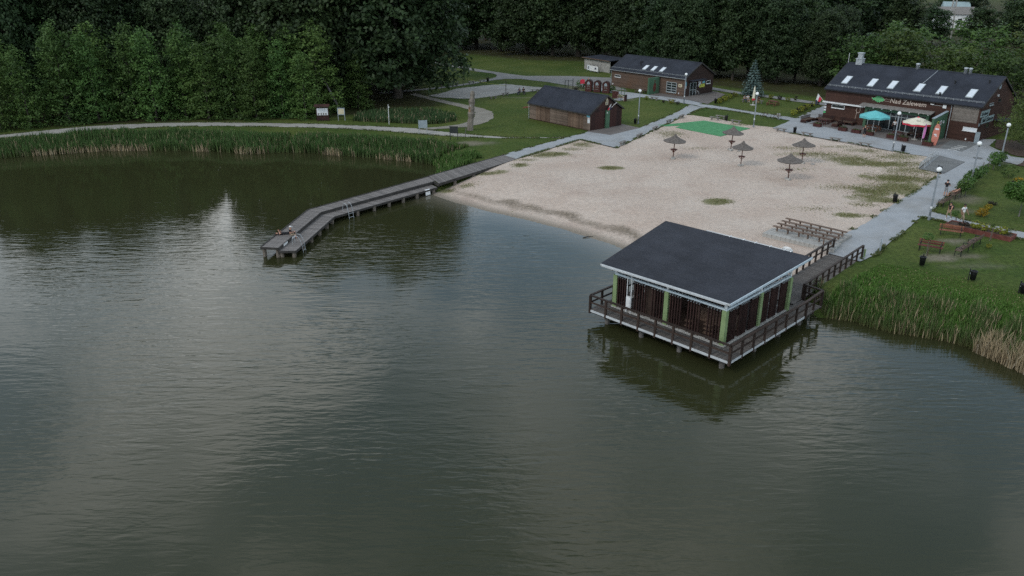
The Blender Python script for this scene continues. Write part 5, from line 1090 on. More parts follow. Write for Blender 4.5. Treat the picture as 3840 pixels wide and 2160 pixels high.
bp_ = scatter_band(left_shore, 24000, 3.0, 7.2, 5); blades('tall_grass', bp_, rng.uniform(.15, .6, len(bp_)), .06, (.06, .095, .025), (.085, .135, .036), 6, .5, 'rough grass between the left reeds and the walk', .08)
bp_ = scatter_band(LAKE[12:19], 13000, -.2, 5.5, 7); bp_ = bp_[~inside(bp_, [(-9.9, 88.8), (-1.6, 100.6), (3, 97), (-8, 84)]) & ~inside(bp_, SAND)]; blades('tall_grass', bp_, rng.uniform(.25, .95, len(bp_)), .05, (.06, .10, .025), (.085, .16, .04), 17, .4, 'tall green grass beside the landward end of the jetty', .04)
pd = np.random.default_rng(8); q = np.column_stack([pd.uniform(-24.5, -7.5, 9000), pd.uniform(120.8, 132, 9000)])
q = q[inside(q, [(-27, 123.6), (-17, 121.4), (-11.5, 120.2), (-8.5, 123.5), (-9, 127), (-13, 131.5), (-20, 131), (-26, 127)])]
blades('ditch_reeds', q, pd.uniform(.35, 1.1, len(q)), .06, (.06, .075, .03), (.045, .095, .035), 9, .3, 'reedy hollow behind the lakeside walk', .08)
right_shore = [(22.3, 56.5), (22.6, 52.6), (23.4, 52.6), (24.5, 52.1), (25.5, 51.0), (26.5, 50.3), (28.1, 49.7), (29.8, 48.8), (31.1, 47.4), (31.6, 46.4), (32.4, 44.6), (34.5, 41), (40, 36), (46, 33)]
bp_ = scatter_band(right_shore[1:], 15000, -.5, 3.6, 11)
bp_ = bp_[bp_[:, 0] > 22.4]
blades('reeds', bp_, rng.uniform(.6, 1.25, len(bp_)) * (.65 + .65 * vnoise(bp_, 1.6, 45)), .026, (.13, .125, .055), (.065, .125, .035), 12, .28, 'green and straw reeds at the lake edge below the right lawn', .13)
bp_ = scatter_band(right_shore[8:], 8000, -.8, 1.0, 13); blades('dry_reeds', bp_, rng.uniform(.6, 1.6, len(bp_)), .026, (.30, .26, .19), (.36, .315, .23), 14, .45, 'pale dry reeds at the right picture edge', .9)
bank = [(22.8, 53.4), (24.5, 52.0), (26.5, 50.3), (29.8, 48.8), (31.6, 46.4), (34.5, 41), (46, 33), (56, 38), (45, 49), (39, 55.0), (33.5, 59.6), (30.2, 61.0), (28.6, 59.6)]
bp_ = np.column_stack([rng.uniform(22, 56, 190000), rng.uniform(33, 62, 190000)]); bp_ = bp_[inside(bp_, bank)]; sdb = dist_poly(bp_, right_shore, False); edge = dist_poly(bp_, bank[7:11], False)
bp_ = bp_[(edge / 3.2 + .35 * vnoise(bp_, 1.7, 31) > rng.random(len(bp_))) & (sdb > .4)]
hh = np.clip(1.05 - dist_poly(bp_, right_shore, False) / 8.5, .10, 1) * rng.uniform(.4, 1.0, len(bp_)) * (.65 + .6 * vnoise(bp_, 1.5, 33))
blades('tall_grass', bp_, hh, .032, (.07, .12, .025), (.10, .20, .042), 16, .45, 'tall bright green grass on the bank below the right lawn', .04)
# grass creeping over the path edges
def along(line, n, spread, seed):
    a = scatter_band(line, n, -spread, spread, seed); return a[(vnoise(a, 1.1, seed + 1) > .42)]
eg = np.concatenate([along(walk_up, 9000, .32, 61), along(walk_lo, 9000, .32, 62), along([(28.9, 61.9), (30.8, 63.2), (32.9, 65.9), (35.6, 68.9), (38.3, 72.3), (39.5, 73.7), (42.2, 71.1), (45.4, 66.9)], 5000, .25, 63), along([(46.6, 68.9), (43.2, 72.7), (41.4, 75.5), (49.3, 85.3), (59.8, 97.2)], 5000, .25, 64),
                     along([(-1.1, 100.1), (2.3, 104.5), (6.1, 109), (10.8, 114.6)], 3000, .25, 65), along([(18.8, 117.6), (21.7, 122.5), (25, 127.7), (30.4, 138)], 3500, .25, 66), along([(32.2, 135.2), (28.5, 129.3), (26, 125.4)], 1500, .25, 67), along([(34.4, 137.3), (38.4, 132.3), (44.6, 125.4), (53, 137.4)], 3500, .25, 68), along([(42.8, 123.7), (35.8, 132.3), (32.2, 135.2)], 2000, .25, 69),
                     along([(13.7, 104.2), (17.5, 110.7), (23.3, 120.4), (26, 125.4)], 3000, .28, 70), along([(39.8, 114), (44.9, 108.4), (50.7, 100.6)], 2500, .25, 71), along([(48.7, 89.1), (43.2, 82.8), (36.9, 75.9), (30.5, 68.9)], 2500, .3, 72), along([(0.6, 97.9), (9.4, 109.5), (11.9, 106.4)], 2500, .3, 73)])
blades('edge_grass', eg, rng.uniform(.06, .17, len(eg)), .035, (.06, .085, .022), (.09, .125, .036), 60, .8, 'grass creeping over the edges of the paths', .15, (.22, .19, .11))
bpy.data.objects['edge_grass'].location.z = .03
# tufts in the sand
SG = np.array(SAND_GRASS); pts = []
for (x, y, rx, ry, k) in SAND_GRASS[:-3]:
    n = int(280 * rx * ry * k); a = rng.normal(0, .5, (n, 2)) * [rx, ry] + [x, y]; pts.append(a)
pts = np.concatenate(pts); pts = pts[inside(pts, SAND)]
blades('beach_grass', pts, rng.uniform(.04, .13, len(pts)), .03, (.10, .115, .032), (.16, .175, .06), 22, .9, 'sparse grass growing through the beach sand', .25, (.24, .20, .11))

# ------------------------------------------------------------------ street furniture
LP = thing('street_lamp', '', 'street lamp', group='globe lamps')
part(LP, 'pole', 'lamp_pole', lambda mb: mb.tube([(0, 0, 0), (0, 0, 1.2), (0, 0, 4.65)], [.10, .085, .07], 10), True)
part(LP, 'base', 'lamp_pole', lambda mb: mb.lathe([(.13, 0), (.13, .35), (.105, .42)], 10)); part(LP, 'collar', 'black_plastic', lambda mb: mb.lathe([(.05, 4.58), (.11, 4.64), (.11, 4.7)], 10)); part(LP, 'sticker', 'white_paint', lambda mb: mb.lathe([(.092, 1.15), (.09, 1.35)], 10))
part(LP, 'globe', 'globe', lambda mb: mb.lathe([(.24 * math.sin(t), 4.92 - .24 * math.cos(t)) for t in np.linspace(.35, math.pi - .02, 12)], 18), True)
for (x, y, l) in [(39.84, 72.87, 'globe lamp at the promenade corner nearest the lake'), (19.1, 121.06, 'globe lamp on the small lawn beside the boat shed'), (29.72, 139.5, 'globe lamp in front of the timber building corner'), (49.29, 102.16, 'globe lamp on the promenade edge facing the cafe'),
                  (35.81, 118.31, 'globe lamp at the corner of the lawn behind the green mat'), (49.75, 84.2, 'globe lamp beside the vine trellis, right of the bicycle pad'), (58.8, 94.5, 'globe lamp beside the yellow-green tree at the right edge')]:
    clone(LP, USED, (x, y, 0), random.uniform(0, 6), l)
UM = thing('beach_umbrella', '', 'umbrella', group='thatched beach umbrellas')
part(UM, 'thatch_canopy', 'thatch', lambda mb: mb.lathe([(1.30, 2.20), (1.34, 2.28), (.98, 2.44), (.62, 2.62), (.34, 2.80), (.16, 2.96), (.10, 3.10), (.05, 3.13)], 22, jag=.035)); part(UM, 'canopy_lining', 'dark_wood', lambda mb: mb.lathe([(.05, 2.6), (1.27, 2.19)], 18))
part(UM, 'pole', 'umb_pole', lambda mb: mb.tube([(0, 0, .1), (0, 0, 2.7)], .055, 8), True); part(UM, 'table_ring', 'umb_pole', lambda mb: mb.lathe([(.40, 1.16), (.43, 1.18), (.43, 1.22), (.40, 1.225)], 16))
for k in range(4): a = k * 1.571 + .4; part(UM, 'brace', 'umb_pole', lambda mb: mb.bar((.05 * math.cos(a), .05 * math.sin(a), .85), (.36 * math.cos(a), .36 * math.sin(a), 1.15), .05, .05))
part(UM, 'base', 'concrete', lambda mb: [mb.box(-.28 + dx_, .12 + dx_, -.2 + dy_, .2 + dy_, 0, .14 + abs(dx_) * .3) for dx_, dy_ in ((-.12, .05), (.22, -.08))])
for (x, y, l) in [(20.08, 98.1, 'thatched beach umbrella farthest left on the sand'), (28.5, 102.87, 'thatched beach umbrella in front of the green mat corner'), (27.56, 94.41, 'thatched beach umbrella in the middle of the sand'), (31.17, 87.84, 'thatched beach umbrella nearest the lake pavilion'), (35.37, 95.73, 'thatched beach umbrella farthest right on the sand')]:
    o = clone(UM, USED, (x, y, .02), random.uniform(0, 6), l); o.rotation_euler = (random.uniform(-.05, .05), random.uniform(-.05, .05), random.uniform(0, 6)); k2 = random.uniform(.93, 1.06); o.scale = (k2, k2 * random.uniform(.96, 1.04), random.uniform(.96, 1.03))
BA = thing('plank_bench', '', 'bench', group='plank benches on two posts')
part(BA, 'seat_plank', 'grey_bench', lambda mb: mb.box(-.85, .85, -.19, .0, .42, .48)); part(BA, 'seat_plank', 'grey_bench', lambda mb: mb.box(-.83, .87, .012, .2, .42, .48))
for x in (-.52, .52): part(BA, 'leg', 'grey_bench', lambda mb: (mb.box(x - .09, x + .09, -.1, .1, 0, .34), mb.box(x - .13, x + .13, -.17, .17, .34, .42)))
for (x, y, a, l) in [(14.82, 106.1, 58, 'plank bench on the sand edge nearest the shed plaza corner'), (17.8, 111.0, 58, 'plank bench second up the diagonal path from the shed plaza'), (20.85, 116.2, 58, 'plank bench third up the diagonal path, middle one'), (23.85, 121.6, 58, 'plank bench by the left tip of the green mat'), (26.6, 125.7, 58, 'plank bench farthest up the diagonal path'),
                     (31.4, 124.0, -40, 'plank bench behind the green mat, left of the black bin'), (33.95, 121.3, -40, 'plank bench behind the green mat, right of the black bin'), (38.8, 115.0, -48, 'plank bench on the promenade edge near the lawn corner lamp'), (41.5, 111.9, -48, 'plank bench on the promenade edge right of the black bin'), (44.2, 108.4, -48, 'plank bench on the promenade opposite the brown sofas'), (46.9, 105.2, -48, 'plank bench on the promenade opposite the blue parasol'),
                     (25.2, 143.2, -50, 'plank bench before the timber building, left of two'), (27.8, 140.7, -50, 'plank bench before the timber building, right of two'), (19.2, 150.6, -45, 'plank bench at the playground path'), (-3.35, 144.6, 42, 'low bench at the near edge of the volleyball sand, left one'), (-1.2, 148.2, 42, 'low bench at the foot of the volleyball post'), (4.3, 152.6, 30, 'low bench beside the boat shed roof at the volleyball sand'),
                     (-8.1, 163.5, 42, 'bench on the far path behind the court, third from the left'), (-6.05, 165.2, 42, 'bench on the far path behind the court beside the bin'), (-11.2, 160.3, 42, 'bench on the far path behind the court, second from the left'), (-13.3, 158.9, 42, 'bench on the far path behind the court, leftmost under the oak'), (32.6, 125.2, -40, 'broken plank bench on the grass behind the green mat')]:
    clone(BA, USED, (x, y, .03), R(a), l)
BI = thing('litter_bin', '', 'litter bin', group='black litter bins')
part(BI, 'bucket', 'black_plastic', lambda mb: mb.lathe([(.17, .10), (.21, .72), (.225, .74), (.225, .78), (.19, .78), (.17, .66)], 14), True); part(BI, 'post', 'black_plastic', lambda mb: mb.box(-.035, .035, .22, .28, 0, .92)); part(BI, 'bracket', 'galv', lambda mb: mb.box(-.05, .05, .19, .225, .5, .6))
for (x, y, l) in [(40.45, 113.9, 'black litter bin between the benches at the left of the promenade'), (32.97, 123.2, 'black litter bin between the benches behind the green mat'), (35.1, 139.2, 'black litter bin at the yellow shrubs by the hut forecourt'), (50.56, 101.9, 'black litter bin beside the lamp facing the cafe'), (49.6, 90.6, 'black litter bin at the corner of the bicycle pad'), (39.14, 78.7, 'black litter bin at the sand edge of the promenade'),
                  (33.21, 60.4, 'black litter bin in front of the near red bench'), (35.62, 57.2, 'black litter bin in the middle of the near lawn'), (37.9, 54.5, 'black litter bin cut by the right picture edge'), (18.6, 120.7, 'black litter bin at the foot of the lamp beside the shed'), (-4.96, 165.8, 'black litter bin on the far path behind the court')]:
    o = clone(BI, USED, (x, y, .03), random.uniform(-1, 1), l); o.scale = (1.15, 1.15, 1.05)
# park benches with backrests
def park_bench(mat):
    t = thing('park_bench', '', 'bench', group='park benches')
    for k in range(3): part(t, 'seat_slat', mat, lambda mb: mb.box(-.88, .88, -.24 + k * .155, -.24 + k * .155 + .125, .42, .455))
    for k in range(2): part(t, 'back_slat', mat, lambda mb: mb.bar((-.88, .27 + .05 * k, .60 + .17 * k), (.88, .27 + .05 * k, .60 + .17 * k), .035, .13))
    for x in (-.72, .72):
        part(t, 'leg', 'black_plastic', lambda mb: (mb.bar((x, -.22, 0), (x, -.20, .42), .05, .05), mb.bar((x, .2, 0), (x, .20, .42), .05, .05), mb.bar((x, .20, .42), (x, .33, .85), .05, .05), mb.bar((x, -.26, .40), (x, .22, .40), .05, .05)))
        part(t, 'armrest', 'black_plastic', lambda mb: (mb.bar((x, -.22, .64), (x, .26, .66), .05, .04), mb.bar((x, -.21, .42), (x, -.21, .64), .04, .04)))
    return t
PB1, PB2, PB3 = park_bench('orange_wood'), park_bench('red_wood'), park_bench('bench_wood')
clone(PB1, USED, (39.5, 68.2, 0), R(-28), 'orange-brown slatted bench in front of the red planter', 1.1); clone(PB2, USED, (35.6, 64.0, 0), R(-36), 'red slatted bench nearest the lake beside a sapling', 1.1)
clone(PB3, USED, (38.0, 63.4, 0), R(-137), 'brown slatted bench on the lawn seen from the end, nearer of two', 1.15); clone(PB3, USED, (40.1, 65.4, 0), R(-137), 'brown slatted bench seen from the end, farther of two touching', 1.15)
clone(PB3, USED, (43.6, 77.6, 0), R(-136), 'empty slatted bench along the promenade', 1.2); clone(PB3, USED, (46.3, 80.5, 0), R(-136), 'slatted bench along the promenade with the sunbathers on it', 1.2)
# red planter
RP = thing('flower_planter', 'long red wooden planter with yellow-green shrubs on the right lawn', 'planter', (42.6, 69.0, 0), R(-48))
part(RP, 'front_board', 'red_wood', lambda mb: mb.box(-2.7, 2.7, -.75, -.68, 0, .42)); part(RP, 'back_board', 'red_wood', lambda mb: mb.box(-2.7, 2.7, .68, .75, 0, .42)); part(RP, 'end_board', 'red_wood', lambda mb: mb.box(-2.77, -2.7, -.75, .75, 0, .42)); part(RP, 'end_board', 'red_wood', lambda mb: mb.box(2.7, 2.77, -.75, .75, 0, .42)); part(RP, 'soil', 'soil', lambda mb: mb.box(-2.7, 2.7, -.68, .68, .0, .34))
for i, (x, y, k, s) in enumerate([(-1.5, .1, 'lowdark', 1.1), (-.5, .1, 'yellow', .85), (.2, -.1, 'yellow', .8), (1.0, .15, 'yellow', .75), (1.8, 0, 'yellow', .85), (2.2, .2, 'green', .45)]): put('plant', SHR[k][i % 2], RP, (x, y, .25), i, s)
# bench rows on a concrete platform
AM = thing('seating_platform', 'low concrete platform of upright blocks below the four bench rows by the bridge', 'platform', (22.55, 68.0, 0), R(-43.5))
kb = MB().box(0, .42, -.12, .12, -.35, .36).mesh('wall_block', 'concrete')
for i in range(15): put('wall_block', kb, AM, (i * .435, random.uniform(-.008, .008), 0))
for i in range(4): put('wall_block', kb, AM, (0.0 + .12, .2 + i * .435, 0), R(90))
part(AM, 'platform_top', 'concrete', lambda mb: mb.box(.01, 6.3, .121, 1.9, -.3, .345)); part(AM, 'platform_fill', 'sand_plain', lambda mb: mb.prism([(.4, 1.901), (6.0, 1.901), (6.0, 5.0), (1.6, 5.2)], -.2, .30))
for r0 in range(4):
    t = thing('bench_row', ['long plank bench row nearest the lake pavilion', 'second long plank bench row from the lake pavilion', 'third long plank bench row from the lake pavilion', 'long plank bench row farthest from the lake pavilion'][r0], 'bench', (22.55 + 1.05 + .62 * r0, 68.0 + .75 + .76 * r0, .33), R(-46), 'long bench rows')
    for s in (0, 1):
        part(t, 'seat_plank', 'bench_wood', lambda mb: mb.box(.05 + 2.95 * s, 2.95 + 2.95 * s, -.17, .17, .42, .47))
        for x in (.45, 1.5, 2.55): part(t, 'leg', 'bench_wood', lambda mb: (mb.box(x + 2.95 * s - .05, x + 2.95 * s + .05, -.06, .06, -.02, .36), mb.box(x + 2.95 * s - .06, x + 2.95 * s + .06, -.15, .15, .36, .42)))
# bicycle rack and bicycles
BR = thing('bicycle_rack', 'row of metal hoops of a bicycle rack on the grey pad', 'bicycle rack', (48.75, 93.1, .06), R(52.5))
part(BR, 'base_rail', 'galv', lambda mb: (mb.bar((0, -.25, .03), (8.0, -.25, .03), .06, .04), mb.bar((0, .3, .03), (8.0, .3, .03), .06, .04)))
for i in range(10):
    x = .3 + i * .82; mb = MB(); mb.tube([(x, -.25, 0), (x, -.22, .55), (x, -.05, .75), (x, .15, .7), (x, .28, .45), (x, .3, 0)], .042, 6); mb.build('hoop', 'galv', BR)
part(BR, 'end_frame', 'galv', lambda mb: mb.tube([(8.6, -.4, 0), (8.6, -.4, .8), (10.0, -3.2, .8), (10.0, -3.2, 0)], .02, 5))
def bicycle(loc, rz, label, fm, loose=False):
    t = thing('bicycle', label, 'bicycle', loc, rz, 'bicycles')
    for x in (-.52, .52):
        mb = MB(); mb.tube([(x + .33 * math.cos(a), 0, .34 + .33 * math.sin(a)) for a in np.linspace(0, 6.283, 17)], .022, 5, cap=False); w = mb.build('wheel', 'black_plastic', t); mb = MB()
        for k in range(5): a = k * .628; mb.tube([(x - .31 * math.cos(a), 0, .34 - .31 * math.sin(a)), (x + .31 * math.cos(a), 0, .34 + .31 * math.sin(a))], .004, 4)
        mb.build('spokes', 'galv', w)
    part(t, 'frame', fm, lambda mb: [mb.tube(p, .022, 6) for p in ([(-.52, 0, .34), (-.05, 0, .30), (-.18, 0, .78)], [(-.05, 0, .30), (.38, 0, .74)], [(-.16, 0, .72), (.38, 0, .78), (.52, 0, .34)], [(-.52, 0, .34), (-.16, 0, .72)])])
    part(t, 'saddle', 'black_plastic', lambda mb: mb.box(-.30, -.06, -.06, .06, .84, .89)); part(t, 'handlebar', 'black_plastic', lambda mb: (mb.tube([(.36, -.27, .98), (.36, .27, .98)], .018, 6), mb.tube([(.38, 0, .75), (.36, 0, .98)], .02, 6)))
bicycle((33.7, 148.6, .06), R(-20), 'bicycle with a pale frame leaning at the gable door of the timber building', 'white_metal'); bicycle((39.7, 125.7, .03), R(-44), 'rusty bicycle on the lawn edge of the cross path, left one', 'umb_pole'); bicycle((41.0, 124.5, .03), R(-44), 'bicycle on the lawn edge of the cross path beside a pale box', 'umb_pole')
mb = MB(); mb.prism([(-.22, -.2), (.22, -.22), (.24, .2), (-.2, .22)], .35, .85); mb.box(-.05, .05, -.05, .05, 0, .35); tag(mb.build('flower_box', 'concrete', None, (41.5, 124.9, .02)), 'pale box on a post beside the bicycle at the cross path', 'planter')
# cafe terrace
def L2W(x, y, z=0): c, s = math.cos(R(-48.5)), math.sin(R(-48.5)); return (48.1 + c * x - s * y, 124.2 + s * x + c * y, z)
for i, (x, y, w) in enumerate([(2.4, -5.75, .8), (6.45, -5.95, .85), (8.5, -6.0, .85), (10.5, -6.05, .75), (13.4, -5.75, .75), (15.25, -6.25, .95), (18.85, -6.9, .9)]):
    t = thing('terrace_planter', 'dark red plank planter box on the cafe terrace edge, %s from the left' % ORD[i], 'planter', L2W(x, y, .06), R(-48.5), 'planter boxes on the terrace')
    for k in range(3): part(t, 'board', 'play_red', lambda mb: mb.box(-w * .7, w * .7, -.32, -.28, .02 + k * .17, .17 + k * .17))
    part(t, 'side_board', 'play_red', lambda mb: mb.box(-w * .7, -w * .7 + .04, -.28, .3, .02, .5)); part(t, 'side_board', 'play_red', lambda mb: mb.box(w * .7 - .04, w * .7, -.28, .3, .02, .5)); part(t, 'back_board', 'play_red', lambda mb: mb.box(-w * .7 + .04, w * .7 - .04, .26, .3, .02, .5)); part(t, 'soil', 'soil', lambda mb: mb.box(-w * .7 + .045, w * .7 - .045, -.275, .255, .02, .42))
    for s in (-1, 1): put('plant', SHR['green' if i % 2 else 'vine'][s > 0], t, (s * w * .3, 0, .25), i + s, .42)
def sofa(x, y, rz, w, label):
    t = thing('pallet_sofa', label, 'sofa', L2W(x, y, .06), R(-48.5) + rz, 'pallet sofas on the terrace')
    for k in range(4): part(t, 'seat_slat', 'play_red', lambda mb: mb.box(-w / 2, w / 2, -.45 + k * .22, -.27 + k * .22, .36, .41))
    for k in range(3): part(t, 'back_slat', 'shed_dark', lambda mb: mb.box(-w / 2, w / 2, .44, .48, .45 + k * .17, .57 + k * .17))
    part(t, 'frame', 'shed_dark', lambda mb: [mb.box(a - .05, a + .05, -.45, .47, 0, .36) for a in (-w / 2 + .06, 0, w / 2 - .06)]); part(t, 'cushion', 'c_brown', lambda mb: mb.box(-w / 2 + .1, w / 2 - .1, -.4, .38, .411, .5))
sofa(1.0, -1.2, 0, 2.6, 'dark pallet sofa against the cafe wall at its left corner'); sofa(-.6, -3.2, R(90), 2.8, 'dark pallet sofa closing the left end of the terrace'); sofa(4.4, -1.0, 0, 2.4, 'dark pallet sofa against the wall below the oval net'); sofa(4.2, -3.4, R(-90), 1.6, 'dark pallet sofa between the second and third planter groups'); sofa(15.2, -2.2, 0, 2.0, 'dark pallet sofa behind the red and white parasol')
def table(x, y, mat, label, w=1.3, wx=None):
    t = thing('terrace_table', label, 'table', wx or L2W(x, y, .06), R(-48.5), 'wooden tables'); part(t, 'tabletop', mat, lambda mb: mb.box(-w / 2, w / 2, -.4, .4, .70, .74))
    for a in (-w / 2 + .1, w / 2 - .1): [part(t, 'leg', mat, lambda mb: mb.box(a - .04, a + .04, yy - .04, yy + .04, 0, .7)) for yy in (-.3, .3)]
    for s in (-1, 1): part(t, 'side_bench', mat, lambda mb: (mb.box(-w / 2, w / 2, s * .75 - .13, s * .75 + .13, .40, .44), mb.box(-w / 2 + .08, -w / 2 + .16, s * .75 - .1, s * .75 + .1, 0, .4), mb.box(w / 2 - .16, w / 2 - .08, s * .75 - .1, s * .75 + .1, 0, .4)))
table(2.0, -3.4, 'play_red', 'low dark table between the left pallet sofas'); table(9.2, -2.4, 'orange_wood', 'orange wooden table and benches under the blue parasol', 1.8); table(13.6, -4.2, 'play_red', 'dark table with benches beside the red and white parasol'); table(16.6, -3.0, 'play_red', 'dark table under the red and white parasol'); table(0, 0, 'red_wood', 'red wooden picnic table on the lawn beside the closed parasol', 1.6, (44.6, 137.8, 0)); table(0, 0, 'shed_board', 'wooden table on the lawn by the green mural wall of the timber building', 1.5, (24.0, 151.4, 0))
def parasol(loc, label, c1, c2, Rr=2.05, top=3.08, cap=None):
    t = thing('parasol', label, 'parasol', loc, 0, 'terrace parasols'); n = 8
    ring_ = [(Rr * math.cos(k * 6.2832 / n), Rr * math.sin(k * 6.2832 / n)) for k in range(n)]
    for k in range(n):
        (x0, y0), (x1, y1) = ring_[k], ring_[(k + 1) % n]; mb = MB(); mx_, my_ = (x0 + x1) / 2 * .97, (y0 + y1) / 2 * .97
        mb.add([(0, 0, top), (x0 * .5, y0 * .5, top - .33), (x1 * .5, y1 * .5, top - .33), (x0, y0, top - .78), (mx_, my_, top - .74), (x1, y1, top - .78)], [(0, 1, 2), (1, 3, 4), (1, 4, 2), (2, 4, 5)]); o = mb.build('canopy_panel', c1, t, fix=False); o.modifiers.new('t', 'SOLIDIFY').thickness = .012
        mb = MB(); mb.add([(x0, y0, top - .783), (x1, y1, top - .783), (x1 * 1.005, y1 * 1.005, top - 1.0), ((x0 + x1) / 2 * 1.0, (y0 + y1) / 2 * 1.0, top - .97), (x0 * 1.005, y0 * 1.005, top - 1.0)], [(0, 1, 2, 3, 4)]); o = mb.build('valance', c2, t, fix=False); o.modifiers.new('t', 'SOLIDIFY').thickness = .012
        mb = MB(); mb.bar((0, 0, top - .06), (x0 * .98, y0 * .98, top - .82), .02, .03); mb.build('rib', 'bench_wood', t)
    part(t, 'pole', 'white_metal', lambda mb: mb.tube([(0, 0, 0), (0, 0, top - .03)], .035, 8)); part(t, 'base', 'concrete', lambda mb: mb.lathe([(.42, 0), (.42, .08), (.1, .1), (.07, .35)], 14))
    if cap: part(t, 'cap', cap, lambda mb: mb.lathe([(.42, top - .24), (.05, top + .05)], 8))
    return t
parasol(L2W(9.7, -3.6, .06), 'open turquoise parasol on the cafe terrace', 'teal_cloth', 'teal_cloth', 2.15); RPz = parasol(L2W(16.0, -4.3, .06), 'open cream parasol with red border on the cafe terrace', 'cream_cloth', 'red_cloth', 2.0, 3.1, 'red_cloth')
for k in (5, 6): a = (k + .5) * .785; o = text(RPz, 'lech', (1.25 * math.cos(a) + .25 * math.sin(a), 1.25 * math.sin(a) - .25 * math.cos(a), 2.72), .5, 'grey_bench', (R(68), 0, a + R(90)), .15)
CP = thing('closed_parasol', 'closed cream parasol with red hem standing on the lawn', 'parasol', (41.2, 137.9, 0)); part(CP, 'folded_canopy', 'cream_cloth', lambda mb: mb.lathe([(.26, 1.15), (.24, 1.6), (.20, 2.2), (.12, 2.8), (.05, 3.15)], 10, jag=.12)); part(CP, 'hem', 'red_cloth', lambda mb: mb.lathe([(.22, .80), (.28, .95), (.262, 1.16)], 10, jag=.12)); part(CP, 'pole', 'white_metal', lambda mb: mb.tube([(0, 0, 0), (0, 0, 1.0)], .035, 8)); part(CP, 'base', 'concrete', lambda mb: mb.lathe([(.5, 0), (.5, .08), (.08, .1)], 14))
SB = thing('surfboard_sign', 'orange-red surfboard-shaped sign leaning before the green wall', 'sign', L2W(19.3, -6.1, .06), R(-48.5)); bd_ = [(-.28, 0), (.28, 0), (.42, .9), (.42, 1.7), (.34, 2.4), (.15, 2.8), (-.1, 2.85), (-.3, 2.5), (-.42, 1.7), (-.4, .8)]
part(SB, 'board', 'salmon', lambda mb: mb.vprism(bd_, -.06, .0)); part(SB, 'edge', 'orange_wood', lambda mb: mb.vprism(grow(bd_, .97), .002, .22)); part(SB, 'print', 'sign_white', lambda mb: (mb.box(-.2, .25, -.068, -.061, 2.05, 2.25), mb.box(-.22, .1, -.068, -.061, 1.35, 1.5), mb.box(-.1, .2, -.068, -.061, 1.2, 1.3))); part(SB, 'stand', 'bench_wood', lambda mb: mb.bar((0, .22, 1.2), (.1, .8, 0), .06, .06)); SB.rotation_euler = (R(-7), 0, R(-42))
FF = thing('feather_flag', 'narrow pink feather flag on the terrace by the green wall', 'flag', L2W(17.4, -5.4, .06), R(-48.5)); part(FF, 'pole', 'white_metal', lambda mb: mb.tube([(0, 0, 0), (0, 0, 1.0), (.05, 0, 2.2), (.2, 0, 2.6)], .02, 6)); flag(FF, 'cloth', [(.02, 0, .5), (.03, 0, 1.2), (.05, 0, 1.9), (.2, 0, 2.55), (.25, .02, .6), (.32, .05, 1.2), (.36, .03, 1.9), (.26, 0, 2.5)], 'pink_cloth')
CFL = thing('flag', 'white and red flag with a blue flag at the left corner of the cafe', 'flag', L2W(-.1, -.3, 0), R(-48.5)); part(CFL, 'flagpole', 'white_metal', lambda mb: mb.tube([(0, .2, 2.9), (-.75, -.5, 4.0)], .025, 6))
flag(CFL, 'white_half', [(-.75, -.5, 3.98), (-.85, -.5, 3.5), (-.95, -.48, 3.0), (-.52, -.28, 3.68), (-.62, -.3, 3.3), (-.72, -.3, 2.85)], 'white_cloth'); flag(CFL, 'red_half', [(-.51, -.27, 3.66), (-.61, -.29, 3.28), (-.71, -.29, 2.84), (-.25, -.05, 3.3), (-.32, -.05, 3.0), (-.45, -.1, 2.75)], 'red_cloth'); flag(CFL, 'blue_flag', [(-.9, -.45, 3.2), (-.98, -.45, 2.8), (-1.0, -.42, 2.4), (-.75, -.4, 2.85), (-.8, -.4, 2.6), (-.85, -.38, 2.2)], 'navy_cloth')
mb = MB(); mb.box(-.3, .3, -.02, .02, .05, 1.6); mb.box(-.28, .28, -.03, -.021, .3, 1.5); tag(mb.build('panel_sign', 'sign_grey', None, L2W(22.6, -.6, 0), R(-10)), 'grey upright panel sign at the cafe gable corner', 'sign')
# signs along the walk
def sign(name, loc, rz, label, w, z0, z1, mat, posts='galv', roofed=False, inner=None, cat='sign'):
    t = thing(name, label, cat, loc, rz); part(t, 'panel', mat, lambda mb: mb.box(-w / 2, w / 2, -.03, .03, z0, z1))
    if inner: part(t, 'poster', inner, lambda mb: mb.box(-w / 2 + .12, w / 2 - .12, -.04, -.031, z0 + .12, z1 - .12))
    for x in (-w / 2 + .05, w / 2 - .05): part(t, 'post', posts, lambda mb: mb.box(x - .04, x + .04, .031, .10, 0, z1 + .02))
    if roofed: part(t, 'roof', 'shed_dark', lambda mb: mb.xprism([(-.5, z1 + .15), (0, z1 + .42), (.55, z1 + .15), (0, z1 + .5)], -w / 2 - .2, w / 2 + .2))
    return t
k_ = sign('notice_kiosk', (-29.1, 123.3, 0), R(5), 'dark roofed notice kiosk with a white poster at the trees', 1.9, .8, 2.1, 'shed_dark', 'shed_dark', True, 'sign_white', 'notice board'); part(k_, 'poster_photo', 'grey_bench', lambda mb: [mb.box(x, x + .22, -.046, -.041, .97, 1.25) for x in (-.7, -.3, .05, .4)]); part(k_, 'side_panel', 'shed_dark', lambda mb: mb.box(-.95, .95, .04, .09, .1, .75))
sign('notice_board', (-26.3, 123.6, 0), R(4), 'small olive notice board right of the roofed kiosk', 1.1, .9, 1.95, 'sign_grey', 'galv', False, 'sign_cream', 'notice board')
mb = MB(); mb.tube([(0, 0, 0), (0, 0, 3.0)], .04, 8); mb.box(-.02, .16, -.05, .05, 2.55, 2.68); tag(mb.build('gauge_post', 'white_paint', None, (-18.53, 120.5, 0)), 'tall thin white post beside the lakeside walk', 'post')
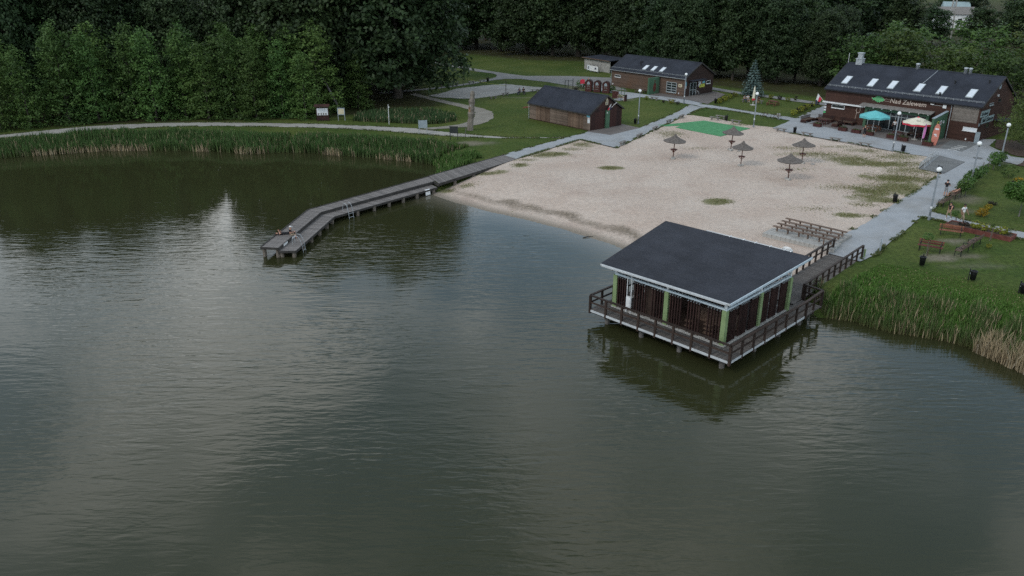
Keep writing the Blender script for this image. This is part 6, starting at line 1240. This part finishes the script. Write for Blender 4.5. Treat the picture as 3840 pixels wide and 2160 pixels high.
sign('sign_panel', (-12.64, 113.2, 0), R(8), 'pale blue-grey sign panel on two posts by the walk', 1.25, .9, 2.0, 'sign_grey'); sign('sign_panel', (-8.0, 109.3, 0), R(-8), 'black sign panel on two posts by the reeds', 1.15, .95, 1.9, 'sign_dark', 'sign_dark')
mb = MB(); mb.tube([(0, 0, 0), (.02, 0, 1.45)], .05, 8); mb.box(-.07, .07, -.07, .07, 0, .1); tag(mb.build('wooden_post', 'bark_grey', None, (-6.5, 111.5, 0)), 'short grey post between the black sign and the carved totem', 'post')
sign('sign_panel', (31.5, 64.2, 0), R(65), 'small grey-blue panel standing on the grass edge near the bridge', .75, .12, .95, 'sign_grey')
# carved totem
TO = thing('carved_totem', 'tall weathered carved wooden totem beside the lakeside walk', 'sculpture', (-6.0, 116.2, 0), R(-10)); rr = random.Random(3)
part(TO, 'carved_trunk', 'totem_wood', lambda mb: mb.tube([(-.12 + .03 * i + rr.uniform(-.04, .04), rr.uniform(-.04, .04), 5.6 * i / 16) for i in range(17)], [.50, .46, .42, .48, .43, .38, .46, .52, .42, .47, .38, .43, .47, .36, .31, .36, .22], 10))
part(TO, 'carved_head', 'totem_wood', lambda mb: mb.lathe([(.16, 5.05), (.26, 5.2), (.28, 5.4), (.2, 5.6), (.06, 5.68)], 9, (.33, 0, 0), jag=.08)); part(TO, 'carved_figure', 'totem_warm', lambda mb: mb.lathe([(.05, 2.2), (.2, 2.35), (.24, 2.8), (.2, 3.1), (.3, 3.25), (.05, 3.3)], 8, (.0, -.22, 0), jag=.06)); part(TO, 'carved_animal', 'stone', lambda mb: mb.lathe([(.05, 3.4), (.2, 3.5), (.22, 3.75), (.08, 3.9)], 8, (.18, -.22, 0), jag=.1)); part(TO, 'shelf', 'umb_pole', lambda mb: mb.box(-.2, .3, -.4, -.1, 3.3, 3.36))
# volleyball court
VB = thing('volleyball_net', 'volleyball posts with a thin yellow rope over the far sand court', 'net', (0, 0, 0))
for (x, y) in ((-1.12, 149.9), (-9.6, 160.2)): part(VB, 'post', 'bark', lambda mb: mb.tube([(x, y, 0), (x, y, 2.65)], .055, 8))
part(VB, 'rope', 'sign_yellow', lambda mb: mb.tube([(-1.12, 149.9, 1.5), (-5.3, 155.0, 1.38), (-9.6, 160.2, 1.5)], .03, 5)); part(VB, 'rope', 'bench_wood', lambda mb: mb.tube([(-1.12, 149.9, 2.4), (-5.3, 155.0, 2.3), (-9.6, 160.2, 2.4)], .012, 4))
# playground
def playhut(x, y, rz, label):
    t = thing('play_cabin', label, 'play cabin', (x, y, 0), rz, 'arched play cabins'); arc = [(.62 * math.cos(a), 1.45 + .62 * math.sin(a)) for a in np.linspace(0, math.pi, 11)]
    part(t, 'arched_body', 'play_red', lambda mb: mb.vprism([(.62, 0)] + arc + [(-.62, 0)], -.45, .75)); part(t, 'roof_band', 'shed_dark', lambda mb: [mb.bar((.66 * math.cos(a), -.5, 1.45 + .66 * math.sin(a)), (.66 * math.cos(a), .8, 1.45 + .66 * math.sin(a)), .16, .06, 0, (math.cos(a), 0, math.sin(a))) for a in np.linspace(.1, math.pi - .1, 9)])
    part(t, 'arched_window', 'sign_grey', lambda mb: mb.vprism([(-.3, 1.3), (.3, 1.3), (.26, 1.6), (.1, 1.86), (-.1, 1.86), (-.26, 1.6)], -.47, -.452)); part(t, 'carved_motif', 'grey_bench', lambda mb: [mb.box(a, a + .16, -.47, -.452, z, z + .14) for a, z in ((-.28, 1.0), (.02, 1.04), (-.2, .82), (.12, .84))] + [mb.box(-.3, .3, -.47, -.452, .5, .58)])
for i, (x, y) in enumerate([(14.5, 153.4), (16.0, 152.4), (17.5, 151.2)]): playhut(x, y, R(-18), ['arched red-brown play cabin, left of three behind the shed', 'arched red-brown play cabin, middle of three behind the shed', 'arched red-brown play cabin, right of three behind the shed'][i])
PF = thing('climbing_frame', 'dark climbing bars left of the arched play cabins', 'climbing frame', (10.9, 156.3, 0), R(-10))
for x in (-.7, -.1, .8): part(PF, 'post', 'sign_dark', lambda mb: mb.tube([(x, 0, 0), (x, 0, 2.0 if x > 0 else 1.7)], .06, 8))
part(PF, 'bar', 'sign_dark', lambda mb: (mb.tube([(-.7, 0, 1.65), (-.1, 0, 1.6), (.75, 0, 1.7)], .035, 6), mb.tube([(-.1, 0, .8), (.8, 0, .8)], .03, 6)))
RS = thing('red_sign', 'small red board on a post beside the play cabins', 'sign', (13.5, 156.2, 0)); part(RS, 'board', 'red_cloth', lambda mb: mb.vprism([(-.42, 1.0), (.42, 1.05), (.45, 1.75), (0, 1.9), (-.42, 1.7)], -.06, -.02)); part(RS, 'post', 'sign_dark', lambda mb: mb.box(.15, .22, -.02, .05, 0, 1.5))
shrub('vine', 13.3, 157.2, 'loose green shrub behind the red board at the playground', 1.7); shrub('vine', 18.6, 152.6, 'green shrub at the right of the play cabins', 1.5); shrub('lowdark', 12.2, 155.2, 'low pale-leaved plants left of the play cabins', 1.2)
PG = thing('play_cart', 'wooden play cart with posts and wheels behind the shed gable', 'play equipment', (19.0, 142.6, 0), R(-30))
part(PG, 'back_panel', 'play_red', lambda mb: mb.box(-1.6, -.4, .3, .4, .3, 1.5)); part(PG, 'bed', 'bench_wood', lambda mb: mb.box(-.4, 1.0, -.4, .4, .55, .65))
for x in (.1, .75): part(PG, 'post', 'green_wall', lambda mb: mb.tube([(x, .3, 0), (x, .3, 2.2)], .05, 6))
part(PG, 'crossbar', 'green_wall', lambda mb: mb.tube([(.1, .3, 2.15), (.75, .3, 2.15)], .05, 6)); part(PG, 'end_post', 'shed_dark', lambda mb: mb.box(1.0, 1.2, -.4, .4, 0, 1.1)); part(PG, 'rail', 'lettering_cream', lambda mb: (mb.tube([(-.3, -.42, .1), (-.2, -.42, 1.0), (.3, -.42, 1.1), (.8, -.42, .9), (.9, -.42, .1)], .05, 6),))
mb = MB()
for k in range(5): mb.bar((-.8 + .1 * k, -.3 + .15 * k, .06 + .05 * (k % 2)), (.9, -.2 + .13 * k, .1 + .05 * (k % 2)), .14, .1)
tag(mb.build('log_pile', 'orange_wood', None, (2.5, 135.4, 0), R(15)), 'small pile of orange planks on the grass behind the shed', 'wood pile')
for i, (x, y, s) in enumerate([(29.4, 102.3, .35), (36.5, 95.1, .45), (53.2, 99.8, .5), (-11.5, 110.0, .25)]):
    mb = MB(); mb.lathe([(.5, -.1), (.62, .08), (.45, .26), (.15, .34)], 8, jag=.15); o = mb.build('boulder', 'stone', None, (x, y, .02), i); o.scale = (s, s, s); tag(o, ['grey stone on the sand beside the umbrella before the green mat', 'grey stone on the sand right of the rightmost umbrella', 'pale boulder at the top of the bicycle rack', 'small pale stone in the grass near the pale sign panel'][i], 'stone')
mb = MB(); mb.lathe([(.55, 0), (.55, .02)], 16); tag(mb.build('manhole_cover', 'pave_pad', None, (58.2, 98.2, ZP[0] + .003)), 'round manhole cover on the paving before the cafe', 'manhole cover')
mb = MB(); mb.tube([(0, 0, 0), (.5, .1, .06), (1.0, .0, .04)], [.05, .04, .02], 6); tag(mb.build('driftwood', 'pier_edge', None, (6.6, 70.3, WATER_Z + .02), .3), 'dark stick lying at the waterline of the beach', 'driftwood')
# far house, pylon and wires at upper right
FH = thing('white_house', 'white house with a teal roof among trees at the upper right', 'house', (158, 300, 0), R(-20)); part(FH, 'wall', 'white_paint', lambda mb: mb.box(-6, 6, 0, 8, 0, 5)); part(FH, 'roof', 'grey_bench', lambda mb: mb.xprism([(-.6, 5), (8.6, 5), (4, 7.4)], -6.5, 6.5)); part(FH, 'annex', 'white_paint', lambda mb: mb.box(-2, 6, 12, 20, 0, 6.6)); part(FH, 'annex_roof', 'sign_teal', lambda mb: mb.xprism([(11.5, 6.6), (20.5, 6.6), (16, 8.6)], -2.5, 6.5))
for i, (x, z) in enumerate([(-3, 2.2), (2, 2.2), (5, 2.2)]): window(FH, x - .7, x + .7, z, z + 1.4)
PY = thing('power_pole', 'pale lattice power pole at the upper right', 'power pole', (131, 250, 0))
for sx in (-.6, .6): part(PY, 'leg', 'concrete', lambda mb: mb.bar((sx * 1.6, 0, 0), (sx * .6, 0, 15), .3, .3))
part(PY, 'crossarm', 'galv', lambda mb: (mb.bar((-2.2, 0, 13.5), (2.2, 0, 13.5), .2, .2), mb.bar((-.8, 0, 9), (.6, 0, 12), .12, .12), mb.bar((.8, 0, 9), (-.6, 0, 12), .12, .12)))
for i, (dz, dy_) in enumerate(((13.6, 0), (11.6, 1.2))):
    for s, e in ((-1, (40, 285)), (1, (230, 232))):
        mb = MB(); a = Vector((131, 250 + dy_, dz)); b2 = Vector((e[0], e[1] + dy_, dz)); mb.tube([a.lerp(b2, t) - Vector((0, 0, 2.0 * 4 * t * (1 - t))) for t in np.linspace(0, 1, 12)], .035, 4); mb.build('wire', 'concrete', PY)

# ------------------------------------------------------------------ people
def person(label, loc, rz, pose='stand', shirt='c_black', pants='c_navy', shoes='c_black', hair='hair_dark', skin='skin', cap=None, h=1.72, shorts=False, extra=None, sleeves=True):
    J, E, Rd, G_ = {}, [], {}, {}
    def j(n, p, r, prev=None, tag_=None):
        J[n] = Vector(p); Rd[n] = r
        if prev: E.append((prev, n)); G_[(prev, n)] = tag_
    seat = pose in ('sit', 'recline')
    if pose == 'lie':
        T = lambda x, y, z: (x, -(z - .95), .12 + y * .8)
    elif pose == 'recline': T = lambda x, y, z: (x, y - (z - .95) * .62, .50 + (z - .95) * .78)
    elif seat: T = lambda x, y, z: (x, y + (z - .95) * .12, .52 + (z - .95) * .98)
    else: T = lambda x, y, z: (x, y, z)
    j('pelvis', T(0, 0, .95), .14); j('waist', T(0, .0, 1.10), .135, 'pelvis', shirt); j('chest', T(0, .0, 1.30), .17, 'waist', shirt); j('neck', T(0, .0, 1.48), .055, 'chest', shirt)
    j('jaw', T(0, .03, 1.56), .068, 'neck', skin); j('head', T(0, .02, 1.64), .092, 'jaw', skin); j('crown', T(0, .0, 1.70), .07, 'head', skin); j('nose', T(0, .118, 1.625), .016, 'head', skin)
    for s, S in ((-1, 'l'), (1, 'r')):
        j('ear' + S, T(s * .09, .0, 1.63), .018, 'head', skin)
        j('sh' + S, T(s * .20, 0, 1.42), .078, 'chest', shirt)
        if pose == 'lie': el, wr = (s * .30, .10, 1.22), (s * .16, .34, 1.34)
        elif pose == 'phone' or (pose in ('sit', 'recline')): el, wr = (s * .26, .06, 1.16), (s * .13, .30, 1.18)
        elif pose == 'hip': el, wr = (s * .36, -.06, 1.18), (s * .19, .05, 1.02)
        elif pose == 'walk': el, wr = (s * .24, -s * .10, 1.16), (s * .24, -s * .14 + .10, .94)
        else: el, wr = (s * .25, -.03, 1.15), (s * .26, .07, .91)
        j('el' + S, T(*el), .05, 'sh' + S, shirt if sleeves == 'long' else (shirt if sleeves else skin)); j('wr' + S, T(*wr), .028, 'el' + S, skin)
        w, e = J['wr' + S], J['el' + S]; d = (w - e).normalized(); side = d.cross(Vector((0, 0, 1)) if abs(d.z) < .9 else Vector((0, 1, 0))).normalized()
        j('palm' + S, w + d * .07, .030, 'wr' + S, skin)
        for f in range(4):
            o = side * (.024 * (f - 1.5)); L = (.075, .085, .08, .062)[f]; curl = Vector((0, 0, -.02)) if abs(d.z) < .9 else Vector((0, .02, 0))
            j('k%s%d' % (S, f), w + d * .105 + o, .010, 'palm' + S, skin); j('f%s%d' % (S, f), w + d * (.105 + L) + o * 1.15 + curl, .008, 'k%s%d' % (S, f), skin)
        j('t0' + S, w + d * .05 - side * .045, .011, 'palm' + S, skin); j('t1' + S, w + d * .10 - side * .062, .009, 't0' + S, skin)
        j('hip' + S, T(s * .095, 0, .90) if not seat else (s * .10, .06, .50), .10, 'pelvis', pants)
        if seat: kn, an, to = (s * .13, .46, .50), (s * .14, .50, .09), (s * .15, .66, .045)
        elif pose == 'lie': kn, an, to = (s * .12, .50, .16), (s * .13, .92, .09), (s * .14, .98, .20)
        elif pose == 'walk': kn, an, to = (s * .10, s * .14 + .05, .50), (s * .10, s * .20 - .06, .09), (s * .11, s * .20 + .10, .045)
        else: kn, an, to = (s * .11, .02, .49), (s * .12, -.02, .085), (s * .15, .14, .045)
        if pose == 'step': kn, an, to = (s * .11, .34, .50 + .0), (s * .12, .52, .09), (s * .13, .68, .045)
        j('kn' + S, kn, .068, 'hip' + S, pants); j('an' + S, an, .04, 'kn' + S, skin if shorts else pants); j('toe' + S, to, .038, 'an' + S, shoes)
    names = list(J); me = bpy.data.meshes.new('body'); me.from_pydata([J[n] for n in names], [(names.index(a), names.index(b2)) for a, b2 in E], [])
    o = bpy.data.objects.new('person', me); col.objects.link(o); md = o.modifiers.new('skin', 'SKIN'); md.use_smooth_shade = True
    for i, n in enumerate(names):
        sv = me.skin_vertices[0].data[i]; sv.radius = (Rd[n], Rd[n] * (.72 if n in ('chest', 'waist', 'pelvis') and pose not in ('lie', ) else 1)); sv.use_root = (n == 'pelvis')
    o.modifiers.new('sub', 'SUBSURF').levels = 1
    o.modifiers['sub'].render_levels = 1
    ev = o.evaluated_get(bpy.context.evaluated_depsgraph_get()); m2 = bpy.data.meshes.new_from_object(ev); o.modifiers.clear(); o.data = m2
    mats = []
    for (a, b2), t in G_.items():
        if t not in mats: mats.append(t)
    m2.materials.clear()
    for t in mats: m2.materials.append(MATS[t])
    A = np.array([J[a] for a, b2 in E]); B = np.array([J[b2] for a, b2 in E]); mi = [mats.index(G_[e]) for e in E]; AB = B - A; LL = (AB ** 2).sum(1) + 1e-9
    for p in m2.polygons:
        c = np.array(p.center); t = np.clip(((c - A) * AB).sum(1) / LL, 0, 1); dd_ = np.linalg.norm(c - A - AB * t[:, None], axis=1); k = int(dd_.argmin()); n_ = E[k]
        ix = mi[k]
        if sleeves is True and n_[0].startswith('sh') and t[k] > .62: ix = mats.index(skin)
        if n_ == ('chest', 'neck') and t[k] > .72: ix = mats.index(skin)
        if n_[0] == 'pelvis' and n_[1] == 'waist' and t[k] < .35 and pants in mats: ix = mats.index(pants)
        p.material_index = ix
    hd = J['head']; up = (J['crown'] - J['neck']).normalized(); fw = (J['nose'] - J['head']).normalized(); sd = up.cross(fw)
    def cap_mesh(rad, low, mat, name, back=.015, brim=False):
        mb = MB(); n = 12; rows = 5
        for i in range(rows + 1):
            t = i / rows * low
            for k in range(n): a = 6.2832 * k / n; q = hd + up * (.012 + rad * math.cos(t)) + (fw * math.cos(a) + sd * math.sin(a)) * rad * math.sin(t) - fw * back; mb.v.append(tuple(q))
        for i in range(rows):
            for k in range(n): mb.f.append((i * n + k, i * n + (k + 1) % n, (i + 1) * n + (k + 1) % n, (i + 1) * n + k)); mb.m.append(0)
        if brim: mb.bar(hd + up * .045 + fw * .09, hd + up * .035 + fw * .19, .13, .012, 0, tuple(up))
        mb.build(name, mat, o, smooth=True)
    cap_mesh(.118, 1.62, hair, 'hair')
    if cap: cap_mesh(.124, 1.35, cap, 'cap', .012, True)
    mb = MB()
    for s in (-1, 1): mb.lathe([(.002, -.009), (.009, 0), (.002, .009)], 6, tuple(hd + fw * .098 + sd * s * .033 + up * .005))
    mb.build('eyes', 'eye', o)
    if extra == 'phone':
        w = J['palmr'] * .5 + J['palml'] * .5; mb = MB(); mb.box(-.04, .04, -.006, .006, -.08, .08); mb.build('phone', 'black_plastic', o, tuple(w + Vector((0, .08, .05))))
    if extra == 'backpack':
        mb = MB(); mb.lathe([(.10, 1.02), (.17, 1.08), (.18, 1.3), (.12, 1.44), (.04, 1.46)], 8, (0, -.2, 0)); mb.build('backpack', 'c_black', o, smooth=True)
    o.location = loc; o.rotation_euler = (0, 0, rz); k = h / 1.77; o.scale = (k * 1.05, k * 1.05, k)
    return tag(o, label, 'person')
person('person in black shirt and white cap sitting on the jetty edge with a phone', (-20.05, 68.35, -.44), R(-75), 'sit', 'c_black', 'c_tan', 'c_navy', 'hair_fair', cap='c_white', shorts=True, extra='phone', h=1.74)
person('person in dark clothes lying on their back on the jetty', (-20.65, 68.55, -.02), R(-82), 'lie', 'c_black', 'c_black', 'c_black', extra='phone')
person('woman in a short black outfit standing on the promenade facing the cafe', (49.1, 110.8, .06), R(-30), 'phone', 'c_black', 'c_black', 'c_black', 'hair_fair', shorts=True, sleeves=False, h=1.68)
person('person in a white shirt and dark trousers at the cafe doors', L2W(11.6, -1.0, .06), R(-20), 'stand', 'c_white', 'c_black', h=1.75)
person('man in black shirt and grey shorts standing on the promenade with a phone', (45.4, 80.9, .05), R(-60), 'phone', 'c_black', 'c_grey', 'c_brown', shorts=True, extra='phone', h=1.8, cap='c_black')
person('shirtless person reclining on the promenade bench, nearer one', (46.15, 80.55, .02), R(44), 'recline', 'skin', 'c_tan', 'skin', shorts=True, h=1.75, sleeves=False); person('shirtless person reclining on the promenade bench, farther one', (46.75, 81.15, .02), R(44), 'recline', 'skin', 'c_brown', 'skin', 'hair_fair', shorts=True, h=1.75, sleeves=False)
person('man in white T-shirt and pale trousers walking on the side path', (42.45, 71.9, .05), R(-150), 'walk', 'c_white', 'c_tan', 'c_white', skin='skin_dark', h=1.84)
person('person with a black top and white shoes walking on the side path', (41.75, 73.0, .05), R(110), 'walk', 'c_black', 'c_tan', 'c_white', extra='backpack', h=1.68, sleeves=False)
person('person in a black T-shirt standing behind the play cabins', (14.9, 158.6, .05), R(170), 'hip', 'c_black', 'c_black', 'c_black', 'hair_fair', h=1.76)
person('dark-clothed person sitting by the volleyball court, left of a pair', (1.4, 149.4, 0), R(150), 'sit', 'c_navy', 'c_navy', 'c_black', sleeves='long'); person('dark-clothed person sitting by the volleyball court, right of a pair', (2.1, 149.9, 0), R(200), 'sit', 'c_black', 'c_black', 'c_black', sleeves='long')
person('grey-shirted person sitting on the lawn by the closed parasol, left one', (40.5, 141.0, 0), R(-150), 'sit', 'c_grey', 'c_navy', 'c_black'); person('person in pale shirt sitting on the lawn by the closed parasol, middle one', (41.2, 141.4, 0), R(-170), 'sit', 'c_white', 'c_grey', 'c_white', shorts=True); person('person in dark shirt sitting on the lawn right of the closed parasol', (42.7, 139.8, 0), R(150), 'sit', 'c_black', 'c_brown', 'c_black', shorts=True)
clone(BA, USED, (1.75, 149.7, 0), R(10), 'plank bench by the volleyball court under the dark-clothed pair'); clone(BA, USED, (40.85, 141.2, 0), R(20), 'plank bench on the lawn under two seated people'); clone(BA, USED, (42.7, 139.85, 0), R(-30), 'plank bench on the lawn right of the closed parasol')
